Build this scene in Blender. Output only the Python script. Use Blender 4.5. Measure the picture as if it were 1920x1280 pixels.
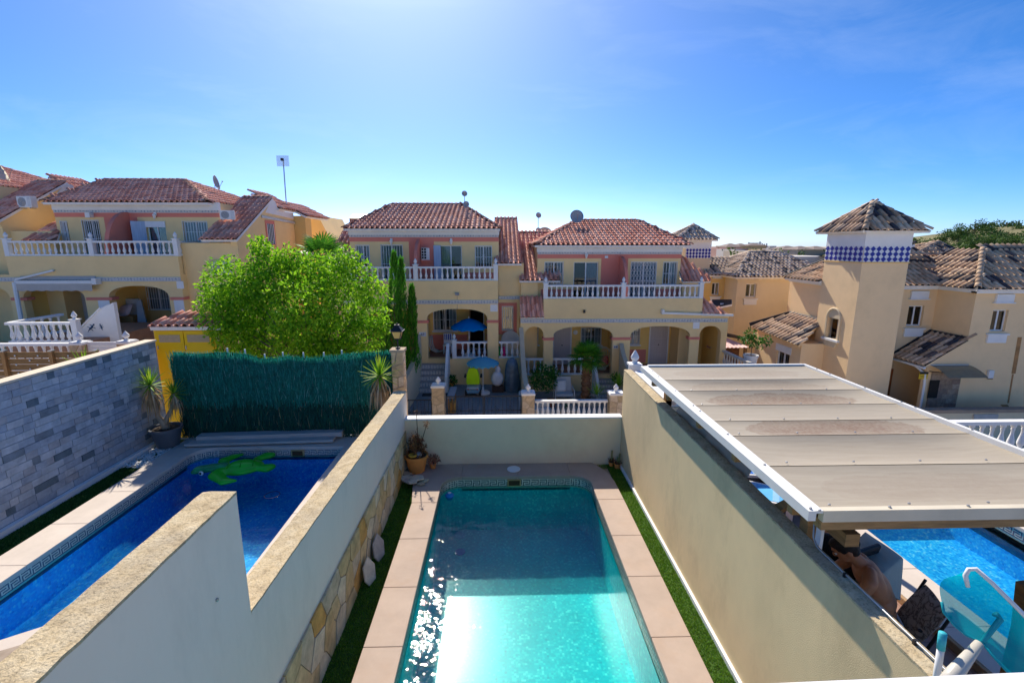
import bpy, math, random
from mathutils import Vector, Matrix
from math import sin, cos, pi, radians as rad, atan, atan2, sqrt

for o in list(bpy.data.objects):
    bpy.data.objects.remove(o)
SC = bpy.context.scene
COL = SC.collection
rnd = random.Random(11)

# ------------------------------------------------------------------ camera
FPX, CAMZ = 900.0, 4.3
PITCH = atan(183 / FPX)
YAW = atan(25 * cos(PITCH) / FPX)
cam_d = bpy.data.cameras.new('camera')
cam_d.sensor_width = 36.0
cam_d.lens = 36.0 * FPX / 1920
cam_d.clip_start = 0.05
cam_d.clip_end = 3000
cam = bpy.data.objects.new('camera', cam_d)
COL.objects.link(cam)
cam.location = (0, 0, CAMZ)
cam.rotation_euler = (pi / 2 - PITCH, 0, -YAW)
SC.camera = cam

# ------------------------------------------------------------------ sky and sun
SUN_EL, SUN_AZ = rad(41.5), rad(-11.0)
world = bpy.data.worlds.new('World')
SC.world = world
world.use_nodes = True
wn = world.node_tree
wn.nodes.clear()
w_out = wn.nodes.new('ShaderNodeOutputWorld')
w_bg = wn.nodes.new('ShaderNodeBackground')
w_sky = wn.nodes.new('ShaderNodeTexSky')
w_sky.sky_type = 'NISHITA'
w_sky.sun_disc = False
w_sky.sun_elevation = SUN_EL
w_sky.sun_rotation = SUN_AZ
w_sky.air_density = 0.528
w_sky.dust_density = 0.9
w_sky.ozone_density = 7.6
w_sky.altitude = 494
w_bg.inputs['Strength'].default_value = 0.072
w_hs = wn.nodes.new('ShaderNodeHueSaturation')
w_hs.inputs['Saturation'].default_value = 1.2
wn.links.new(w_sky.outputs[0], w_hs.inputs['Color'])
w_tc = wn.nodes.new('ShaderNodeTexCoord')
w_mp = wn.nodes.new('ShaderNodeMapping'); w_mp.inputs['Scale'].default_value = (1.0, 2.2, 5.0); w_mp.inputs['Rotation'].default_value = (0, .2, .5)
w_no = wn.nodes.new('ShaderNodeTexNoise'); w_no.inputs['Scale'].default_value = 2.4; w_no.inputs['Detail'].default_value = 7; w_no.inputs['Roughness'].default_value = .62; w_no.inputs['Distortion'].default_value = .5
w_ra = wn.nodes.new('ShaderNodeValToRGB')
w_ra.color_ramp.elements[0].position = .50; w_ra.color_ramp.elements[0].color = (0, 0, 0, 1)
w_ra.color_ramp.elements[1].position = .80; w_ra.color_ramp.elements[1].color = (.09, .09, .09, 1)
w_mx = wn.nodes.new('ShaderNodeMixRGB'); w_mx.inputs['Color2'].default_value = (6.0, 6.6, 7.2, 1)
wn.links.new(w_tc.outputs['Generated'], w_mp.inputs[0]); wn.links.new(w_mp.outputs[0], w_no.inputs['Vector'])
wn.links.new(w_no.outputs[0], w_ra.inputs[0]); wn.links.new(w_ra.outputs[0], w_mx.inputs['Fac'])
wn.links.new(w_hs.outputs[0], w_mx.inputs['Color1'])
wn.links.new(w_mx.outputs[0], w_bg.inputs['Color'])
wn.links.new(w_bg.outputs[0], w_out.inputs[0])

sun_d = bpy.data.lights.new('sun', 'SUN')
sun_d.energy = 2.4
sun_d.angle = rad(0.5)
sun_d.color = (1.0, 0.91, 0.77)
sun = bpy.data.objects.new('sun', sun_d)
COL.objects.link(sun)
SUN_DIR = Vector((sin(SUN_AZ) * cos(SUN_EL), cos(SUN_AZ) * cos(SUN_EL), sin(SUN_EL)))
sun.rotation_euler = SUN_DIR.to_track_quat('Z', 'Y').to_euler()
sun.location = SUN_DIR * 60

SC.view_settings.view_transform = 'Standard'
SC.view_settings.look = 'None'
SC.view_settings.gamma = 1.0
SC.view_settings.use_curve_mapping = False
SC.view_settings.exposure = 1.45
SC.cycles.max_bounces = 10
SC.cycles.transparent_max_bounces = 12
SC.cycles.caustics_reflective = False
SC.cycles.caustics_refractive = False
SC.cycles.use_denoising = True
SC.cycles.sample_clamp_indirect = 6.0

# ------------------------------------------------------------------ measuring: photo pixel -> point in the place
_c, _s, _cy, _sy = cos(PITCH), sin(PITCH), cos(YAW), sin(YAW)
def ray(px, py):
    u = (px - 960) / FPX
    v = (py - 640) / FPX
    fw = _c - v * _s
    return Vector((u * _cy + fw * _sy, -u * _sy + fw * _cy, -(v * _c + _s)))
def PY(px, py, Y):
    r = ray(px, py); t = Y / r.y
    return Vector((r.x * t, Y, CAMZ + r.z * t))
def PZ(px, py, Z):
    r = ray(px, py); t = (Z - CAMZ) / r.z
    return Vector((r.x * t, r.y * t, Z))
def PX(px, py, X):
    r = ray(px, py); t = X / r.x
    return Vector((X, r.y * t, CAMZ + r.z * t))
CAMV = Vector((0, 0, CAMZ))

# ------------------------------------------------------------------ materials
def S(r, g, b):
    f = lambda c: (c / 255 / 12.92) if c <= 10.3 else ((c / 255 + 0.055) / 1.055) ** 2.4
    return (f(r), f(g), f(b))
MATS = {}
class NT:
    def __init__(s, name):
        s.m = bpy.data.materials.new(name); s.m.use_nodes = True
        s.t = s.m.node_tree; s.t.nodes.clear()
        s.out = s.t.nodes.new('ShaderNodeOutputMaterial')
    def n(s, typ, **kw):
        nd = s.t.nodes.new('ShaderNode' + typ)
        for k, v in kw.items():
            if k.startswith('i_'):
                key = k[2:]
                key = int(key) if key.isdigit() else key.replace('_', ' ')
                nd.inputs[key].default_value = v
            else:
                setattr(nd, k, v)
        return nd
    def l(s, a, ai, b, bi):
        s.t.links.new(a.outputs[ai], b.inputs[bi])
    def coord(s, scale=(1, 1, 1), kind='Object'):
        tc = s.n('TexCoord'); mp = s.n('Mapping'); mp.inputs['Scale'].default_value = scale
        s.l(tc, kind, mp, 'Vector'); return mp
    def noise(s, vec, scale, detail=4, rough=.6, dist=0):
        nd = s.n('TexNoise', i_Scale=scale, i_Detail=detail, i_Roughness=rough, i_Distortion=dist)
        if vec is not None: s.l(vec, 0, nd, 'Vector')
        return nd
    def ramp(s, src, si, stops):
        r = s.n('ValToRGB'); e = r.color_ramp.elements
        while len(e) < len(stops): e.new(0.5)
        for k, (p, c) in enumerate(stops):
            e[k].position = p
            e[k].color = (c[0], c[1], c[2], 1) if hasattr(c, '__len__') else (c, c, c, 1)
        if src is not None: s.l(src, si, r, 'Fac')
        return r
    def mix(s, fac, a, b, blend='MIX'):
        m = s.n('MixRGB', blend_type=blend)
        for key, v in (('Fac', fac), ('Color1', a), ('Color2', b)):
            if isinstance(v, tuple) and len(v) == 2 and hasattr(v[0], 'outputs'): s.l(v[0], v[1], m, key)
            elif isinstance(v, (int, float)): m.inputs[key].default_value = v if key == 'Fac' else (v, v, v, 1)
            else: m.inputs[key].default_value = (v[0], v[1], v[2], 1)
        return m
    def math(s, op, a, b=None):
        m = s.n('Math', operation=op)
        for k, v in ((0, a), (1, b)):
            if v is None: continue
            if isinstance(v, tuple): s.l(v[0], v[1], m, k)
            else: m.inputs[k].default_value = v
        return m
    def bsdf(s, col=None, rough=.7, metal=0, bump=None, bstr=.3, bdist=.01, spec=.4):
        p = s.n('BsdfPrincipled', i_Roughness=rough, i_Metallic=metal)
        p.inputs['Specular IOR Level'].default_value = spec
        if col is not None:
            if isinstance(col, tuple) and len(col) == 2: s.l(col[0], col[1], p, 'Base Color')
            else: p.inputs['Base Color'].default_value = (*col, 1)
        if bump is not None:
            b = s.n('Bump', i_Strength=bstr, i_Distance=bdist)
            s.l(bump[0], bump[1], b, 'Height'); s.l(b, 'Normal', p, 'Normal')
        s.l(p, 0, s.out, 0)
        return p

def mat(name, col, rough=.7, var=.12, scale=3.0, bump=.15, bscale=40, bdist=.006, metal=0, spec=.35,
        rand=0.0, stretch=(1, 1, 1), dirt=None, dirt_scale=1.2, dirt_amt=.5):
    """plain surface with mottled colour, optional per-object variation, optional dirt colour in patches"""
    if name in MATS: return MATS[name]
    t = NT(name); v = t.coord(stretch)
    n1 = t.noise(v, scale, 5, .65)
    lo = tuple(c * (1 - var) for c in col); hi = tuple(min(1, c * (1 + var)) for c in col)
    r = t.ramp(n1, 'Fac', [(.3, lo), (.7, hi)])
    cur = (r, 'Color')
    if dirt is not None:
        n3 = t.noise(v, dirt_scale, 6, .7)
        f = t.ramp(n3, 'Fac', [(.5, 0.0), (.72, dirt_amt)])
        cur = (t.mix((f, 'Color'), cur, dirt), 0)
    if rand:
        oi = t.n('ObjectInfo')
        geo = t.n('NewGeometry')
        a = t.math('ADD', (oi, 'Random'), (geo, 'Random Per Island'))
        fr = t.math('FRACT', (a, 0))
        rr = t.ramp(fr, 0, [(0, 1 - rand), (1, 1 + rand * .6)])
        cur = (t.mix(1.0, cur, (rr, 'Color'), 'MULTIPLY'), 0)
    n2 = t.noise(v, bscale, 3, .6)
    t.bsdf(cur, rough, metal, (n2, 'Fac') if bump else None, bump, bdist, spec)
    MATS[name] = t.m
    return t.m

def mat_random(name, cols, rough=.8, bump=.2, bscale=60, spec=.3, var=.15, weights=None, translucent=0, nscale=9, bdist=.006):
    """each object (or island of a joined mesh) takes one of several colours"""
    if name in MATS: return MATS[name]
    t = NT(name); v = t.coord()
    oi = t.n('ObjectInfo'); geo = t.n('NewGeometry')
    a = t.math('ADD', (oi, 'Random'), (geo, 'Random Per Island'))
    fr = t.math('FRACT', (a, 0))
    k = len(cols); ws = weights or [1] * k; tot = sum(ws); acc = 0; stops = []
    for c, w in zip(cols, ws):
        stops.append((acc / tot, c)); acc += w
    r = t.ramp(fr, 0, stops); r.color_ramp.interpolation = 'CONSTANT'
    n1 = t.noise(v, nscale, 4, .65)
    rr = t.ramp(n1, 'Fac', [(.3, 1 - var), (.7, 1 + var)])
    m = t.mix(1.0, (r, 'Color'), (rr, 'Color'), 'MULTIPLY')
    n2 = t.noise(v, bscale, 3, .6)
    p = t.bsdf((m, 0), rough, 0, (n2, 'Fac') if bump else None, bump, bdist, spec)
    if translucent:
        tr = t.n('BsdfTranslucent'); t.l(m, 0, tr, 'Color')
        ms = t.n('MixShader'); ms.inputs[0].default_value = translucent
        t.l(p, 0, ms, 1); t.l(tr, 0, ms, 2); t.l(ms, 0, t.out, 0)
    MATS[name] = t.m
    return t.m

def mat_glass(name='window_glass', tint=(.02, .025, .03)):
    if name in MATS: return MATS[name]
    t = NT(name)
    t.bsdf(tint, .04, 0, None, spec=.9)
    MATS[name] = t.m
    return t.m

# ------------------------------------------------------------------ mesh builder and scene-tree helpers
class MB:
    def __init__(s): s.v = []; s.f = []
    def add(s, vs, fs):
        b = len(s.v)
        s.v += [tuple(p) for p in vs]
        s.f += [tuple(b + i for i in f) for f in fs]
        return s
    def box(s, x0, y0, z0, x1, y1, z1):
        x0, x1 = min(x0, x1), max(x0, x1); y0, y1 = min(y0, y1), max(y0, y1); z0, z1 = min(z0, z1), max(z0, z1)
        return s.add([(x0, y0, z0), (x1, y0, z0), (x1, y1, z0), (x0, y1, z0), (x0, y0, z1), (x1, y0, z1), (x1, y1, z1), (x0, y1, z1)],
                     [(0, 3, 2, 1), (4, 5, 6, 7), (0, 1, 5, 4), (1, 2, 6, 5), (2, 3, 7, 6), (3, 0, 4, 7)])
    def bar(s, a, b, w, h, up=(0, 0, 1)):
        a = Vector(a); b = Vector(b); d = (b - a).normalized(); u = Vector(up)
        r = d.cross(u)
        if r.length < 1e-4: r = d.cross(Vector((0, 1, 0)))
        r.normalize(); u = r.cross(d).normalized()
        vs = []
        for p in (a, b):
            for sx, sz in ((-1, -1), (1, -1), (1, 1), (-1, 1)):
                vs.append(p + r * (w / 2 * sx) + u * (h / 2 * sz))
        return s.add(vs, [(0, 1, 2, 3), (7, 6, 5, 4), (0, 4, 5, 1), (1, 5, 6, 2), (2, 6, 7, 3), (3, 7, 4, 0)])
    def prism(s, poly, z0, z1, axis='z'):
        n = len(poly)
        def mk(p, h):
            return (p[0], p[1], h) if axis == 'z' else ((p[0], h, p[1]) if axis == 'y' else (h, p[0], p[1]))
        vs = [mk(p, z0) for p in poly] + [mk(p, z1) for p in poly]
        fs = [tuple(range(n))[::-1], tuple(range(n, 2 * n))] + [(i, (i + 1) % n, n + (i + 1) % n, n + i) for i in range(n)]
        return s.add(vs, fs)
    def slab(s, poly3, th):
        """polygon in space, thickened downwards along its normal"""
        P = [Vector(p) for p in poly3]
        nrm = (P[1] - P[0]).cross(P[2] - P[0]).normalized()
        if nrm.z < 0: nrm = -nrm
        n = len(P)
        vs = P + [p - nrm * th for p in P]
        return s.add(vs, [tuple(range(n)), tuple(range(n, 2 * n))[::-1]] + [(i, n + i, n + (i + 1) % n, (i + 1) % n) for i in range(n)])
    def tube(s, pts, r, n=8, cap=True):
        pts = [Vector(p) for p in pts]; k = len(pts)
        rs = r if isinstance(r, (list, tuple)) else [r] * k
        b = len(s.v); prev = None
        for i, p in enumerate(pts):
            d = (pts[min(i + 1, k - 1)] - pts[max(i - 1, 0)]).normalized()
            if prev is None:
                a = d.cross(Vector((0, 0, 1)))
                if a.length < 1e-3: a = d.cross(Vector((0, 1, 0)))
            else:
                a = prev - d * prev.dot(d)
            a.normalize(); prev = a; c = d.cross(a)
            for j in range(n):
                t = 2 * pi * j / n
                s.v.append(tuple(p + (a * cos(t) + c * sin(t)) * rs[i]))
        for i in range(k - 1):
            for j in range(n):
                s.f.append((b + i * n + j, b + i * n + (j + 1) % n, b + (i + 1) * n + (j + 1) % n, b + (i + 1) * n + j))
        if cap:
            s.f.append(tuple(b + j for j in range(n))[::-1]); s.f.append(tuple(b + (k - 1) * n + j for j in range(n)))
        return s
    def lathe(s, prof, n=12, o=(0, 0, 0), sx=1, sy=1):
        b = len(s.v); o = Vector(o)
        for r, z in prof:
            for j in range(n):
                t = 2 * pi * j / n
                s.v.append((o.x + r * cos(t) * sx, o.y + r * sin(t) * sy, o.z + z))
        k = len(prof)
        for i in range(k - 1):
            for j in range(n):
                s.f.append((b + i * n + j, b + i * n + (j + 1) % n, b + (i + 1) * n + (j + 1) % n, b + (i + 1) * n + j))
        s.f.append(tuple(b + j for j in range(n))[::-1]); s.f.append(tuple(b + (k - 1) * n + j for j in range(n)))
        return s
    def ball(s, c, r, n=10, m=7, rot=None):
        c = Vector(c); rx, ry, rz = r if hasattr(r, '__len__') else (r, r, r)
        b = len(s.v)
        for i in range(1, m):
            ph = pi * i / m
            for j in range(n):
                t = 2 * pi * j / n
                p = Vector((rx * sin(ph) * cos(t), ry * sin(ph) * sin(t), rz * cos(ph)))
                if rot is not None: p = rot @ p
                s.v.append(tuple(c + p))
        top = Vector((0, 0, rz)); bot = Vector((0, 0, -rz))
        if rot is not None: top = rot @ top; bot = rot @ bot
        s.v.append(tuple(c + top)); s.v.append(tuple(c + bot)); T = len(s.v) - 2; B = T + 1
        for i in range(m - 2):
            for j in range(n):
                s.f.append((b + i * n + j, b + (i + 1) * n + j, b + (i + 1) * n + (j + 1) % n, b + i * n + (j + 1) % n))
        for j in range(n):
            s.f.append((T, b + j, b + (j + 1) % n))
            s.f.append((B, b + (m - 2) * n + (j + 1) % n, b + (m - 2) * n + j))
        return s
    def quad(s, a, b, c, d): return s.add([a, b, c, d], [(0, 1, 2, 3)])
    def xf(s, M, start=0):
        for i in range(start, len(s.v)): s.v[i] = tuple(M @ Vector(s.v[i]))
        return s
    def mesh(s, name, m=None, smooth=False):
        me = bpy.data.meshes.new(name)
        me.from_pydata(s.v, [], s.f)
        if m is not None: me.materials.append(m)
        if smooth: me.polygons.foreach_set('use_smooth', [True] * len(me.polygons))
        me.update()
        return me
    def build(s, name, m, parent=None, smooth=False, **kw):
        return put(name, s.mesh(name, m, smooth), parent, **kw)

ORG = {}
def put(name, me, parent=None, world=True, M=None, label=None, kind=None, cat=None, group=None):
    o = bpy.data.objects.new(name, me)
    COL.objects.link(o)
    if parent is not None:
        o.parent = parent
        if world:
            p0 = ORG.get(parent.name, None)
            if p0 is not None: o.matrix_parent_inverse = Matrix.Translation(-p0)
    if M is not None: o.matrix_basis = M
    tag(o, label, cat, group, kind)
    return o
def tag(o, label=None, cat=None, group=None, kind=None):
    if label: o['label'] = label
    if cat: o['category'] = cat
    if group: o['group'] = group
    if kind: o['kind'] = kind
    return o
def thing(name, label, cat, loc=(0, 0, 0), rz=0.0, group=None):
    o = bpy.data.objects.new(name, None)
    COL.objects.link(o)
    o.empty_display_size = .2
    o.location = loc; o.rotation_euler = (0, 0, rz)
    tag(o, label, cat, group)
    if rz == 0.0: ORG[o.name] = Vector(loc)
    return o
KIDS = {}
def copy_tree(o, parent=None, kids=None):
    if kids is None:
        kids = {}
        for c in bpy.data.objects:
            if c.parent is not None: kids.setdefault(c.parent.name, []).append(c)
    c = o.copy(); COL.objects.link(c)
    if parent is not None:
        c.parent = parent; c.matrix_parent_inverse = o.matrix_parent_inverse.copy()
    for ch in kids.get(o.name, []): copy_tree(ch, c, kids)
    return c
def bevel(o, w=.01, seg=2):
    m = o.modifiers.new('bevel', 'BEVEL'); m.width = w; m.segments = seg; m.limit_method = 'ANGLE'
    return o
def arc(cx, cy, r, a0, a1, n):
    return [(cx + r * cos(rad(a0 + (a1 - a0) * i / n)), cy + r * sin(rad(a0 + (a1 - a0) * i / n))) for i in range(n + 1)]

def clip_half(poly, p, nx, ny):
    """keep the side where (q-p).n <= 0"""
    out = []; k = len(poly)
    for i in range(k):
        a, b = poly[i], poly[(i + 1) % k]
        da = (a[0] - p[0]) * nx + (a[1] - p[1]) * ny; db = (b[0] - p[0]) * nx + (b[1] - p[1]) * ny
        if da <= 0: out.append(a)
        if da * db < 0:
            t = da / (da - db); out.append((a[0] + (b[0] - a[0]) * t, a[1] + (b[1] - a[1]) * t))
    return out
def voronoi(seeds, rect, gap):
    cells = []
    for i, s in enumerate(seeds):
        poly = [(rect[0], rect[1]), (rect[2], rect[1]), (rect[2], rect[3]), (rect[0], rect[3])]
        for j, q in enumerate(seeds):
            if i == j: continue
            nx, ny = q[0] - s[0], q[1] - s[1]; L = sqrt(nx * nx + ny * ny)
            if L > 3: continue
            nx /= L; ny /= L
            poly = clip_half(poly, ((s[0] + q[0]) / 2 - nx * gap / 2, (s[1] + q[1]) / 2 - ny * gap / 2), nx, ny)
            if len(poly) < 3: break
        if len(poly) >= 3:
            a = abs(sum(poly[k][0] * poly[(k + 1) % len(poly)][1] - poly[(k + 1) % len(poly)][0] * poly[k][1] for k in range(len(poly)))) / 2
            if a > .0006: cells.append(poly)
    return cells
def jitter_seeds(rect, nx, ny, j=.35, r=rnd):
    w = (rect[2] - rect[0]) / nx; h = (rect[3] - rect[1]) / ny
    return [(rect[0] + (i + .5 + r.uniform(-j, j) + (.25 if k % 2 else -.25)) * w, rect[1] + (k + .5 + r.uniform(-j, j)) * h) for i in range(nx) for k in range(ny)]

def wall_xz(mb, x0, x1, z0, z1, y0, y1, ops=(), swap=False):
    """wall from y0 (front) to y1 (back) with openings (xa,xb,za,zb,rise); rise>0 makes an arched head. swap: wall runs along y, thickness along x"""
    xs = {x0, x1}
    for (a, b, za, zb, rise) in ops:
        xs.add(a); xs.add(b)
        if rise:
            for k in range(1, 14): xs.add(a + (b - a) * (1 - cos(pi * k / 14)) / 2)
    xs = sorted(x for x in xs if x0 - 1e-6 <= x <= x1 + 1e-6)
    def head(op, x):
        a, b, za, zb, rise = op
        if not rise: return zb
        t = (x - (a + b) / 2) / ((b - a) / 2); t = max(-1, min(1, t))
        return zb - rise + rise * sqrt(max(0, 1 - abs(t) ** 2.4))
    def pt(x, y, z): return (y, x, z) if swap else (x, y, z)
    for i in range(len(xs) - 1):
        xa, xb = xs[i], xs[i + 1]
        if xb - xa < 1e-6: continue
        xm = (xa + xb) / 2
        cov = sorted([o for o in ops if o[0] < xm < o[1]], key=lambda o: o[2])
        lo = (z0, z0); segs = []
        for o in cov:
            if o[2] > z0 + 1e-6: segs.append((lo, (o[2], o[2])))
            lo = (head(o, xa), head(o, xb))
            mb.quad(pt(xa, y0, lo[0]), pt(xb, y0, lo[1]), pt(xb, y1, lo[1]), pt(xa, y1, lo[0]))
            if o[2] > z0 + 1e-6: mb.quad(pt(xa, y0, o[2]), pt(xb, y0, o[2]), pt(xb, y1, o[2]), pt(xa, y1, o[2]))
        segs.append((lo, (z1, z1)))
        for (la, lb), (ha, hb) in segs:
            mb.quad(pt(xa, y0, la), pt(xb, y0, lb), pt(xb, y0, hb), pt(xa, y0, ha))
            mb.quad(pt(xa, y1, la), pt(xb, y1, lb), pt(xb, y1, hb), pt(xa, y1, ha))
    for o in ops:
        for x in (o[0], o[1]):
            if x0 < x < x1:
                mb.quad(pt(x, y0, o[2]), pt(x, y1, o[2]), pt(x, y1, head(o, x)), pt(x, y0, head(o, x)))
    for x in (x0, x1): mb.quad(pt(x, y0, z0), pt(x, y1, z0), pt(x, y1, z1), pt(x, y0, z1))
    mb.quad(pt(x0, y0, z1), pt(x1, y0, z1), pt(x1, y1, z1), pt(x0, y1, z1))
    return mb
# =================================================================== SETTING MATERIALS
m_deck = mat('pink_washed_concrete', (.45, .35, .285), .85, .10, 2.2, .25, 220, .003, dirt=(.45, .30, .20), dirt_scale=1.6, dirt_amt=.35)
m_decknose = mat('cream_coping_edge', (.72, .60, .42), .7, .08, 3, .1, 80)
m_left = mat('pale_render', (.90, .78, .64), .9, .06, .9, .2, 260, .003, dirt=(.42, .36, .28), dirt_scale=.9, dirt_amt=.35, stretch=(1, 1, .35))
m_right = mat('sand_stucco', (.80, .61, .35), .92, .09, 1.1, .55, 190, .006, dirt=(.42, .31, .17), dirt_scale=1.3, dirt_amt=.4, stretch=(1, 1, .5))
m_far = mat('cream_render', (.90, .74, .50), .9, .05, 1.2, .15, 200, .003, dirt=(.60, .38, .2), dirt_scale=.8, dirt_amt=.3)
m_white = mat('white_paint', (.80, .80, .80), .6, .05, 2, .08, 60)
m_plaswhite = mat('white_plastic', (.78, .78, .77), .35, .04, 2, 0)
m_grey = mat('grey_plastic', (.28, .29, .31), .45, .08, 4, .05)
m_black = mat('black_plastic', (.02, .02, .022), .5, .1, 4, .05)
m_iron = mat('black_iron', (.03, .032, .036), .5, .1, 6, .1, metal=.3)
m_metal = mat('grey_steel', (.42, .43, .44), .35, .08, 6, .05, metal=.8)
m_wood = mat('brown_timber', (.30, .165, .06), .7, .35, 5, .3, 60, stretch=(1, 1, 6))
m_woodx = mat('brown_timber_beam', (.36, .21, .085), .7, .35, 5, .3, 60, stretch=(.6, 6, 6))
m_cladstone = mat_random('yellow_cladding_stone', [(.62, .47, .24), (.58, .42, .20), (.66, .56, .38), (.60, .33, .09), (.55, .45, .30)], .8, .5, 30, var=.28, weights=[3, 3, 3, 1, 2], nscale=6)
m_pillstone = mat_random('tan_pillar_stone', [(.55, .42, .28), (.50, .38, .25), (.60, .48, .35), (.48, .36, .22)], .85, .5, 40, var=.2)
m_mortar = mat('sand_mortar', (.42, .33, .24), .95, .12, 6, .4, 120)
m_turf = mat_random('artificial_turf', [(.12, .27, .02), (.16, .33, .025), (.08, .20, .014), (.24, .37, .04)], .75, 0, translucent=.25)
m_turfbase = mat('turf_backing', (.04, .10, .01), .9, .25, 14, .2)
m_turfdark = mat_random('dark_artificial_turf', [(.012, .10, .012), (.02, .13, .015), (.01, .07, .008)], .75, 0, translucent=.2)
m_terracotta = mat('terracotta_pot', (.80, .29, .07), .7, .12, 6, .15, 70)

# capstone: rough weathered concrete top
def mk_cap():
    t = NT('weathered_wall_top'); v = t.coord()
    n1 = t.noise(v, 9, 8, .75); n2 = t.noise(v, 60, 4, .7); n3 = t.noise(v, 1.6, 5, .7)
    r = t.ramp(n1, 'Fac', [(.30, (.38, .29, .17)), (.46, (.58, .46, .28)), (.68, (.70, .59, .40))])
    d = t.ramp(n3, 'Fac', [(.45, 0.0), (.75, .6)])
    m = t.mix((d, 'Color'), (r, 'Color'), (.30, .26, .21))
    sp = t.ramp(n2, 'Fac', [(.36, .62), (.5, 1.0)])
    mm = t.mix(1.0, (m, 0), (sp, 'Color'), 'MULTIPLY')
    h = t.math('ADD', (n1, 'Fac'), (n2, 'Fac'))
    t.bsdf((mm, 0), .95, 0, (h, 0), .8, .012, .2)
    return t.m
m_cap = mk_cap()

def mk_mosaic(name, cols, ws, size=.03, grout=(.5, .6, .65), mottle=.15):
    t = NT(name)
    v = t.coord()
    wn_ = t.n('TexWhiteNoise', noise_dimensions='3D')
    sn = t.n('VectorMath', operation='SNAP'); sn.inputs[1].default_value = (size, size, size)
    ad = t.n('VectorMath', operation='ADD'); ad.inputs[1].default_value = (.0131, .0117, .0123)
    t.l(v, 0, ad, 0); t.l(ad, 0, sn, 0); t.l(sn, 0, wn_, 'Vector')
    k = sum(ws); acc = 0; st = []
    for c, w in zip(cols, ws): st.append((acc / k, c)); acc += w
    # tesserae of one tone lie in loose drifts; bright ribbons paint water-refracted light into the colour
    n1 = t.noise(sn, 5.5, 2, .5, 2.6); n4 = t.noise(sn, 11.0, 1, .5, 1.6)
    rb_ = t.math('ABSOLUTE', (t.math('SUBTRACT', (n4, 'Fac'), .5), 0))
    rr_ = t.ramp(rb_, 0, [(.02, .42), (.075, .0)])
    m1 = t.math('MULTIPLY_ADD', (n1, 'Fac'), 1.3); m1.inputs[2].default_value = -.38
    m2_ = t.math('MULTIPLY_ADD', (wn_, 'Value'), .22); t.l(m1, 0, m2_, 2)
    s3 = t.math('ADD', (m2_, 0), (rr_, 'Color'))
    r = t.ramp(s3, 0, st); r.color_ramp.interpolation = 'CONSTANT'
    n2 = t.noise(v, .8, 3, .6)
    rr = t.ramp(n2, 'Fac', [(.3, 1 - mottle), (.7, 1 + mottle)])
    m = t.mix(1.0, (r, 'Color'), (rr, 'Color'), 'MULTIPLY')
    t.bsdf((m, 0), .25, 0, None, spec=.4)
    return t.m
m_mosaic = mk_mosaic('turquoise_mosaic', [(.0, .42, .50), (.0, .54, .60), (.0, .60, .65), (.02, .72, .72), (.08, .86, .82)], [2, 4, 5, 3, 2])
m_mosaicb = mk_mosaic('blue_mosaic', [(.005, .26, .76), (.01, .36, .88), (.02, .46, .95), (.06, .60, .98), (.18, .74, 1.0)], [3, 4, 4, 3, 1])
m_bandw = mat('white_mosaic_band', (.70, .66, .55), .35, .1, 30, .05)
m_bandk = mat('black_mosaic_tile', (.025, .03, .04), .3, .3, 40, 0)
m_bandblue = mat('navy_mosaic_tile', (.015, .03, .12), .3, .3, 40, 0)

def mk_water(name, tint, wave, refr=.28, bstr=.5, rough=.02):
    t = NT(name); v = t.coord((1, 1, 1))
    n1 = t.noise(v, wave, 2, .45, .35); n2 = t.noise(v, wave * 3.7, 2, .5, .2)
    h = t.math('MULTIPLY_ADD', (n2, 'Fac'), .22); t.l(n1, 'Fac', h, 2)
    b = t.n('Bump', i_Strength=bstr, i_Distance=.05); t.l(h, 0, b, 'Height')
    tr = t.n('BsdfTransparent'); tr.inputs[0].default_value = (*tint, 1)
    rf = t.n('BsdfRefraction', i_IOR=1.2, i_Roughness=0.0); rf.inputs[0].default_value = (*tint, 1); t.l(b, 0, rf, 'Normal')
    ms = t.n('MixShader'); ms.inputs[0].default_value = refr
    t.l(tr, 0, ms, 1); t.l(rf, 0, ms, 2)
    gl = t.n('BsdfGlossy', i_Roughness=rough); t.l(b, 0, gl, 'Normal')
    fr = t.n('Fresnel', i_IOR=1.2); t.l(b, 0, fr, 'Normal')
    m2 = t.n('MixShader'); t.l(fr, 0, m2, 0); t.l(ms, 0, m2, 1); t.l(gl, 0, m2, 2)
    t.l(m2, 0, t.out, 0)
    return t.m
m_water = mk_water('pool_water', (.84, .985, .98), 4.2, refr=.22, bstr=.26, rough=.025)
m_waterb = mk_water('blue_pool_water', (.88, .975, 1.0), 3.6, refr=.2, bstr=.22, rough=.03)

# =================================================================== GROUND AND STREET
def gz(x):
    pts = [(-60, 2.5), (-22, .05), (-15, -.35), (-10, -1.2), (-4, -2.23), (1, -2.25), (3, -2.6), (10, -2.95), (60, -3.2)]
    if x <= pts[0][0]: return pts[0][1]
    for (xa, za), (xb, zb) in zip(pts, pts[1:]):
        if x <= xb: return za + (zb - za) * (x - xa) / (xb - xa)
    return pts[-1][1]
m_ground = mat('dry_ground', (.46, .38, .27), .95, .2, .6, .3, 20)
m_street = mat('pale_concrete_street', (.62, .52, .40), .95, .12, 1.5, .3, 80)
g = MB()
xs = [-900, -300, -60, -22, -15, -10, -4, 1, 3, 10, 60, 300, 1200]
ys = [-60, 12, 30, 70, 300, 1800]
for j, y in enumerate(ys):
    for x in xs: g.v.append((x, y, max(-3.4, min(2.5, gz(x))) - .25 if y < 100 else -6))
for j in range(len(ys) - 1):
    for i in range(len(xs) - 1):
        a = j * len(xs) + i; g.f.append((a, a + 1, a + 1 + len(xs), a + len(xs)))
g.build('ground', m_ground, kind='structure')
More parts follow.
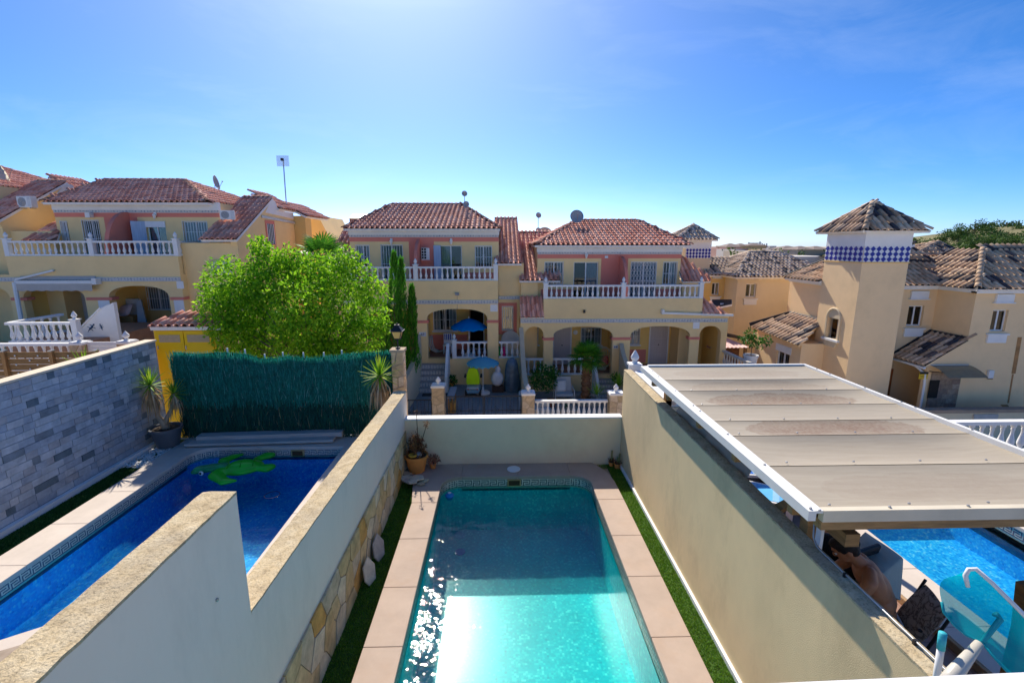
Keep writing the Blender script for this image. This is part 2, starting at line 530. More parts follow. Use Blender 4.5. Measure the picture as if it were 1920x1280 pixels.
g = MB()
xs = [-30, -22, -15, -10, -4, 1, 3, 10, 26]
for y in (9.2, 16.8):
    for x in xs: g.v.append((x, y, gz(x) - .06))
for i in range(len(xs) - 1): g.f.append((i, i + 1, i + 1 + len(xs), i + len(xs)))
g.build('street', m_street, kind='structure')

# =================================================================== OUR POOL YARD
PXL, PXR, PYF, PYN, PR = -1.09, 1.70, 8.40, .8, .36
WATZ = -.2
pool_out = [(PXR, PYN)] + arc(PXR - PR, PYF - PR, PR, 0, 90, 8) + arc(PXL + PR, PYF - PR, PR, 90, 180, 8) + [(PXL, PYN)]
def basin(outline, zt, zb, name, m):
    b = MB(); n = len(outline)
    for p in outline: b.v.append((p[0], p[1], zt))
    for p in outline: b.v.append((p[0], p[1], zb))
    for i in range(n - 1): b.f.append((i, i + 1, n + i + 1, n + i))
    b.f.append(tuple(range(n, 2 * n)))
    return b.build(name, m)
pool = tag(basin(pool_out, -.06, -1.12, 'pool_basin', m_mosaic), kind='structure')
w = MB(); w.add([(p[0], p[1], WATZ) for p in pool_out], [tuple(range(len(pool_out)))])
w.build('pool_water', m_water, kind='structure')
KEY = [".XXXXXXX", ".X......", ".X.XXXXX", ".X.....X", ".XXXXX.X", ".......X", "XXXXXXXX"]
def greek(outline, zt, zb, parent, mk, inward=.004, y_min=-9):
    """meander of single tesserae along the wall of the pool"""
    band = MB(); ks = MB()
    u = (zt - zb) / 9.5; acc = 0
    for (a, b) in zip(outline, outline[1:]):
        a = Vector((*a, 0)); b = Vector((*b, 0)); d = b - a; L = d.length
        if L < 1e-5: continue
        d /= L; nrm = Vector((-d.y, d.x, 0)) * inward
        A, B = a + nrm, b + nrm
        band.quad((A.x, A.y, zt), (B.x, B.y, zt), (B.x, B.y, zb), (A.x, A.y, zb))
        k0 = int(math.ceil(acc / u)); k1 = int((acc + L) / u)
        for k in range(k0, k1 + 1):
            s = k * u - acc
            if s < 0 or s + u * .86 > L: continue
            p = a + d * s + nrm * 1.7; q = a + d * (s + u * .86) + nrm * 1.7
            if p.y < y_min: continue
            for r_ in range(7):
                if KEY[r_][k % 8] == 'X':
                    z1 = zt - u * (1 + r_); z0 = z1 - u * .86
                    ks.quad((p.x, p.y, z1), (q.x, q.y, z1), (q.x, q.y, z0), (p.x, p.y, z0))
        acc += L
    band.build('mosaic_band', m_bandw, parent)
    ks.build('key_pattern', mk, parent, kind='stuff')
greek(pool_out, -.062, WATZ - .05, pool, m_bandk)
sk = MB(); sk.box(.14, PYF - .03, -.21, .40, PYF + .05, -.07)
so = sk.build('skimmer_opening', mat('skimmer_plastic', (.50, .36, .16), .6), pool)
MB().box(.165, PYF - .034, -.185, .375, PYF - .031, -.085).build('skimmer_mouth', mat('skimmer_dark', (.07, .045, .02), .8), so)
# floor drain and a blue jet ring on the wall, seen through the water
MB().lathe([(.0, 0), (.09, 0), (.09, .015), (0, .02)], 16, (-.72, 7.7, -1.11)).build('drain_cover', mat('drain_blue', (.02, .12, .5), .4), pool)

deck = MB(); deck.box(-1.52, .8, -.30, PXL, 8.93, -.066); deck.box(PXR, .8, -.30, 2.135, 8.93, -.066); deck.box(PXL, PYF, -.30, PXR, 8.93, -.066)
deck = deck.build('pool_deck', m_mortar, kind='structure')
G = .0022
def slab_piece(poly, name='coping_slab', par=None, m=m_deck):
    o = MB().prism(poly, -.066, 0).build(name, m, par or deck)
    bevel(o, .008, 2)
    return o
lj = [.8, 1.7, 2.65, 3.6, 4.5, 5.43, 6.46, 7.48]
for a, b in zip(lj, lj[1:]): slab_piece([(-1.5, a + G), (PXL + .02, a + G), (PXL + .02, b - G), (-1.5, b - G)])
rj = [.8, 1.7, 2.62, 3.55, 4.55, 5.55, 6.46, 7.5]
for a, b in zip(rj, rj[1:]): slab_piece([(PXR - .02, a + G), (2.13, a + G), (2.13, b - G), (PXR - .02, b - G)])
e = .02
slab_piece([(-1.5, 7.48 + G), (PXL + e, 7.48 + G)] + arc(PXL + PR, PYF - PR, PR - e, 180, 90, 8) + [(PXL + PR, 8.92), (-1.82, 8.92), (-1.82, 8.55), (-1.62, 8.3)])
slab_piece([(PXL + PR + G, PYF - e), (.34 - G, PYF - e), (.34 - G, 8.92), (PXL + PR + G, 8.92)])
slab_piece([(.34 + G, PYF - e), (PXR - PR - G, PYF - e), (PXR - PR - G, 8.92), (.34 + G, 8.92)])
slab_piece([(PXR - e, 7.5 + G), (2.13, 7.5 + G), (2.12, 8.15), (2.08, 8.45), (1.98, 8.7), (1.84, 8.92), (PXR - PR, 8.92)] + arc(PXR - PR, PYF - PR, PR - e, 90, 0, 8))
MB().lathe([(0, 0), (.13, 0), (.13, .012), (.115, .02), (0, .02)], 20, (.27, 8.66, .001)).build('drain_lid', m_white, deck)

def turf(name, rects, z, m, n, hmin=.012, hmax=.028):
    b = MB()
    tot = sum((r[2] - r[0]) * (r[3] - r[1]) for r in rects)
    for r in rects:
        k = int(n * (r[2] - r[0]) * (r[3] - r[1]) / tot)
        for _ in range(k):
            x = rnd.uniform(r[0], r[2]); y = rnd.uniform(r[1], r[3]); a = rnd.uniform(0, 2 * pi); h = rnd.uniform(hmin, hmax)
            dx, dy = cos(a) * .004, sin(a) * .004
            lx, ly = rnd.uniform(-.012, .012), rnd.uniform(-.012, .012)
            b.add([(x - dx, y - dy, z), (x + dx, y + dy, z), (x + lx, y + ly, z + h)], [(0, 1, 2)])
    return b.build(name, m, kind='stuff')
ys_ = MB(); ys_.box(-1.84, .8, -.3, -1.505, 8.6, -.075); ys_.box(2.135, .8, -.3, 2.40, 8.92, -.045); ys_.box(1.86, 8.5, -.3, 2.134, 8.92, -.068)
ys_.build('planting_strip', m_turfbase, kind='structure')
turf('turf_left', [(-1.84, 1.5, -1.51, 8.35)], -.075, m_turf, 26000)
turf('turf_right', [(2.135, 1.5, 2.37, 8.9), (1.95, 8.72, 2.135, 8.9)], -.045, m_turf, 22000)

# dividing wall on the left: low far part, high near part, broken-stone cladding at the foot
lw = thing('boundary_wall', 'pale rendered wall with stone cladding at its foot, left of the near pool', 'wall', (-1.95, 6, -.3))
b = MB()
yz = [(.4, 2.58), (3.14, 2.58), (3.14, 1.62), (9.2, 1.415), (9.2, -2.3), (.4, -.3)]
b.prism(yz, -2.08, -1.85, 'x')
b.build('wall_body', m_left, lw)
def cap_strip(pts, w0, w1, par, th=.022, seg=.08, name='wall_top'):
    """rough cap along a line of (y,z) points"""
    b = MB(); (ya, za), (yb, zb) = pts; n = max(2, int(abs(yb - ya) / seg)); k = 5
    for i in range(n + 1):
        t = i / n; y = ya + (yb - ya) * t; z = za + (zb - za) * t
        for j in range(k):
            x = w0 + (w1 - w0) * j / (k - 1)
            e_ = rnd.uniform(-.002, .002)
            b.v.append((x + (e_ if j in (0, k - 1) else 0), y, z + th + rnd.uniform(-.003, .003) - (.004 if j in (0, k - 1) else 0)))
    for i in range(n):
        for j in range(k - 1):
            a = i * k + j; b.f.append((a, a + 1, a + k + 1, a + k))
    for i in range(n):
        for j in (0, k - 1):
            a = i * k + j; p0 = b.v[a]; p1 = b.v[a + k]
            b.quad(p0, p1, (p1[0], p1[1], p1[2] - th + .004), (p0[0], p0[1], p0[2] - th + .004))
    for i in (0, n):
        for j in range(k - 1):
            p0 = b.v[i * k + j]; p1 = b.v[i * k + j + 1]
            b.quad(p0, p1, (p1[0], p1[1], p1[2] - th - .02), (p0[0], p0[1], p0[2] - th - .02))
    return b.build(name, m_cap, par)
cap_strip([(3.145, 1.62), (9.2, 1.415)], -2.082, -1.848, lw)
cap_strip([(.4, 2.58), (3.143, 2.58)], -2.082, -1.848, lw)
MB().box(-2.105, 3.2, 1.40, -2.084, 9.2, 1.42).xf(Matrix.Identity(4)).build('white_edge_strip', m_white, lw)
cells = voronoi(jitter_seeds((1.2, -.08, 8.9, .74), 26, 3, .42), (1.2, -.08, 8.9, .72), .014)
for c in cells:
    o = MB().prism(c, -1.849, -1.822 + rnd.uniform(-.006, .006), 'x').build('stone', m_cladstone, lw)
MB().box(-1.849, .8, -.08, -1.838, 8.93, .70).build('cladding_mortar', m_mortar, lw)
MB().lathe([(0, 0), (.012, 0), (.012, .01), (0, .012)], 8).xf(Matrix.Translation((-1.85, 2.78, 2.03)) @ Matrix.Rotation(pi / 2, 4, 'Y')).build('pipe_stub', m_metal, lw)

# far wall
fw = thing('garden_wall', 'low cream wall with thin white cap behind the far end of the near pool', 'wall', (.3, 9, -.3))
MB().box(-1.85, 8.93, -2.4, 2.42, 9.09, .925).build('wall_body', m_far, fw)
MB().box(-1.849, 8.915, .925, 2.42, 9.105, .96).build('wall_cap', m_white, fw)

# right wall
rw = thing('stucco_wall', 'long sand-coloured stucco wall between the near pool and the covered terrace', 'wall', (2.48, 5, -.3))
MB().box(2.41, .4, -.3, 2.555, 8.93, 1.90).build('wall_body', m_right, rw)
cap_strip([(.4, 1.90), (8.925, 1.90)], 2.408, 2.557, rw)
MB().box(2.372, .8, -.3, 2.408, 8.92, .012).build('kerb_strip', m_white, rw)
MB().box(2.558, 1.92, -.3, 2.84, 2.12, 1.935).build('return_wall', m_right, rw)
cap_strip([(1.92, 1.936), (2.12, 1.936)], 2.56, 2.842, rw, name='return_top')
pipe = thing('conduit_pipe', 'thin grey conduit pipe clipped along the top of the sand-coloured wall', 'pipe', (2.5, 2.7, 1.93))
pp = [(2.515, 3.42, 2.22), (2.515, 3.40, 1.99), (2.512, 3.34, 1.95)] + [(2.51, 3.3 - .35 * k, 1.945) for k in range(9)]
MB().tube(pp, .0075, 8).build('tube', m_metal, pipe, True)
for y in (3.02, 2.42, 1.95): MB().box(2.497, y - .008, 1.92, 2.523, y + .008, 1.955).build('clip', m_black, pipe)
# photographer's own parapet just below the lens, only its edge shows
A = PY(1375, 1283, .62); B = PY(1930, 1259, .62)
par = thing('terrace_parapet', 'white parapet edge of the viewing terrace, blurred strip along the bottom right of the picture', 'parapet', (A.x, A.y, 0))
pb = MB(); d_ = B - A; q = A + d_ * 2.2
pb.add([A, q, q + Vector((0, -.35, -.0)), A + Vector((0, -.35, 0)), A + Vector((0, .0, -.9)), q + Vector((0, 0, -.9)), q + Vector((0, -.35, -.9)), A + Vector((0, -.35, -.9))],
       [(0, 1, 2, 3), (0, 1, 5, 4), (1, 2, 6, 5), (2, 3, 7, 6), (3, 0, 4, 7), (4, 5, 6, 7)])
pb.build('parapet_slab', m_white, par)

# =================================================================== LEFT POOL YARD
LXL, LXR, LYF, LR = -6.5, -3.36, 9.86, .42
lout = [(LXR, 2.6)] + arc(LXR - .15, LYF - .15, .15, 0, 90, 5) + arc(LXL + LR, LYF - LR, LR, 90, 180, 8) + [(LXL, 2.6)]
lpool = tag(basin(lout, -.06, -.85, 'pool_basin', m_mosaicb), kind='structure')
w = MB(); w.add([(p[0], p[1], WATZ) for p in lout], [tuple(range(len(lout)))])
w.build('pool_water', m_waterb, kind='structure')
greek(lout, -.062, WATZ - .04, lpool, m_bandblue, y_min=4.5)
sk = MB().box(-4.52, LYF - .03, -.23, -4.24, LYF + .05, -.07).build('skimmer_opening', mat('skimmer_plastic', (.50, .36, .16), .6), lpool)
MB().box(-4.49, LYF - .034, -.2, -4.27, LYF - .031, -.09).build('skimmer_mouth', mat('skimmer_dark', (.07, .045, .02), .8), sk)
m_deckl = mat('pale_concrete_slab', (.63, .55, .48), .85, .08, 2, .2, 200, .003, dirt=(.45, .38, .30), dirt_scale=1.2, dirt_amt=.3)
db = MB(); db.box(-7.7, 2, -.3, LXL, 10.6, -.066); db.box(LXR, 2, -.3, -2.08, 10.6, -.066); db.box(LXL, LYF, -.3, LXR, 10.6, -.066)
ldeck = db.build('pool_deck', m_mortar, kind='structure')
for a, b in zip([2, 3, 4, 5, 6, 7, 8, 9], [3, 4, 5, 6, 7, 8, 9, 9.44]): slab_piece([(-7.04, a + G), (LXL + .02, a + G), (LXL + .02, b - G), (-7.04, b - G)], par=ldeck, m=m_deckl)
slab_piece([(-7.04, 9.44 + G), (LXL + e, 9.44 + G)] + arc(LXL + LR, LYF - LR, LR - e, 180, 90, 8) + [(LXL + LR, 10.5), (-7.04, 10.5)], par=ldeck, m=m_deckl)
for a, b in zip([-6.08, -5.2, -4.3], [-5.2, -4.3, -3.36]): slab_piece([(a + G, LYF - e), (b - G, LYF - e), (b - G, 10.5), (a + G, 10.5)], par=ldeck, m=m_deckl)
for a, b in zip([2, 3.3, 4.6, 5.9, 7.2, 8.5], [3.3, 4.6, 5.9, 7.2, 8.5, 10.5]): slab_piece([(LXR - e, a + G), (-2.09, a + G), (-2.09, b - G), (LXR - e, b - G)], par=ldeck, m=m_deckl)
# near end platform with a bevelled corner and a stained patch
a0, a1, a2 = PZ(-40, 1212, 0), PZ(135, 1156, 0), PZ(420, 1152, 0)
slab_piece([(a0.x, a0.y), (a0.x, 1.9), (LXR - .03, 1.9), (LXR - .03, a2.y), (a2.x, a2.y), (a1.x, a1.y)], par=ldeck, m=m_deckl, name='end_platform')
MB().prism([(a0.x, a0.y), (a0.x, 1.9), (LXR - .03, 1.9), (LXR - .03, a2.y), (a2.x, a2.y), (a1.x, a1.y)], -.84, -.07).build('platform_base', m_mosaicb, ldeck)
st = PZ(20, 1262, 0)
t_ = NT('water_stain'); v_ = t_.coord()
n_ = t_.noise(v_, 5, 6, .7); r_ = t_.ramp(n_, 'Fac', [(.3, (.25, .19, .14)), (.7, (.42, .34, .27))]); t_.bsdf((r_, 'Color'), .9)
pts = [(st.x + .62 * cos(t) * (1 + .1 * sin(3 * t)), st.y + .40 * sin(t) * (1 + .12 * cos(4 * t))) for t in [2 * pi * k / 26 for k in range(26)]]
MB().prism(pts, .0005, .005).build('stain_patch', t_.m, ldeck)
gb = MB(); gb.box(-7.5, 2, -.3, -7.05, 10.45, -.05)
gb.build('planting_strip', m_turfbase, kind='structure')
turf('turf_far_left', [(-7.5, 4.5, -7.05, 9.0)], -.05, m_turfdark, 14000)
gv = MB()
for _ in range(420):
    x = rnd.uniform(-7.48, -7.06); y = rnd.uniform(9.0, 9.95); r = rnd.uniform(.014, .032)
    gv.ball((x, y, -.04 + rnd.uniform(0, .02)), (r, r * rnd.uniform(.7, 1), r * .6), 5, 4)
gv.build('white_gravel', mat_random('white_pebble', [(.75, .74, .7), (.6, .6, .57), (.8, .8, .78)], .8, 0), kind='stuff')

# grey split-face wall
gw = thing('tiled_wall', 'long blue-grey wall of split stone tiles at the far left of the blue pool', 'wall', (-7.65, 7, -.3))
MB().box(-7.82, 2.0, -1.5, -7.615, 10.62, 2.185).build('wall_body', mat('grey_mortar', (.25, .26, .28), .95, .1, 8, .3, 100), gw)
MB().box(-7.83, 2.0, 2.187, -7.585, 10.63, 2.225).build('wall_cap', mat('cream_cap', (.72, .60, .45), .8, .06, 4), gw)
MB().box(-7.6, 2.0, -.2, -7.505, 10.5, .05).build('skirting', m_white, gw)
m_slate = mat_random('grey_split_tile', [(.36, .40, .46), (.42, .46, .51), (.32, .36, .42), (.38, .38, .40), (.46, .48, .51), (.13, .17, .20), (.20, .23, .26)], .75, .6, 22, var=.22, weights=[4, 4, 3, 2, 3, 1.3, 1.2], nscale=5, bdist=.012)
tiles = []
RH = .118
for r_i in range(18):
    z = .055 + r_i * RH
    y = 10.55 - rnd.uniform(0, .3)
    ylast = 10.58
    while ylast > 3.6:
        L = rnd.choice([.14, .2, .27, .34, .42])
        y0 = ylast - L
        tiles.append((y0, ylast, z)); ylast = y0
def tile_mb(t):
    y0, y1, z = t
    return MB().prism([(y0 + .003, z + .003), (y1 - .003, z + .003), (y1 - .003, z + RH - .003), (y0 + .003, z + RH - .003)], -7.616, -7.598 + rnd.uniform(-.007, .007), 'x')
vis = [t for t in tiles if t[0] > 5.6]
vis.sort(key=lambda t: -(t[1] - t[0]) / (t[0] ** 2 + 60))
for t in vis[:298]: tile_mb(t).build('tile', m_slate, gw)
rest = MB()
for t in vis[298:] + [t for t in tiles if t[0] <= 5.6]:
    m_ = tile_mb(t); rest.add(m_.v, m_.f)
rest.build('tile_field', m_slate, gw, kind='stuff')

# green brushwood screen
bs = thing('brushwood_screen', 'dark green brushwood screen with a wavy top behind the blue pool', 'fence', (-4.7, 10.42, -.05))
def topz(x):
    u = (x + 7.15) / 4.8
    pts = [(0, 2.03), (.12, 1.99), (.2, 2.02), (.32, 1.97), (.40, 1.86), (.47, 1.88), (.52, 1.93), (.62, 1.87), (.72, 1.91), (.82, 1.98), (1, 2.01)]
    for (a, za), (b_, zb) in zip(pts, pts[1:]):
        if u <= b_: return za + (zb - za) * (u - a) / (b_ - a)
    return 2.0
m_brush = mat_random('green_brush', [(.014, .22, .16), (.02, .28, .21), (.009, .14, .10), (.05, .38, .30), (.2, .5, .42)], .7, 0, var=.25, weights=[5, 5, 5, 2, .6], translucent=.35)
m_brush2 = mat_random('green_brush_old', [(.006, .09, .065), (.010, .12, .08), (.004, .05, .035), (.34, .30, .18), (.03, .15, .05)], .7, 0, var=.2, weights=[6, 5, 5, .5, 1], translucent=.12)
bk = MB(); n = 60
for i in range(n + 1):
    x = -7.16 + 4.82 * i / n
    bk.v += [(x, 10.45 + .03 * sin(x * 5), .02), (x, 10.46 + .03 * sin(x * 3.1), topz(x) - .05)]
for i in range(n): bk.f.append((2 * i, 2 * i + 2, 2 * i + 3, 2 * i + 1))
bk.build('backing_net', mat('dark_green_net', (.003, .03, .02), .9, .3, 20), bs)
def strands(n, za, zb, m, name, ybase):
    b = MB()
    for _ in range(n):
        x = rnd.uniform(-7.17, -2.33)
        tz = topz(x)
        z1 = rnd.uniform(za, zb(tz)); L = rnd.uniform(.10, .34); z0 = max(.0, z1 - L)
        y = ybase + .03 * sin(x * 4.3) + rnd.uniform(-.035, .03); dx = rnd.gauss(0, .045); wd = rnd.uniform(.003, .006); dy = rnd.uniform(-.02, .015)
        b.add([(x - wd, y, z0), (x + wd, y + .002, z0), (x + dx + wd * .4, y + dy, z1), (x + dx - wd * .4, y + dy, z1)], [(0, 1, 2, 3)])
    b.build(name, m, bs, kind='stuff')
strands(15000, 1.0, lambda t: t + .02, m_brush, 'brush_strands', 10.37)
strands(7000, .1, lambda t: 1.08, m_brush2, 'old_brush_strands', 10.40)
tw = MB()
for z in (.25, .62, 1.03, 1.4, 1.72):
    tw.tube([(x, 10.345 + .02 * sin(x * 4.3), z + .012 * sin(x * 2)) for x in [-7.15 + .3 * k for k in range(17)]], .003, 4)
tw.build('tie_wire', mat('green_wire', (.01, .08, .05), .6), bs)
for x in (-6.0, -5.62, -5.2, -4.8, -4.35, -3.9, -3.5): MB().box(x - .012, 10.5, 0, x + .012, 10.53, topz(x) + .05).build('post', m_white, bs)

# wide gate pillar with the lantern
def stone_pillar(x0, x1, y0, y1, z0, z1, label, group=None, finial=True, cat='pillar', capm=None, nx=2, nz=5, ov=.035):
    t = thing('stone_pillar', label, cat, ((x0 + x1) / 2, (y0 + y1) / 2, z0), 0, group)
    MB().box(x0, y0, z0, x1, y1, z1).build('shaft', m_mortar, t)
    for c in voronoi(jitter_seeds((x0, z0, x1, z1), nx, nz, .4), (x0 + .005, z0, x1 - .005, z1 - .005), .03):
        MB().prism(c, y0 - .014, y0 + .002, 'y').build('stone', m_pillstone, t)
    for c in voronoi(jitter_seeds((y0, z0, y1, z1), nx, nz, .4), (y0 + .005, z0, y1 - .005, z1 - .005), .03):
        MB().prism(c, x0 - .012, x0 + .002, 'x').build('stone', m_pillstone, t)
    for c in voronoi(jitter_seeds((y0, z0, y1, z1), nx, nz, .4), (y0 + .005, z0, y1 - .005, z1 - .005), .03):
        MB().prism(c, x1 - .002, x1 + .012, 'x').build('stone', m_pillstone, t)
    c = MB().box(x0 - ov, y0 - ov, z1, x1 + ov, y1 + ov, z1 + .06)
    if finial: c.box(x0 - .005, y0 - .005, z1 + .061, x1 + .005, y1 + .005, z1 + .085)
    cap = c.build('cap', capm or m_white, t)
    if finial: MB().lathe([(.0, 0), (.07, 0), (.07, .03), (.04, .045), (.035, .06), (.085, .10), (.10, .145), (.085, .19), (.045, .24), (.012, .29), (0, .30)], 12, ((x0 + x1) / 2, (y0 + y1) / 2, z1 + .085)).build('finial', m_white, cap, True)
    return t
lp = stone_pillar(-2.33, -2.09, 10.18, 10.42, -.3, 2.0, 'slim stone-clad pillar carrying a lantern at the right end of the green screen', finial=False, capm=m_mortar, nx=2, nz=9)
MB().lathe([(0, .0), (.05, 0), (.055, .03), (0, .05)], 10, (-2.21, 10.3, 2.063)).build('lamp_foot', m_iron, lp)
lan = thing('lantern', 'black square lantern with amber panes on the slim stone pillar', 'lantern', (-2.21, 10.3, 2.09))
c_ = Vector((-2.21, 10.3, 2.06))
LANT = [(.018, .05), (.018, .24)]
MB().lathe(LANT, 8, c_).build('stem', m_iron, lan)
def frustum(b, c, z0, z1, w0, w1):
    vs = []
    for z, w_ in ((z0, w0), (z1, w1)):
        for sx, sy in ((-1, -1), (1, -1), (1, 1), (-1, 1)): vs.append((c.x + sx * w_, c.y + sy * w_, c.z + z))
    return b.add(vs, [(3, 2, 1, 0), (4, 5, 6, 7), (0, 1, 5, 4), (1, 2, 6, 5), (2, 3, 7, 6), (3, 0, 4, 7)])
frustum(MB(), c_, .235, .39, .060, .105).build('glass_panes', mat('amber_glass', (.62, .42, .14), .3, .1, 5, 0), lan)
frustum(MB(), c_, .215, .234, .07, .062).build('base_plate', m_iron, lan)
fb = MB()
for sx, sy in ((-1, -1), (1, -1), (1, 1), (-1, 1)):
    fb.bar(c_ + Vector((sx * .063, sy * .063, .235)), c_ + Vector((sx * .108, sy * .108, .39)), .012, .012)
fb.build('frame_bars', m_iron, lan, kind='stuff')
hb = frustum(MB(), c_, .39, .405, .14, .14); frustum(hb, c_, .405, .50, .13, .045); frustum(hb, c_, .5, .53, .05, .05); frustum(hb, c_, .53, .56, .03, .008)
hb.build('hood', m_iron, lan)
# =================================================================== HOUSES
m_yel = mat('pale_yellow_render', (.92, .67, .33), .9, .05, .7, .15, 160, .004, dirt=(.62, .47, .27), dirt_scale=.5, dirt_amt=.3)
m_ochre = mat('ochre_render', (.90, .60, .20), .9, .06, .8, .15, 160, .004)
m_salmon = mat('salmon_paint', (.74, .24, .18), .85, .05, 1, .1, 120)
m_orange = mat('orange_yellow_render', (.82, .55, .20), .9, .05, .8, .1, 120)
m_sand = mat('sand_yellow_render', (.74, .61, .41), .9, .06, .6, .2, 160, .004, dirt=(.55, .40, .22), dirt_scale=.5, dirt_amt=.25)
m_peach = mat('peach_render', (.92, .66, .38), .9, .06, .6, .2, 160, .004, dirt=(.50, .36, .20), dirt_scale=.6, dirt_amt=.35)
m_tile = mat_random('terracotta_roof_tile', [(.84, .40, .28), (.78, .33, .22), (.90, .47, .34), (.70, .27, .18)], .75, .2, 40, var=.18, nscale=12)
m_ridge = mat_random('lichened_ridge_tile', [(.34, .17, .11), (.40, .20, .13), (.30, .16, .11)], .85, .3, 30, var=.3, nscale=8)
m_tileb = mat_random('mottled_roof_tile', [(.62, .44, .29), (.55, .37, .24), (.67, .49, .34), (.46, .30, .19), (.06, .055, .065), (.16, .12, .11)], .8, .3, 40, var=.25, weights=[4, 4, 3, 3, 1.6, 1.2], nscale=10)
m_tilee = mat_random('grey_brown_roof_tile', [(.66, .51, .38), (.58, .44, .33), (.70, .57, .45), (.46, .35, .26), (.10, .09, .09), (.20, .16, .14)], .85, .3, 40, var=.25, weights=[4, 4, 3, 3, 1, 1.2], nscale=10)
m_tar = mat('dark_flashing', (.035, .034, .038), .7, .3, 6, .3, 30)
m_dark = mat('dark_interior', (.02, .018, .016), .9, .2, 3, 0)
m_curtain = mat('net_curtain', (.74, .76, .78), .9, .08, 6, .3, 30, stretch=(14, 1, .4))
m_bluecurt = mat('blue_curtain', (.42, .52, .68), .9, .15, 4, .3, 30, stretch=(14, 1, .4))
m_floor = mat('brown_porch_tile', (.30, .15, .09), .5, .15, 4, .1)
m_lattice = mat('mauve_grey_door', (.56, .50, .48), .7, .08, 20, .4, 14, stretch=(6, 1, .15))
m_awn = mat('taupe_canvas', (.52, .47, .42), .9, .06, 4, .15)

def mk_glass():
    t = NT('clear_pane')
    tr = t.n('BsdfTransparent'); tr.inputs[0].default_value = (.72, .78, .80, 1)
    gl = t.n('BsdfGlossy', i_Roughness=.03)
    fr = t.n('Fresnel', i_IOR=1.7); ms = t.n('MixShader')
    t.l(fr, 0, ms, 0); t.l(tr, 0, ms, 1); t.l(gl, 0, ms, 2); t.l(ms, 0, t.out, 0)
    return t.m
m_pane = mk_glass()
def mk_frieze():
    t = NT('painted_tile_frieze'); v = t.coord((1, 1, 1))
    w1 = t.n('TexWave', i_Scale=2.35, bands_direction='X', wave_profile='SIN'); t.l(v, 0, w1, 'Vector')
    w2 = t.n('TexWave', i_Scale=5.0, bands_direction='Z'); t.l(v, 0, w2, 'Vector')
    n = t.noise(v, 22, 2, .5)
    a = t.math('MULTIPLY', (w1, 'Fac'), (w2, 'Fac')); b = t.math('ADD', (a, 0), (n, 'Fac'))
    r = t.ramp(b, 0, [(.42, (.22, .25, .30)), (.62, (.52, .54, .58)), (.85, (.62, .60, .55))])
    t.bsdf((r, 'Color'), .4)
    return t.m
m_frieze = mk_frieze()

def tile_mesh(name, m, w=.236, L=.40, hgt=.084, pts=8):
    b = MB(); prof = []
    prof += [(0, .012), (.10 * w / .236, 0.0)]
    for k in range(6):
        a = pi * (1 - k / 5)
        prof.append((w * .70 + cos(a) * w * .29, .008 + sin(a) * hgt))
    prof.append((w, .012))
    n = len(prof)
    for s_, lift in ((-.02, .046), (L, 0.0)):
        for (u, z) in prof: b.v.append((u - w / 2, s_, z + lift))
    for i in range(n - 1): b.f.append((i, i + 1, n + i + 1, n + i))
    for (u, z) in prof: b.v.append((u - w / 2, -.02, z + .046 - .038))
    for i in range(n - 1): b.f.append((i, 2 * n + i, 2 * n + i + 1, i + 1))
    return b.mesh(name, m, True)
TM = {'red': tile_mesh('roof_tile', m_tile), 'mott': tile_mesh('roof_tile_mottled', m_tileb, hgt=.075), 'grey': tile_mesh('roof_tile_grey', m_tilee, hgt=.070)}
def ridge_mesh(name, m):
    b = MB(); n = 7
    for y, r in ((0, .115), (.40, .095)):
        for k in range(n): a = pi * k / (n - 1); b.v.append((-cos(a) * r, y, sin(a) * r * .8))
    for i in range(n - 1): b.f.append((i, i + 1, n + i + 1, n + i))
    b.v += [(-cos(pi * k / (n - 1)) * .095, 0, sin(pi * k / (n - 1)) * .07) for k in range(n)]
    for i in range(n - 1): b.f.append((i, 2 * n + i, 2 * n + i + 1, i + 1))
    return b.mesh(name, m, True)
RM = {'red': ridge_mesh('ridge_tile', m_ridge), 'mott': ridge_mesh('ridge_tile_mottled', m_tileb), 'grey': ridge_mesh('ridge_tile_grey', m_tilee)}
ROOFT = {}
def inside(poly, u, s):
    c = False; n = len(poly)
    for i in range(n):
        (x1, y1), (x2, y2) = poly[i], poly[(i + 1) % n]
        if (y1 > s) != (y2 > s) and u < (x2 - x1) * (s - y1) / (y2 - y1) + x1: c = not c
    return c
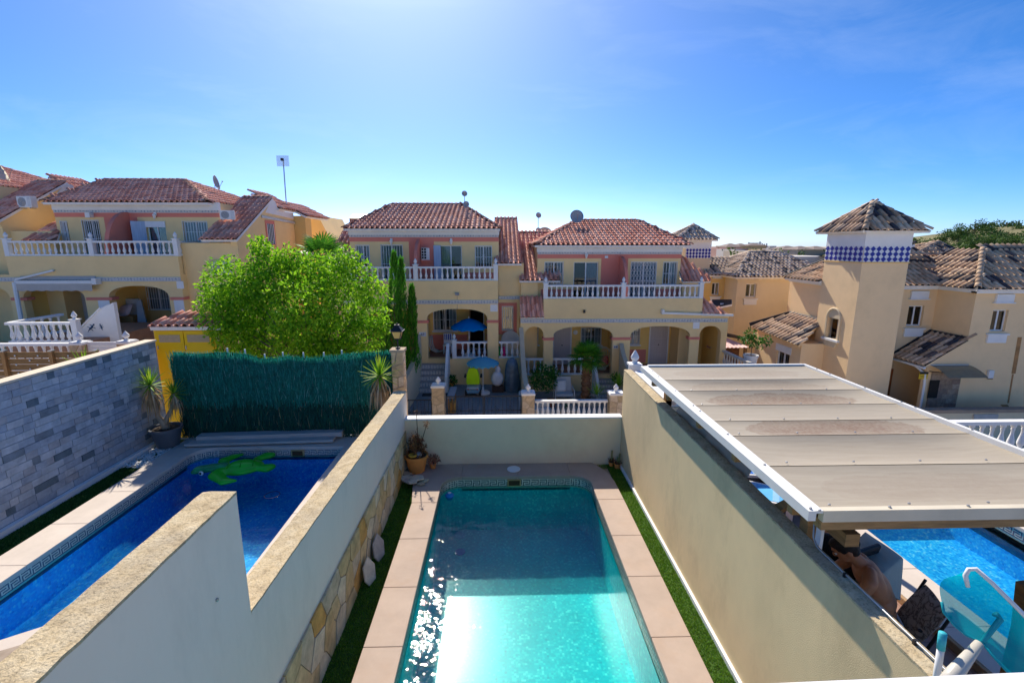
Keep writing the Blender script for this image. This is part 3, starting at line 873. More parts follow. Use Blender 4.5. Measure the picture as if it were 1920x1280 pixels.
def roof_plane(root, poly3, kind='red', name='roof', tiles=True, w=.236, ex=.44, base=None, th=.10, under=None, jit=.004):
    """poly3: first edge is the eave, walked so that the slope rises to the left of it seen from above/outside"""
    P = [Vector(p) for p in poly3]
    u = (P[1] - P[0]).normalized()
    n = (P[1] - P[0]).cross(P[2] - P[0]).normalized()
    if n.z < 0: n = -n
    s = n.cross(u).normalized()
    if s.z < 0: s = -s
    base = base or {'red': m_tile, 'mott': m_tileb, 'grey': m_tilee}[kind]
    deck_ = MB().slab([p - n * .012 for p in P], th).build(name, under or m_white, root)
    cover = MB().add([p - n * .008 for p in P], [tuple(range(len(P)))]).build('underlay', m_ridge if kind == 'red' else m_tar, deck_)
    if not tiles: return deck_
    p2 = [((p - P[0]).dot(u), (p - P[0]).dot(s)) for p in P]
    u0 = min(a for a, _ in p2); u1 = max(a for a, _ in p2); s1 = max(b for _, b in p2)
    nu = max(1, int(round((u1 - u0) / w))); ww = (u1 - u0) / nu
    lst = ROOFT.setdefault(root.name, [])
    R = Matrix((u, s, n)).transposed().to_4x4()
    j = 0
    while j * ex < s1 - .06:
        for i in range(nu):
            uc = u0 + (i + .5) * ww; sc_ = j * ex + ex * .5
            if not (inside(p2, uc, min(sc_, s1 - .02)) and inside(p2, uc - ww * .22, sc_ - ex * .3) and inside(p2, uc + ww * .22, sc_ - ex * .3)): continue
            o = P[0] + u * uc + s * (j * ex - .03) + n * (.004 + rnd.uniform(0, jit))
            M = Matrix.Translation(o) @ R @ Matrix.Rotation(rnd.uniform(-.02, .02), 4, 'Z') @ Matrix.Diagonal((ww / .236, ex / .335, 1, 1))
            d = (CAMV - o)
            lst.append((d.normalized().dot(n) / d.length ** 2, M, deck_, kind))
        j += 1
    return deck_
def finish_tiles(root, limit=298):
    lst = ROOFT.pop(root.name, [])
    lst.sort(key=lambda t: -t[0])
    for (_, M, par_, kind) in lst[:limit]:
        put('tile', TM[kind], par_, M=M)
        # parts of a world-built house: parent has no offset of its own
    rest = lst[limit:]
    if rest:
        kinds = sorted(set(t[3] for t in rest))
        for k in kinds:
            b = MB(); me = TM[k]
            vs = [v.co.copy() for v in me.vertices]; fs = [tuple(p.vertices) for p in me.polygons]
            for (_, M, _, kk) in rest:
                if kk == k: b.add([M @ v for v in vs], fs)
            b.build('far_tiles', me.materials[0], root, True, kind='stuff')
def ridge(root, a, b, kind='red', lift=.03):
    a = Vector(a); b = Vector(b); d = b - a; L = d.length; d.normalize()
    x = d.cross(Vector((0, 0, 1))).normalized(); z = x.cross(d)
    R = Matrix((x, d, z)).transposed().to_4x4()
    n = max(1, int(L / .35)); st = L / n
    for k in range(n):
        put('ridge_tile', RM[kind], root, M=Matrix.Translation(a + d * (st * k) + z * lift) @ R @ Matrix.Rotation(-.03, 4, 'X'))
def hip(root, x0, x1, y0, y1, ze, xr0, xr1, yr, zr, kind='red', sides='FLR', name='roof', w=.236):
    E00, E10, E11, E01 = Vector((x0, y0, ze)), Vector((x1, y0, ze)), Vector((x1, y1, ze)), Vector((x0, y1, ze))
    R0, R1 = Vector((xr0, yr, zr)), Vector((xr1, yr, zr))
    apex = (R0 - R1).length < .05
    roof_plane(root, [E00, E10, R0] if apex else [E00, E10, R1, R0], kind, name, 'F' in sides, w)
    roof_plane(root, [E10, E11, R1], kind, name, 'R' in sides, w)
    roof_plane(root, [E01, E00, R0], kind, name, 'L' in sides, w)
    roof_plane(root, [E11, E01, R0] if apex else [E11, E01, R0, R1], kind, name, False, w)
    ridge(root, E00, R0, kind); ridge(root, E10, R1, kind)
    if not apex: ridge(root, R0, R1, kind)
    ridge(root, E11, R1, kind); ridge(root, E01, R0, kind)

# fittings -----------------------------------------------------------
def ring(b, x0, x1, z0, z1, y0, y1, w):
    b.box(x0, y0, z0, x0 + w, y1, z1); b.box(x1 - w, y0, z0, x1, y1, z1)
    b.box(x0 + w, y0, z0, x1 - w, y1, z0 + w); b.box(x0 + w, y0, z1 - w, x1 - w, y1, z1)
    return b
def window(root, x0, x1, z0, z1, y, bars=5, curtain='half', fw=.045, name='window', fr=None, depth=.22, cross=True, mull=True, curt=None, sill=False, lattice=False, rung=2):
    """recessed window: frame, panes, curtains and dark room behind, iron bars in front"""
    fr = fr or m_white
    yf = y + .10
    b = ring(MB(), x0, x1, z0, z1, yf, yf + .05, fw)
    if mull: b.box((x0 + x1) / 2 - fw * .6, yf + .002, z0 + fw, (x0 + x1) / 2 + fw * .6, yf + .052, z1 - fw)
    f = b.build(name, fr, root)
    xm = (x0 + x1) / 2
    for a, c in (((x0 + fw, xm - fw * .6), (xm + fw * .6, x1 - fw)) if mull else ((x0 + fw, x1 - fw),)):
        MB().box(a, yf + .02, z0 + fw, c, yf + .026, z1 - fw).build('pane', m_pane, f)
    MB().box(x0 - .05, yf + .5, z0 - .05, x1 + .05, yf + .52, z1 + .05).build('room', m_dark, f)
    if curtain:
        cs = {'half': [(x0 + fw, x0 + (x1 - x0) * .30), (x1 - (x1 - x0) * .34, x1 - fw)], 'full': [(x0 + fw, x1 - fw)], 'right': [(xm, x1 - fw)], 'left': [(x0 + fw, xm)]}[curtain]
        for a, c in cs:
            cb = MB(); n = max(4, int((c - a) / .03))
            for i in range(n + 1):
                xx = a + (c - a) * i / n; yy = yf + .10 + .018 * sin(i * 1.7)
                cb.v += [(xx, yy, z0 + fw), (xx, yy, z1 - fw)]
            for i in range(n): cb.f.append((2 * i, 2 * i + 2, 2 * i + 3, 2 * i + 1))
            cb.build('curtain', curt or m_curtain, f, True)
    if bars:
        yb = y - .03
        g_ = MB()
        for i in range(bars + 1):
            xx = x0 + .02 + (x1 - x0 - .04) * i / bars
            g_.box(xx - .009, yb, z0 - .02, xx + .009, yb + .015, z1 + .02)
        for k in range(rung + 1):
            zz = z0 + (z1 - z0) * k / rung
            g_.box(x0, yb + .002, zz - .009, x1, yb + .013, zz + .009)
        if lattice:
            nz_ = 7
            for i in range(bars):
                xa = x0 + .02 + (x1 - x0 - .04) * i / bars; xb = x0 + .02 + (x1 - x0 - .04) * (i + 1) / bars
                for k in range(nz_):
                    za = z0 + (z1 - z0) * k / nz_; zb = z0 + (z1 - z0) * (k + 1) / nz_
                    g_.bar((xa, yb + .02, za), (xb, yb + .02, zb), .012, .012); g_.bar((xa, yb + .02, zb), (xb, yb + .02, za), .012, .012)
        elif cross:
            zc = (z0 + z1) / 2
            for k in range(6):
                a = pi * k / 3
                g_.bar((xm + .02 * cos(a), yb - .004, zc + .02 * sin(a)), (xm + .1 * cos(a), yb - .004, zc + .13 * sin(a)), .012, .012, (0, 1, 0))
        g_.build('grille', m_white, f, kind='stuff')
    if sill: MB().box(x0 - .06, y - .06, z0 - .06, x1 + .06, y + .1, z0 - .002).build('sill', fr, f)
    return f
BAL = {}
def baluster_mesh(h, m=None):
    key = (round(h, 2), m.name if m else '')
    if key not in BAL:
        pr = [(.052, 0), (.052, .06), (.03, .09), (.035, .12), (.062, .22), (.066, .30), (.05, .45), (.03, .62), (.027, .74), (.04, .80), (.028, .84), (.05, .90), (.052, 1)]
        BAL[key] = MB().lathe([(r * (h / .55) ** .5, z * h) for r, z in pr], 10).mesh('baluster', m or m_white, True)
    return BAL[key]
def balustrade(root, a, b, h=.62, sp=.235, posts=(), m=None, name='balustrade', posth=.18, post_w=.19, rail=.16):
    """a, b: ends at floor level; posts: fractions along"""
    a = Vector(a); b = Vector(b); d = b - a; L = Vector((d.x, d.y, 0)).length
    up = Vector((0, 0, 1)); mm = m or m_white
    rb = MB()
    rb.bar(a + up * .04, b + up * .04, rail * .85, .07); rb.bar(a + up * (h - .045), b + up * (h - .045), rail, .08)
    r_ = rb.build(name, mm, root)
    bh = h - .155
    n = int(L / sp)
    for k in range(n):
        t = (k + .5) / n
        if any(abs(t - p) * L < post_w * .5 + .05 for p in posts): continue
        put('baluster', baluster_mesh(bh, mm), r_, M=Matrix.Translation(a + d * t + up * .073))
    for p in posts:
        q = a + d * p; w2 = post_w / 2
        pb = MB().box(q.x - w2, q.y - w2, q.z - .02, q.x + w2, q.y + w2, q.z + h + .06)
        pb.box(q.x - w2 - .03, q.y - w2 - .03, q.z + h + .061, q.x + w2 + .03, q.y + w2 + .03, q.z + h + .10)
        pp_ = pb.build('post', mm, r_)
        MB().lathe([(0, 0), (.06, 0), (.06, .025), (.035, .04), (.075, .09), (.085, .125), (.06, .18), (.02, .25), (0, .27)], 10, (q.x, q.y, q.z + h + .10)).build('finial', mm, pp_, True)
    return r_
def frieze(root, x0, x1, z, y, h=.11):
    MB().box(x0, y - .03, z - h / 2, x1, y + .01, z + h / 2).build('frieze', m_frieze, root)
    e_ = MB().box(x0, y - .045, z + h / 2 + .002, x1, y + .01, z + h / 2 + .03); e_.box(x0, y - .045, z - h / 2 - .03, x1, y + .01, z - h / 2 - .002)
    e_.build('frieze_edge', mat('pale_edge_tile', (.62, .60, .56), .5, .05, 6), root)
def moulding(root, x0, x1, z, y, d=.34):
    MB().box(x0 - .04, y - .045, z - .06, x1 + .04, y + d, z + .06).build('moulding', m_salmon, root)
def ac_unit(parent_, x, y, z, label, w=.80, h=.54, dp=.30, group='air conditioner units on the house walls', flip=False, rz=0, sc_=1.0):
    t = thing('air_conditioner', label, 'air conditioner', (x, y, z), rz, group)
    t.scale = (sc_, sc_, sc_)
    c = MB().box(-w / 2, -dp, 0, w / 2, 0, h).build('casing', m_plaswhite, t, world=False); bevel(c, .015)
    fx = -w * .14
    MB().lathe([(0, 0), (.22, 0), (.22, .012), (.20, .014), (0, .014)], 20).xf(Matrix.Translation((fx, -dp + .002, h * .5)) @ Matrix.Rotation(pi / 2, 4, 'X')).build('fan_grille', m_grey, t, world=False)
    gr = MB()
    for k in range(5): gr.tube([(fx + (.04 + .04 * k) * cos(a), -dp - .016, h * .5 + (.04 + .04 * k) * sin(a)) for a in [2 * pi * i / 18 for i in range(19)]], .004, 4, False)
    gr.build('guard_wire', m_plaswhite, t, world=False)
    MB().box(w * .24, -dp - .006, h * .1, w * .45, -dp - .001, h * .9).build('side_panel', mat('pale_panel', (.66, .66, .66), .4), t, world=False)
    MB().box(-w * .35, -.28, -.05, -w * .30, .0, -.003).build('bracket', m_metal, t, world=False)
    MB().box(w * .30, -.28, -.05, w * .35, .0, -.003).build('bracket', m_metal, t, world=False)
    return t
def dish(x, y, z, r, label, aim, h=.5, m=None):
    """satellite dish on a mast with its foot at (x,y,z)"""
    t = thing('satellite_dish', label, 'satellite dish', (x, y, z), 0, 'satellite dishes on the roofs')
    MB().tube([(x, y, z), (x, y, z + h)], .018, 6).build('mast', m_metal, t)
    a = Vector(aim).normalized(); c = Vector((x, y, z + h + r * .3))
    R = a.to_track_quat('Z', 'Y').to_matrix().to_4x4()
    pr = [(0, 0)] + [(r * k / 5, .30 * r * (k / 5) ** 2) for k in range(1, 6)] + [(r * .98, .30 * r - .012)] + [(r * k / 5, .30 * r * (k / 5) ** 2 - .012) for k in range(4, 0, -1)]
    MB().lathe(pr, 20).xf(Matrix.Translation(c) @ R).build('reflector', m or mat('grey_dish', (.42, .42, .41), .6, .06, 4), t, True)
    tip = c + a * (r * 1.05)
    MB().tube([c + R.to_3x3() @ Vector((0, -r * .95, .25 * r)), tip], .012, 5).build('arm', m_metal, t)
    MB().ball(tip, .035, 8, 6).build('receiver', m_grey, t, True)
    return t
def text_mesh(s, size, name):
    cu = bpy.data.curves.new(name, 'FONT'); cu.body = s; cu.size = size; cu.align_x = 'CENTER'; cu.align_y = 'CENTER'; cu.extrude = .002
    o = bpy.data.objects.new(name, cu); COL.objects.link(o)
    me = bpy.data.meshes.new_from_object(o.evaluated_get(bpy.context.evaluated_depsgraph_get()))
    bpy.data.objects.remove(o); me.name = name
    return me
def wall_lamp(root, x, y, z):
    MB().box(x - .05, y - .05, z - .02, x + .05, y, z + .12).build('lamp_bracket', m_white, root)
    MB().lathe([(.03, -.16), (.075, -.02), (.08, .02), (.02, .05)], 8, (x, y - .09, z)).build('wall_lamp', m_plaswhite, root)

def curved_wall(name, label, pts, th=.16, zb=-3.0, m=None, cap=True):
    """garden wall running towards the street, its top following points"""
    P = [Vector(p) for p in pts]; t = thing(name, label, 'wall', (P[0].x, (P[0].y + P[-1].y) / 2, zb))
    # Catmull style smoothing
    Q = []
    for i in range(len(P) - 1):
        p0, p1, p2, p3 = P[max(i - 1, 0)], P[i], P[i + 1], P[min(i + 2, len(P) - 1)]
        for k in range(5):
            u = k / 5
            Q.append(.5 * ((2 * p1) + (p2 - p0) * u + (2 * p0 - 5 * p1 + 4 * p2 - p3) * u * u + (3 * p1 - p0 - 3 * p2 + p3) * u ** 3))
    Q.append(P[-1])
    b = MB(); n = len(Q)
    for q in Q: b.v += [(q.x - th / 2, q.y, q.z), (q.x + th / 2, q.y, q.z), (q.x - th / 2, q.y, zb), (q.x + th / 2, q.y, zb)]
    for i in range(n - 1):
        a = 4 * i; c = a + 4
        b.f += [(a, a + 1, c + 1, c), (a + 2, c + 2, c + 3, a + 3), (a, c, c + 2, a + 2), (a + 1, a + 3, c + 3, c + 1)]
    b.f += [(0, 2, 3, 1), (4 * n - 4, 4 * n - 3, 4 * n - 1, 4 * n - 2)]
    b.build('wall_body', m or m_sand, t)
    if cap:
        c_ = MB()
        for i in range(n - 1): c_.bar(Q[i] + Vector((0, 0, .022)), Q[i + 1] + Vector((0, 0, .022)), th + .03, .035)
        c_.build('coping', mat('tan_coping', (.56, .47, .33), .85, .1, 4), t, kind='stuff')
    return t

# ------------------------------------------------------------------- middle pair of houses
def mid_house():
    Y0, YU, YP = 22.0, 23.5, 24.0
    H = thing('terraced_house', 'pale yellow house with bright blue parasol on its raised porch, behind the cypress', 'house', (-3.2, 24, -2.3))
    xl = PY(655, 445, YU).x; xr = PY(935, 445, YU).x
    bl = PY(640, 500, Y0).x; br = PY(934, 540, Y0).x
    zr_b = PY(800, 526.5, Y0).z; zs = PY(850, 566, Y0).z; zp = PY(880, 672, Y0).z; zg = -2.27
    # upper storey wall
    ztop = PY(800, 430, YU - .35).z + .05
    def U(px, py): return PY(px, py, YU)
    ops = []
    W = {}
    for k, (a, c, t, b_) in dict(w1=(666, 695, 459.5, 503), d1=(713, 758, 459, 530), d2=(824, 867, 460, 530), w2=(890, 923, 461, 503)).items():
        p, q = U(a, t), U(c, b_); W[k] = (p.x, q.x, q.z, p.z); ops.append((p.x, q.x, max(q.z, zr_b - .3) if k[0] == 'd' else q.z, p.z, 0))
        W[k] = (ops[-1][0], ops[-1][1], ops[-1][2], ops[-1][3])
    wall_xz(MB(), xl, xr, zr_b - .3, ztop, YU, YU + .2, ops).build('upper_wall', m_yel, H)
    MB().box(xl, YP + .8, -2.3, xr, 29.5, ztop).build('main_block', m_yel, H)
    for xx in (xl, xr - .06): MB().box(xx, YU + .201, zr_b - .3, xx + .06, YP + .799, ztop).build('side_plate', m_yel, H)
    # salmon band and centre panel (2 mm proud of the render)
    zb1, zb0 = U(800, 444).z, U(800, 453).z
    MB().box(xl, YU - .012, zb0, xr, YU - .001, zb1).build('salmon_band', m_salmon, H)
    MB().box(U(767, 470).x, YU - .011, zr_b - .28, U(814, 470).x, YU - .001, zb0 - .001).build('salmon_panel', m_salmon, H)
    for a, c in ((667, 712), (868, 890), (890, 934)):
        MB().box(U(a, 510).x, YU - .008, zr_b - .28, U(c, 510).x, YU - .001, U(800, 511).z).build('salmon_plinth', m_salmon, H)
    f0 = U(800, 440).z; f1 = ztop
    MB().box(xl - .03, YU - .05, U(800, 440.5).z, xr + .03, YU + .1, ztop).build('fascia', m_white, H)
    frieze(H, xl, xr, U(800, 442.3).z, YU, .07)
    window(H, *W['w1'], YU, bars=5, curtain='half')
    window(H, *W['d1'], YU, bars=8, curtain='full', cross=False)
    d = window(H, *W['d2'], YU, bars=0, curtain='left', name='patio_door')
    window(H, *W['w2'], YU, bars=6, curtain=None)
    x0, x1, z0, z1 = W['d2']
    MB().box(x0 - .28, YU - .07, z0, x0 + .06, YU - .03, z1).build('shutter', m_bluecurt, H)
    # party fin
    fx = U(787, 480).x
    z_t = U(787, 449).z
    pr = [(YU, zr_b - .3), (Y0 + .1, zr_b - .3), (Y0 + .1, zr_b + .3)] + [(YU - .08 - (1.32) * cos(rad(a)), zr_b + .3 + (z_t - zr_b - .3) * sin(rad(a))) for a in range(8, 91, 12)] + [(YU, z_t)]
    MB().prism(pr, fx - .07, fx + .07, 'x').build('party_fin', m_salmon, H)
    for px in (734, 846): wall_lamp(H, U(px, 452).x, YU - .012, U(px, 452).z)
    # roof
    ze = PY(800, 428.5, YU - .4).z
    xe0 = PY(643, 424, YU - .4).x; xe1 = PY(938, 426, YU - .4).x
    rz_ = PY(800, 384, 26.2).z
    hip(H, xe0, xe1, YU - .4, 29.4, ze, PY(735, 384, 27.6).x, PY(866, 384, 27.6).x, 27.6, PY(800, 384, 27.6).z, 'red', 'FLR')
    # lower facade with arches, parapet above
    o = lambda a, c, t, b_, r_: (PY(a, 640, Y0).x, PY(c, 640, Y0).x, b_, PY(850, t, Y0).z, r_)
    ops = [o(802, 914, 579, 0, .42)]
    ops = [(ops[0][0], ops[0][1], zp, ops[0][3], .42)]
    xA0, xA1 = PY(690, 640, Y0).x, PY(782, 640, Y0).x
    ops.append((xA0, xA1, zp, ops[0][3], .42))
    wall_xz(MB(), bl, br, zg, zr_b, Y0, Y0 + .34, ops).build('front_wall', m_yel, H)
    MB().box(bl, Y0 + .341, zs - .1, br, YU - .001, zr_b - .3).build('balcony_slab', m_yel, H)
    MB().box(bl, Y0 + .342, zg, br, YP + .4, zp - .001).build('porch_floor', m_floor, H)
    frieze(H, bl, br, zs, Y0, .12)
    wz = PY(800, 603, Y0).z
    moulding(H, PY(784, 603, Y0).x, PY(802, 603, Y0).x, wz, Y0); moulding(H, PY(914, 603, Y0).x, br - .04, wz, Y0)
    balustrade(H, (bl, Y0 + .14, zr_b), (br, Y0 + .14, zr_b), .64, posts=((PY(778, 500, Y0).x - bl) / (br - bl), .985), name='balcony_rail')
    MB().box(PY(905, 572, Y0).x + .35, Y0 - .012, PY(900, 584, Y0).z, PY(933, 572, Y0).x, Y0 - .001, PY(900, 571, Y0).z).build('white_patch', m_white, H)
    # porch back wall
    P_ = lambda px, py: PY(px, py, YP)
    wx0, wx1 = P_(812, 600).x, P_(856, 600).x; dz0, dz1 = zp, P_(890, 577).z
    dx0, dx1 = P_(880, 600).x, P_(908, 600).x
    wt, wb_ = P_(830, 578).z, P_(830, 620).z
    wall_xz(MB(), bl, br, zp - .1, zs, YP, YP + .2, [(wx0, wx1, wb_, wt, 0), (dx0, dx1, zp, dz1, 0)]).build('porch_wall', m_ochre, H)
    for a, c in ((bl, dx0 - .1), (dx1 + .1, br)):
        MB().box(a, YP - .01, zp, c, YP - .001, P_(850, 627).z).build('dado', m_salmon, H)
    window(H, wx0, wx1, wb_, wt, YP, bars=7, curtain='half', sill=True)
    db_ = ring(MB(), dx0, dx1, dz0, dz1 + .05, YP + .02, YP + .08, .05).build('door_frame', m_white, H)
    MB().box(dx0, YP + .6, dz0, dx1, YP + .62, dz1).build('hallway', m_dark, db_)
    MB().bar((dx0 + .03, YP - .02, (dz0 + dz1) / 2), (dx0 + .05, YP - .42, (dz0 + dz1) / 2), .04, dz1 - dz0 - .05).build('open_door', m_wood, db_)
    for s_ in (bl + .05, (PY(783, 640, Y0).x + PY(801, 640, Y0).x) / 2, br - .1):
        MB().box(s_ - .09, Y0 + .343, zp, s_ + .09, YP - .002, zs - .11).build('side_wall', m_ochre, H)
    # right recess with framed window, front rail
    ax0, ax1 = br, PY(978, 640, Y0).x
    rx0, rx1 = PY(935, 600, 23.3).x, PY(977, 600, 23.3).x + .12
    q = lambda px, py: PY(px, py, 23.3)
    wz0, wz1 = q(950, 619).z, q(950, 574).z; wxa, wxb = q(941, 600).x, q(962.5, 600).x
    wall_xz(MB(), rx0, rx1, zg, PY(950, 494, 22.9).z, 23.3, 23.5, [(wxa, wxb, wz0, wz1, 0)]).build('side_wall_front', m_yel, H)
    fr_ = MB(); ring(fr_, wxa - .17, wxb + .17, wz0 - .2, wz1 + .17, 23.28, 23.299, .165); fr_.build('window_surround', m_salmon, H)
    window(H, wxa, wxb, wz0, wz1, 23.3, bars=5, curtain='full', sill=False, mull=False)
    frieze(H, rx0, rx1, q(950, 558).z, 23.3, .10)
    MB().box(ax0, Y0, zg, ax1, 23.28, zp - .002).build('side_terrace', m_yel, H)
    balustrade(H, (ax0 + .02, Y0 + .1, zp), (ax1 - .05, Y0 + .1, zp), .80, .22, name='terrace_rail')
    MB().box(br, Y0 + .05, zp, br + .06, 23.28, zp + .005).build('terrace_edge', m_floor, H)
    # lean-to roofs left and right
    e0 = PY(926, 494, 22.9); e1 = PY(978, 494, 22.9); t0 = PY(918, 411, 28.4); t1 = PY(970, 411, 28.4)
    e1.z = e0.z; t1.z = t0.z; t1.x = e1.x; t0.x = e0.x
    roof_plane(H, [e0, e1, t1, t0], 'red', 'lean_to_roof', True)
    ridge(H, t0, t1); MB().box(e0.x + .1, 23.501, zg, e1.x - .03, 29, e0.z - .12).build('side_block', m_yel, H)
    MB().prism([(23.6, e0.z - .12), (29, e0.z - .12), (29, t0.z - .2), (28.4, t0.z - .14)], e1.x - .24, e1.x - .04, 'x').build('gable', m_yel, H)
    e0 = PY(600, 498, 22.9); e1 = PY(664, 498, 22.9); t0 = PY(612, 430, 26.0); t1 = PY(672, 430, 26.0); e1.z = e0.z; t1.z = t0.z
    e0.x = e0.x - .2; t0.x = e0.x; t1.x = e1.x
    roof_plane(H, [e0, e1, Vector((t1.x, t1.y, t1.z)), t0 + Vector((.55, 0, 0))], 'red', 'lean_to_roof', True)
    MB().box(e0.x + .1, 23.3, zg, e1.x, 29, e0.z - .12).build('side_block', m_yel, H)
    # porch rail, stair and lower wall
    sx0, sx1 = PY(785, 690, Y0 - .1).x, PY(838, 690, Y0 - .1).x
    balustrade(H, (PY(852, 672, Y0).x, Y0 + .12, zp), (PY(914, 672, Y0).x, Y0 + .12, zp), .80, .235, posts=(0.0,), name='porch_rail')
    n = 6; stp = MB()
    rh = (zp - zg) / n
    m_step = mat('grey_step', (.40, .37, .36), .7, .1, 5, .1)
    for k in range(n - 1):
        stair = MB().box(sx0, Y0 - .24 * (k + 1), zg, sx1, Y0 - .24 * k - .001, zp - rh * (k + 1)).build('step', m_step, H)
        MB().box(sx0 + .02, Y0 - .24 * (k + 1) - .012, zp - rh * (k + 2) + .01, sx1 - .02, Y0 - .24 * (k + 1) - .001, zp - rh * (k + 1) - .035).build('riser_tiles', m_frieze, stair)
    sl = [(Y0, zp + .75), (Y0 - .15, zp + .75), (Y0 - 1.25, zg + .72), (Y0 - 1.25, zg), (Y0, zg)]
    MB().prism(sl, sx1 + .01, sx1 + .14, 'x').build('stair_parapet', m_white, H)
    # number plate 69
    c = PY(792.5, 626.5, Y0)
    pl = MB().box(c.x - .16, Y0 - .02, c.z - .1, c.x + .16, Y0 - .002, c.z + .1).build('number_plate', mat('plate_white', (.7, .7, .72), .3), H)
    put('number', text_mesh('69', .17, 'number'), pl, M=Matrix.Translation((c.x, Y0 - .024, c.z)) @ Matrix.Rotation(pi / 2, 4, 'X')).data.materials.append(mat('plate_blue', (.02, .03, .08), .4))
    c = PY(857, 551, Y0)
    MB().box(c.x - .08, Y0 - .14, c.z - .06, c.x + .10, Y0, c.z + .06).build('floodlight', m_grey, H)
    MB().tube([(c.x, Y0 - .01, c.z - .05), (c.x, Y0 - .008, PY(857, 580, Y0).z)], .008, 5).build('cable', m_grey, H)
    finish_tiles(H)
    return H, zp, zg
HB, B_zp, B_zg = mid_house()
c = PY(798, 487, 23.3)
vent = thing('louvre_cabinet', 'small white louvred box with open flap on the salmon upper wall', 'cabinet', (c.x, 23.48, c.z))
MB().box(c.x - .17, 23.12, c.z, c.x + .10, 23.485, c.z + .56).build('case', m_plaswhite, vent)
for i in range(2):
    for k in range(4): MB().box(c.x - .15 + .12 * i, 23.108, c.z + .05 + .13 * k, c.x - .06 + .12 * i, 23.119, c.z + .15 + .13 * k).build('slot', m_black, vent)
MB().box(c.x + .11, 23.1, c.z, c.x + .22, 23.13, c.z + .55).build('flap', m_plaswhite, vent)
MB().box(c.x - .2, 23.1, c.z - .07, c.x + .26, 23.485, c.z - .005).build('shelf', m_salmon, vent)

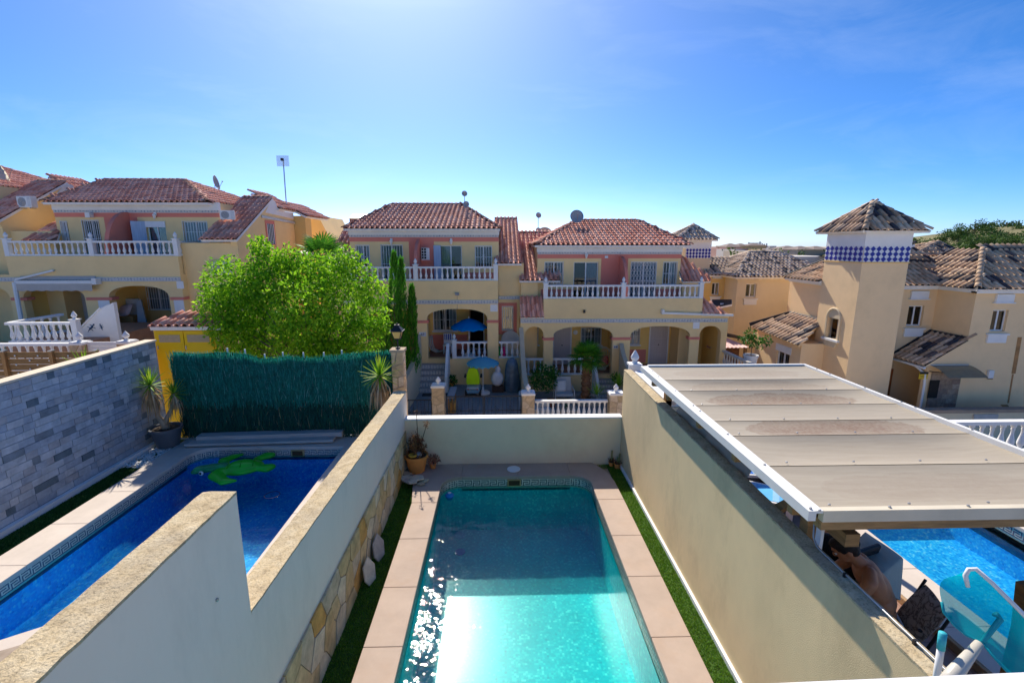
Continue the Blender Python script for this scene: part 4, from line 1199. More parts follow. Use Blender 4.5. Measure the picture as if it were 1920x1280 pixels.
# ------------------------------------------------------------------- right pair of houses
def right_house():
    Y0, YU, YP = 22.0, 23.5, 24.2
    H = thing('terraced_house', 'pale yellow house with four porch arches and a fan palm standing in its front yard', 'house', (5.5, 24, -2.8))
    U = lambda px, py: PY(px, py, YU)
    F = lambda px, py: PY(px, py, Y0)
    xl, xr = U(1008, 470).x, U(1278, 470).x
    zrb = F(1100, 560).z; zs = F(1150, 601).z; zp = F(1100, 703).z; zg = -2.62
    bl, br = F(1020, 540).x, F(1320, 540).x
    ll, lr = F(976, 640).x, F(1362, 640).x
    ztop = PY(1100, 460, YU - .4).z + .04
    zfl = zrb - .22
    W = {}; ops = []
    for k, (a, c, t, b_) in dict(w1=(1021, 1056, 491, 534), d1=(1076, 1120, 491, 560), d2=(1183, 1228, 491, 562), w2=(1244, 1268, 491, 534)).items():
        p, q = U(a, t), U(c, b_); W[k] = (p.x, q.x, max(zfl, q.z), p.z); ops.append((*W[k], 0))
    wall_xz(MB(), xl, xr, zfl, ztop, YU, YU + .2, ops).build('upper_wall', m_yel, H)
    MB().box(xl, YP + .8, zg, xr, 29.5, ztop).build('main_block', m_yel, H)
    for xx in (xl, xr - .06): MB().box(xx, YU + .201, zfl, xx + .06, YP + .799, ztop).build('side_plate', m_yel, H)
    MB().box(xl, YU - .012, U(1100, 484.5).z, xr, YU - .001, U(1100, 476).z).build('salmon_band', m_salmon, H)
    MB().box(U(1127, 500).x, YU - .011, zfl + .01, U(1177, 500).x, YU - .001, U(1100, 484.6).z).build('salmon_panel', m_salmon, H)
    for a, c in ((1014, 1075), (1229, 1279)): MB().box(U(a, 550).x, YU - .008, zfl + .01, U(c, 550).x, YU - .001, U(1100, 542).z).build('salmon_plinth', m_salmon, H)
    MB().box(xl - .03, YU - .05, U(1100, 472.5).z, xr + .03, YU + .1, ztop).build('fascia', m_white, H)
    frieze(H, xl, xr, U(1100, 474.3).z, YU, .07)
    window(H, *W['w1'], YU, bars=6, curtain='half', curt=m_bluecurt)
    window(H, *W['d1'], YU, bars=0, curtain='right', name='patio_door', curt=m_bluecurt)
    window(H, *W['d2'], YU, bars=8, curtain='full', name='patio_door', lattice=True, curt=m_bluecurt)
    window(H, *W['w2'], YU, bars=5, curtain='right')
    fx = U(1163, 500).x; z_t = U(1160, 480).z
    pr = [(YU, zfl), (Y0 + .1, zfl), (Y0 + .1, zrb + .3)] + [(YU - .08 - 1.32 * cos(rad(a)), zrb + .3 + (z_t - zrb - .3) * sin(rad(a))) for a in range(8, 91, 12)] + [(YU, z_t)]
    MB().prism(pr, fx - .07, fx + .07, 'x').build('party_fin', m_salmon, H)
    wall_lamp(H, U(1099, 476).x, YU - .012, U(1099, 478).z)
    MB().box(U(1134, 480).x, YU - .03, U(1134, 484).z, U(1140, 480).x, YU - .012, U(1134, 479.5).z).build('vent_grille', m_plaswhite, H)
    ze = PY(1100, 459.5, YU - .4).z
    rz_ = PY(1100, 414, 26.3).z
    hip(H, PY(1003, 457, YU - .4).x, PY(1297, 457, YU - .4).x, YU - .4, 29.6, ze, PY(1082, 414, 27.6).x, PY(1197, 414, 27.6).x, 27.6, PY(1100, 414, 27.6).z, 'red', 'FLR')
    ops = []
    hz = F(1100, 612).z
    for a, c, r_ in ((984, 1019, .42), (1037, 1148, .44), (1181, 1292, .44), (1310, 1350, .44)):
        ops.append((F(a, 650).x, F(c, 650).x, zp, hz, r_))
    wall_xz(MB(), ll, lr, zg, zs + .25, Y0, Y0 + .34, ops).build('front_wall', m_yel, H)
    wall_xz(MB(), bl, br, zs + .251, zrb, Y0 + .003, Y0 + .2).build('parapet', m_yel, H)
    MB().box(bl, Y0 + .21, zs - .1, br, YU - .001, zfl).build('balcony_slab', m_yel, H)
    MB().box(ll, Y0 + .342, hz + .02, lr, YP, zs - .11).build('porch_ceiling', m_ochre, H)
    MB().box(ll, Y0 + .342, zg, lr, YP + .3, zp - .001).build('porch_floor', m_floor, H)
    frieze(H, ll, lr - .05, zs, Y0, .12)
    mz = F(1100, 635).z
    for a, c in ((1019, 1037), (1148, 1181), (1292, 1310)): moulding(H, F(a, 635).x, F(c, 635).x, mz, Y0)
    balustrade(H, (bl, Y0 + .12, zrb), (br, Y0 + .12, zrb), .63, posts=(.012, (F(1170, 540).x - bl) / (br - bl), .988), name='balcony_rail')
    # porch back wall
    P_ = lambda px, py: PY(px, py, YP)
    op = []
    w1 = (P_(1000, 630).x - .25, P_(1006, 630).x + .1, P_(1000, 646).z, P_(1000, 612).z)
    w2 = (P_(1089, 630).x, P_(1128, 630).x, P_(1100, 647).z, P_(1100, 614).z)
    w3 = (P_(1176, 630).x, P_(1200, 630).x, P_(1190, 646).z, P_(1190, 614).z)
    d1 = (P_(1038, 630).x, P_(1070, 630).x, zp, P_(1050, 612).z + .1)
    d2 = (P_(1219, 630).x, P_(1252, 630).x, zp, P_(1230, 611).z + .1)
    for w_ in (w1, w2, w3, d1, d2): op.append((*w_, 0))
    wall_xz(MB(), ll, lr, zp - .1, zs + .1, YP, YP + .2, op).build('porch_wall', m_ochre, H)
    for w_ in (w1, w2, w3): window(H, *w_, YP, bars=6, curtain='half', sill=True)
    MB().box(P_(1178, 660).x, YP - .012, zp + .05, P_(1211, 660).x, YP - .001, P_(1190, 655).z).build('dado', m_salmon, H)
    for d_, w_ in ((d1, 0), (d2, 1)):
        fr_ = ring(MB(), d_[0] - .05, d_[1] + .05, d_[2] - .05, d_[3], YP - .03, YP + .05, .06).build('door_frame', m_white, H)
        lf = MB().box(d_[0] + .012, YP + .01, d_[2] + .02, d_[1] - .012, YP + .04, d_[3] - .07).build('door', m_lattice, fr_)
        bb = MB()
        for k in range(7):
            xx = d_[0] + .05 + (d_[1] - d_[0] - .1) * k / 6
            bb.box(xx - .008, YP - .005, d_[2] + .03, xx + .008, YP + .008, d_[3] - .08)
        for zz in (.25, .45, .62): bb.box(d_[0] + .02, YP - .003, d_[2] + (d_[3] - d_[2]) * zz - .012, d_[1] - .02, YP + .006, d_[2] + (d_[3] - d_[2]) * zz + .012)
        bb.build('security_bars', mat('mauve_bars', (.60, .54, .53), .5), fr_, kind='stuff')
        MB().ball(((d_[0] + d_[1]) / 2, YP - .02, d_[2] + 1.0), .035, 8, 6).build('handle', m_iron, fr_)
    for a, c in ((1257, 1268),): MB().box(P_(a, 650).x, YP - .30, zp, P_(c, 650).x, YP - .001, hz + .01).build('pier', m_salmon, H)
    for xx in (F(1163, 650).x, lr - .12): MB().box(xx - .08, Y0 + .343, zp, xx + .08, YP - .002, hz + .01).build('side_wall', m_ochre, H)
    MB().lathe([(0, 0), (.12, 0), (.1, .02), (0, .03)], 12).xf(Matrix.Translation((P_(1079, 623).x, YP - .002, P_(1079, 623).z)) @ Matrix.Rotation(pi / 2, 4, 'X')).build('wall_plate', m_plaswhite, H)
    balustrade(H, (F(985, 703).x, Y0 + .12, zp), (F(1019, 703).x, Y0 + .12, zp), .82, .26, name='porch_rail')
    balustrade(H, (F(1037, 703).x, Y0 + .12, zp), (F(1108, 703).x, Y0 + .12, zp), .82, .26, name='porch_rail')
    sx0, sx1 = F(1115, 720).x, F(1152, 720).x
    n = 5; rh = (zp - zg) / n
    for k in range(n - 1):
        s_ = MB().box(sx0, Y0 - .26 * (k + 1), zg, sx1, Y0 - .26 * k - .001, zp - rh * (k + 1)).build('step', MATS['grey_step'], H)
        MB().box(sx0 + .02, Y0 - .26 * (k + 1) - .012, zp - rh * (k + 2) + .01, sx1 - .02, Y0 - .26 * (k + 1) - .001, zp - rh * (k + 1) - .035).build('riser_tiles', m_frieze, s_)
    MB().prism([(Y0, zp + .7), (Y0 - .15, zp + .7), (Y0 - 1.1, zg + .68), (Y0 - 1.1, zg), (Y0, zg)], sx0 - .14, sx0 - .01, 'x').build('stair_parapet', m_white, H)
    c = F(1154.5, 650)
    pl = MB().box(c.x - .11, Y0 - .02, c.z - .07, c.x + .11, Y0 - .002, c.z + .07).build('number_plate', MATS['plate_white'], H)
    for dx in (-.045, .045): MB().ball((c.x + dx, Y0 - .022, c.z), (.028, .006, .045), 8, 6).build('mark', MATS['plate_blue'], pl)
    # side lean-tos
    def lean(e_px, e_y, t_px, t_y, Ye, Yt):
        e0 = PY(e_px[0], e_y, Ye); e1 = PY(e_px[1], e_y, Ye); t0 = PY(t_px[0], t_y, Yt); t1 = PY(t_px[1], t_y, Yt); e1.z = e0.z; t1.z = t0.z
        return e0, e1, t1, t0
    q = lean((974, 1016), 526, (978, 1052), 437, 22.9, 28.4)
    q = (q[0], Vector((q[3].x + 1.6, q[1].y, q[1].z)), Vector((q[3].x + 1.9, q[2].y, q[2].z)), Vector((q[0].x, q[3].y, q[3].z)))
    roof_plane(H, q, 'red', 'lean_to_roof'); ridge(H, q[3], q[2])
    MB().box(q[0].x + .08, 23.1, zg, xl, 29, q[0].z - .12).build('side_block', m_yel, H)
    q = (PY(1276, 527, 22.9), PY(1333, 527, 22.9), PY(1288, 452, 25.6), PY(1275, 452, 25.6)); q[1].z = q[0].z; q[2].z = q[3].z
    q2 = (Vector((xr - .05, q[0].y, q[0].z)), q[1], Vector((q[1].x - 1.35, q[2].y, q[2].z)), Vector((xr - .05, q[3].y, q[3].z)))
    roof_plane(H, q2, 'red', 'lean_to_roof')
    MB().box(xr + .001, 23.1, zg, q[1].x - .3, 27, q[0].z - .12).build('side_block', m_yel, H)
    q = (F(976, 594), F(1022, 594), PY(1018, 556, 23.0), PY(977, 556, 23.0)); q[1].z = q[0].z
    roof_plane(H, (q[0] + Vector((0, -.12, 0)), Vector((bl + .02, q[1].y - .12, q[1].z)), Vector((bl + .02, 23.0, q[3].z)), Vector((q[0].x, 23.0, q[3].z))), 'red', 'porch_roof')
    q = (F(1318, 588), F(1366, 588), PY(1335, 560, 23.0), PY(1312, 560, 23.0)); q[1].z = q[0].z; q[2].z = q[3].z
    roof_plane(H, (Vector((br - .02, Y0 - .1, q[0].z)), Vector((q[1].x, Y0 - .1, q[0].z)), Vector((q[1].x - .75, 23.0, q[3].z)), Vector((br - .02, 23.0, q[3].z))), 'red', 'porch_roof')
    # folded awning bar over the right arch
    a, c = F(1240, 586), F(1372, 591)
    MB().bar((a.x, Y0 - .12, a.z), (c.x, Y0 - .12, c.z + .02), .10, .09).build('awning_cassette', m_plaswhite, H)
    MB().box(a.x - .03, Y0 - .2, a.z - .05, a.x + .08, Y0 - .0, a.z + .16).build('awning_bracket', m_plaswhite, H)
    MB().box(F(1300, 602).x, Y0 - .012, F(1300, 616).z, F(1312, 602).x, Y0 - .001, F(1300, 603).z).build('white_patch', m_white, H)
    c = F(1095, 583); MB().box(c.x - .04, Y0 - .16, c.z - .08, c.x + .04, Y0, c.z + .06).build('outdoor_lamp', m_iron, H)
    finish_tiles(H)
    return H, zp, zg
HC, C_zp, C_zg = right_house()

# ------------------------------------------------------------------- left pair of houses (and its neighbour, a copy further up the street)
def left_house():
    Y0, YU, YP = 21.0, 22.6, 23.2
    H = thing('terraced_house', 'pale yellow house with rolled awning over the porch, left of the bushy green tree', 'house', (-17, 24, -.5))
    U = lambda px, py: PY(px, py, YU)
    F = lambda px, py: PY(px, py, Y0)
    zrb = F(200, 480).z; zs = F(200, 523.5).z; zp = F(200, 648).z; zg = -.9
    bl, br = F(8, 470).x, F(332, 470).x
    xl, xr = U(100, 390).x, U(410, 390).x
    zfl = zrb - .22
    ztop = PY(200, 380, YU - .4).z + .05
    W = {}; ops = []
    for k, (a, c, t, b_) in dict(w1=(112, 133, 415, 456), d1=(152, 196, 413, 481), d2=(273, 318, 415, 481), w2=(341, 393, 415, 455)).items():
        p, q = U(a, t), U(c, b_); W[k] = (p.x, q.x, max(zfl, q.z), p.z); ops.append((*W[k], 0))
    wall_xz(MB(), xl, xr, zfl, ztop, YU, YU + .2, ops).build('upper_wall', m_yel, H)
    xb = br + .35
    MB().box(xl, YP + .8, zg, xr - .001, 30, ztop - .02).build('main_block', m_yel, H)
    for xx in (xl, xr - .061): MB().box(xx, YU + .201, zfl, xx + .06, YP + .799, ztop - .02).build('side_plate', m_yel, H)
    MB().box(xl, YU - .012, U(200, 407).z, xr, YU - .001, U(200, 398).z).build('salmon_band', m_salmon, H)
    MB().box(U(200, 440).x, YU - .011, zfl + .01, U(262, 440).x, YU - .001, U(200, 407.2).z).build('salmon_panel', m_salmon, H)
    MB().box(xl - .03, YU - .05, U(200, 394).z, xr + .03, YU + .1, ztop).build('fascia', m_white, H)
    frieze(H, xl, xr, U(200, 396).z, YU, .08)
    window(H, *W['w1'], YU, bars=5, curtain='full'); window(H, *W['d1'], YU, bars=8, curtain='full', cross=False, name='patio_door')
    window(H, *W['d2'], YU, bars=0, curtain='left', name='patio_door', curt=m_bluecurt); window(H, *W['w2'], YU, bars=9, curtain='full', cross=False)
    x0, x1, z0, z1 = W['d2']
    MB().box(x0 - .02, YU - .05, z1 - .26, x1 + .02, YU - .002, z1).build('roller_box', m_white, H)
    MB().bar((x0 - .02, YU - .03, (z0 + z1) / 2), (x0 - .38, YU - .42, (z0 + z1) / 2), .04, z1 - z0).build('shutter', m_bluecurt, H)
    fx = U(243, 430).x; z_t = U(240, 398).z
    pr = [(YU, zfl), (Y0 + .1, zfl), (Y0 + .1, zrb + .1)] + [(YU - .05 - 1.42 * cos(rad(a)), zrb + .1 + (z_t - zrb - .1) * sin(rad(a))) for a in range(4, 91, 8)] + [(YU, z_t)]
    MB().prism(pr, fx - .09, fx + .09, 'x').build('party_fin', m_salmon, H)
    wall_lamp(H, U(292, 402).x, YU - .012, U(292, 403).z)
    c = U(172, 403); MB().box(c.x - .1, YU - .25, c.z - .12, c.x + .1, YU - .01, c.z + .08).build('floodlight', m_plaswhite, H)
    ze = PY(200, 379, YU - .45).z; rz_ = PY(250, 338, 26.0).z
    xe0, xe1 = PY(78, 375, YU - .45).x, PY(374, 380, YU - .45).x
    hip(H, xe0, xe1 + .35, YU - .45, 29.8, ze, PY(197, 338, 27.2).x, PY(342, 338, 27.2).x + .1, 27.2, PY(250, 338, 27.2).z, 'red', 'FLR')
    # lower facade
    hz = F(200, 536).z
    ops = [(F(50, 590).x, F(165, 590).x, zp, hz, .5), (F(210, 590).x, F(322, 590).x, zp, hz, .45), (F(-60, 590).x, F(26, 590).x, zp, hz, .5)]
    wall_xz(MB(), F(-75, 590).x, br, zg, zs + .2, Y0, Y0 + .34, ops).build('front_wall', m_yel, H)
    wall_xz(MB(), bl, br, zs + .201, zrb, Y0 + .003, Y0 + .22).build('parapet', m_yel, H)
    # right flank of the porch: wall facing +x with its own arch
    wall_xz(MB(), Y0 + .342, 23.3, zg, zrb, br - .34, br, [(Y0 + .75, Y0 + 1.75, zp, hz - .1, .5)], swap=True).build('flank_wall', m_yel, H)
    MB().box(bl, Y0 + .23, zs - .1, br - .345, YU - .001, zfl).build('balcony_slab', m_yel, H)
    MB().box(F(-75, 590).x, Y0 + .342, hz + .02, br - .345, YP, zs - .11).build('porch_ceiling', m_ochre, H)
    MB().box(F(-75, 590).x, Y0 + .342, zg, br - .345, YP + .3, zp - .001).build('porch_floor', m_floor, H)
    frieze(H, F(-75, 590).x, br, zs, Y0, .12)
    mz = F(200, 560).z
    for a, c in ((24, 50), (165, 210), (322, 346)): moulding(H, F(a, 560).x, min(F(c, 560).x, br), mz, Y0)
    balustrade(H, (bl, Y0 + .12, zrb), (br - .02, Y0 + .12, zrb), .63, posts=(.008, (F(170, 470).x - bl) / (br - bl), .992), name='balcony_rail')
    balustrade(H, (br - .1, Y0 + .25, zrb), (br - .1, 23.2, zrb), .63, name='side_rail')
    P_ = lambda px, py: PY(px, py, YP)
    w1 = (P_(79, 570).x, P_(104, 570).x, P_(90, 581).z, P_(90, 538).z)
    w2 = (P_(276, 560).x, P_(318, 560).x, P_(290, 581).z, P_(290, 538).z)
    w3 = (P_(214, 560).x, P_(246, 560).x, P_(240, 556).z, P_(240, 541).z)
    d1 = (P_(142, 570).x, P_(172, 570).x, zp, P_(150, 536).z)
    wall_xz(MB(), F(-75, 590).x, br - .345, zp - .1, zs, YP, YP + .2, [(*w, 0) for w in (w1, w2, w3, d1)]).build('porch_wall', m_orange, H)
    fr_ = MB(); ring(fr_, w1[0] - .18, w1[1] + .18, w1[2] - .2, w1[3] + .15, YP - .02, YP - .001, .17); fr_.build('window_surround', m_salmon, H)
    MB().box(P_(117, 600).x, YP - .012, zp, P_(128, 600).x, YP - .001, hz).build('salmon_column', m_salmon, H)
    window(H, *w1, YP, bars=5, curtain='right'); window(H, *w2, YP, bars=9, curtain='full', cross=False); window(H, *w3, YP, bars=0, curtain='full', mull=False)
    df = ring(MB(), d1[0] - .05, d1[1] + .05, d1[2] - .05, d1[3], YP - .03, YP + .05, .06).build('door_frame', m_white, H)
    MB().box(d1[0] + .012, YP + .01, d1[2] + .02, d1[1] - .012, YP + .04, d1[3] - .07).build('door', m_lattice, df)
    for xx in (F(37, 590).x, F(188, 590).x): MB().box(xx - .1, Y0 + .343, zp, xx + .1, YP - .002, hz + .01).build('side_wall', m_ochre, H)
    # white dado on the middle and right piers
    MB().box(F(190, 600).x, Y0 - .012, zg + .1, F(211, 600).x, Y0 - .001, mz - .065).build('white_pier_face', m_white, H)
    MB().box(F(331, 600).x, Y0 - .012, F(330, 600).z - .5, F(349, 600).x, Y0 - .001, mz - .065).build('white_pier_face', m_white, H)
    MB().box(F(331, 530).x, Y0 - .012, F(330, 541).z, F(344, 530).x, Y0 - .001, F(330, 527).z).build('white_patch', m_white, H)
    balustrade(H, (F(216, 630).x, Y0 + .12, zp), (F(320, 630).x, Y0 + .12, zp), .92, .26, name='porch_rail')
    # lean-to on the right with plain gable wall facing the green tree
    gx = F(441, 500).x
    e0 = PY(376, 449, 21.2); e1 = Vector((gx + .06, 21.2, e0.z)); t0 = PY(450, 371, 25.0); t1 = Vector((gx + .06, 25.0, t0.z))
    roof_plane(H, [Vector((e0.x, 21.2, e0.z)), e1, t1, Vector((xr - .2, 25.0, t0.z)), Vector((xr - .2, 23.4, e0.z + (t0.z - e0.z) * 2.2 / 3.8))], 'red', 'lean_to_roof')
    ridge(H, Vector((xr, 25.0, t0.z)), t1)
    ye = PX(553, 440, gx).y
    zr0 = PX(519, 391, gx).z
    MB().prism([(21.4, zg), (ye, zg), (ye, zr0 - .1), (25.7, zr0 - .1), (25.35, t0.z - .12), (25.0, t0.z - .04), (21.3, e0.z - .06), (21.4, e0.z - .3)], gx - .25, gx, 'x').build('gable_wall', m_yel, H)
    MB().prism([(24.2, t0.z - .75), (ye + .01, zr0 - .42), (ye + .01, zr0 - .1), (25.7, zr0 - .1), (25.35, t0.z - .13), (25.0, t0.z - .06)], gx + .001, gx + .014, 'x').build('white_gable_patch', m_white, H)
    MB().box(br - .3, 21.4, zg, gx - .251, 22.5, e0.z - .14).build('side_wall_front', m_yel, H)
    yy0, yy1 = PX(501.5, 440, gx).y, PX(513, 440, gx).y
    wz0, wz1 = PX(507, 458, gx).z, PX(507, 420, gx).z
    ws = MB()
    ws.box(gx + .001, yy0 - .15, wz0 - .16, gx + .03, yy0, wz1 + .16); ws.box(gx + .001, yy1, wz0 - .16, gx + .03, yy1 + .15, wz1 + .16)
    ws.box(gx + .001, yy0, wz0 - .16, gx + .03, yy1, wz0); ws.box(gx + .001, yy0, wz1, gx + .03, yy1, wz1 + .16)
    ws.build('window_surround', m_salmon, H)
    sw = MB().box(gx + .002, yy0, wz0, gx + .012, yy1, wz1).build('side_window', mat_glass(), H)
    bb = MB()
    for k in range(5): bb.box(gx + .02, yy0 + (yy1 - yy0) * k / 4 - .02, wz0, gx + .04, yy0 + (yy1 - yy0) * k / 4 + .02, wz1)
    bb.build('grille', m_white, sw, kind='stuff')
    p0, p1 = PX(490, 406, gx), PX(552, 418, gx)
    fz = MB(); fz.bar((gx + .02, p0.y, p0.z), (gx + .02, p1.y, p1.z), .05, .12); fz.build('frieze', m_frieze, H)
    roof_plane(H, [(gx + .12, 25.5, zr0), (gx + .12, ye + .3, zr0), (gx - 1.2, ye + .3, zr0 + .75), (gx - 1.2, 25.5, zr0 + .75)], 'red', 'rear_roof')
    ob = PY(576, 430, ye + .25).x
    MB().box(gx - 1.5, ye + .05, zg, ob, ye + .9, PY(565, 405, ye + .25).z).build('rear_block', m_orange, H)
    za, zb_ = PY(560, 402, ye + .3).z, PY(598, 424, 31).z
    zq = PX(558, 403, ob + .1).z
    roof_plane(H, [(ob + .12, ye, zq), (ob + .12, 30.9, zq), (ob - 1.3, 30.9, zq + .7), (ob - 1.3, ye, zq + .7)], 'red', 'rear_roof')
    rx = PY(617, 450, 31).x
    MB().prism([(gx - 1, zg), (rx, zg), (rx, PY(617, 448, 31).z), (PY(594, 402, 31).x, PY(594, 404, 31).z), (gx - 1, PY(580, 404, 31).z)], 31.2, 36, 'y').build('rear_gable', m_yel, H)
    # gap-filling slopes on the left side (over the stair to the neighbour)
    e = PY(50, 428, 22.2)
    roof_plane(H, [PY(42, 452, 21.8), PY(106, 452, 21.8), PY(118, 415, 23.6), PY(108, 415, 23.6)], 'red', 'lean_to_roof')
    MB().box(PY(-8, 440, 22.3).x, 22.3, zg, xl - .001, 26, PY(50, 431, 22.2).z - .05).build('side_block', m_yel, H)
    finish_tiles(H)
    return H, zp, zg
HA, A_zp, A_zg = left_house()
nb = copy_tree(HA)
nb.location = Vector(nb.location) + Vector((-10.3, 0.6, .8))
nb['label'] = 'pale yellow house cut off by the left edge of the picture'
# neighbours share one description of kind
for h_ in (HA, nb, HB, HC): h_['group'] = 'pale yellow terraced houses along the street'
# =================================================================== HOUSES ON THE RIGHT
m_blueband = mat('cobalt_glazed_tile', (.02, .03, .30), .25, .15, 20, 0)
m_whiteband = mat('white_glazed_tile', (.72, .74, .80), .25, .05, 20, 0)
m_stoneclad = mat_random('brown_slate_cladding', [(.30, .22, .16), (.35, .26, .19), (.25, .18, .14), (.38, .30, .23)], .8, .4, 30, var=.25)
def diamonds(root, a, b, z0, z1, nrm, n, rows=3):
    """checker band of lozenge tiles between two points on a wall face"""
    a = Vector(a); b = Vector(b); d = (b - a).normalized(); L = (b - a).length; nr = Vector(nrm)
    MB().add([a + nr * .012 + Vector((0, 0, z0)), b + nr * .012 + Vector((0, 0, z0)), b + nr * .012 + Vector((0, 0, z1)), a + nr * .012 + Vector((0, 0, z1))], [(0, 1, 2, 3)]).build('white_band', m_whiteband, root)
    w = L / n; h = (z1 - z0) / rows
    for r in range(rows):
        for k in range(n):
            c = a + d * (w * (k + .5)) + Vector((0, 0, z0 + h * (r + .5)))
            q = [c - d * w * .47, c - Vector((0, 0, h * .54)), c + d * w * .47, c + Vector((0, 0, h * .54))]
            q = [a + d * min(L, max(0, (p - a).dot(d))) + Vector((0, 0, p.z - 0)) - Vector((0, 0, a.z)) for p in q]
            b_ = MB().add([p + nr * .014 for p in q] + [p + nr * .024 for p in q], [(0, 1, 2, 3), (4, 5, 6, 7), (0, 1, 5, 4), (1, 2, 6, 5), (2, 3, 7, 6), (3, 0, 4, 7)])
            b_.build('blue_tile', m_blueband, root)
def hood_window(root, x0, x1, z0, z1, y, parent_fr=None, side=False):
    window(root, x0, x1, z0, z1, y, bars=0, curtain=None, fw=.05, mull=True)
    MB().box(x0 - .10, y - .12, z1 + .26, x1 + .10, y - .001, z1 + .30).build('hood_ledge', m_white, root)
    MB().box(x0 - .04, y - .08, z1 + .301, x1 + .04, y - .001, z1 + .62).build('hood', m_white, root)
    MB().box(x0 - .12, y - .12, z0 - .14, x1 + .12, y - .001, z0 - .08).build('sill', m_white, root)
    MB().box(x0 - .07, y - .07, z0 - .45, x1 + .07, y - .001, z0 - .141).build('sill_apron', m_white, root)
def villa():
    H = thing('villa', 'peach house with square tower and blue lozenge tile band, at the right edge', 'house', (17, 20, -3))
    zg = -3.0
    TX0, TX1, TY0, TY1 = 14.11, 15.95, 18.5, 20.7
    # tower: left face has an arched window
    ay0, ay1, az0, az1 = 19.3, 19.98, .36, 1.55
    tw = MB(); wall_xz(tw, TY0, TY1, zg, 4.6, TX0, TX0 + .25, [(ay0, ay1, az0, az1, .3)], swap=True)
    tw.box(TX0 + .251, TY0, zg, TX1, TY1, 4.6)
    tw.build('tower_wall', m_peach, H)
    MB().box(TX0 + .16, ay0, az0, TX0 + .24, ay1, az1).build('tower_room', m_dark, H)
    aw = MB()
    aw.box(TX0 + .06, ay0 + .12, az0, TX0 + .1, ay0 + .17, 1.2); aw.box(TX0 + .06, ay1 - .17, az0, TX0 + .1, ay1 - .12, 1.2); aw.box(TX0 + .06, ay0 + .12, 1.2, TX0 + .1, ay1 - .12, 1.25)
    fr_ = aw.build('window', m_metal, H)
    MB().box(TX0 + .075, ay0 + .17, az0, TX0 + .082, ay1 - .17, 1.2).build('pane', m_pane, fr_)
    MB().box(TX0 + .05, ay0, az0, TX0 + .055, ay0 + .119, az1 - .1).build('jamb', m_peach, fr_)
    su = MB(); r_ = (ay1 - ay0) / 2 + .07; cyy = (ay0 + ay1) / 2
    pts = [(cyy + r_ * cos(rad(a)), az1 - .32 + r_ * sin(rad(a))) for a in range(0, 181, 12)]
    su.tube([(TX0 - .01, p[0], p[1]) for p in pts], .05, 6)
    su.box(TX0 - .05, ay0 - .1, az0, TX0 + .01, ay0 - .03, az1 - .3); su.box(TX0 - .05, ay1 + .03, az0, TX0 + .01, ay1 + .1, az1 - .3)
    su.build('window_surround', mat('cast_stone', (.68, .56, .38), .85, .08, 10, .4, 60), H)
    MB().prism([(cyy + (r_ - .05) * cos(rad(a)), az1 - .32 + (r_ - .05) * sin(rad(a))) for a in range(0, 181, 12)], TX0 - .008, TX0 + .02, 'x').build('carved_tympanum', MATS['cast_stone'], H)
    MB().box(TX0 - .12, ay0 - .16, az0 - .09, TX0 + .02, ay1 + .16, az0 - .001).build('sill', m_white, H)
    MB().prism([(ay0 - .08, az0 - .091), (ay1 + .08, az0 - .091), (ay1 - .02, az0 - .33), (ay0 + .02, az0 - .33)], TX0 - .07, TX0, 'x').build('sill_apron', MATS['cast_stone'], H)
    b0, b1 = 3.61, 4.2
    diamonds(H, (TX0, TY0, 0), (TX1, TY0, 0), b0, b1, (0, -1, 0), 8, 3 + 2 - 2)
    diamonds(H, (TX0, TY1, 0), (TX0, TY0, 0), b0, b1, (-1, 0, 0), 8)
    MB().box(TX0 - .03, TY0 - .03, b0 - .05, TX1 + .03, TY1, b0 - .002).build('band_edge', m_orange, H)
    MB().box(TX0 - .012, TY0 - .012, b1 + .002, TX1 + .012, TY1, 4.7).build('tower_frieze', m_white, H)
    MB().box(TX0 - .22, TY0 - .22, 4.701, TX1 + .22, TY1 + .1, 4.77).build('tower_eave', m_white, H)
    hip(H, TX0 - .34, TX1 + .40, TY0 - .34, TY1 + .34, 4.79, 15.03, 15.05, 19.6, 5.92, 'mott', 'FL', 'tower_roof', w=.25)
    # front wall behind the porch and the projecting wing
    Y1 = 19.65; WX = 18.4; WY = 18.0
    P1 = lambda px, py: PY(px, py, Y1)
    wx = (P1(1702, 590).x, P1(1731, 590).x, P1(1715, 611).z, P1(1715, 573).z)
    wall_xz(MB(), TX1, WX, zg, 2.55, Y1, Y1 + .2, [(*wx, 0)]).build('front_wall', m_peach, H)
    hood_window(H, *wx, Y1)
    P2 = lambda px, py: PY(px, py, WY)
    w2 = (P2(1859, 600).x, P2(1888, 600).x, P2(1870, 621).z, P2(1870, 581).z)
    pn = (P2(1741, 730).x, P2(1796, 730).x, zg, P2(1770, 697).z)
    wall_xz(MB(), WX, 26, zg, 2.55, WY, WY + .2, [(*w2, 0)]).build('wing_wall', m_peach, H)
    MB().prism([(16.98, zg), (WX - .001, zg), (WX - .001, .48), (16.98, -.45)], WY, WY + .2, 'y').build('porch_front', m_peach, H)
    hood_window(H, *w2, WY)
    MB().box(WX, WY + .201, zg, WX + .2, Y1 - .001, 2.55).build('wing_side', m_peach, H)
    MB().box(TX1, Y1 + .75, zg, 26, 26, 2.5).build('main_block', m_peach, H)
    if True:
        MB().box(WX - .22, WY - .22, 2.45, 26, WY - .001, 2.60).build('eave_fascia', m_white, H)
        MB().box(WX - .22, WY - .219, 2.451, WX - .001, Y1 - .2, 2.60).build('eave_fascia', m_white, H)
        MB().box(TX1, Y1 - .22, 2.45, WX - .221, Y1 - .001, 2.60).build('eave_fascia', m_white, H)
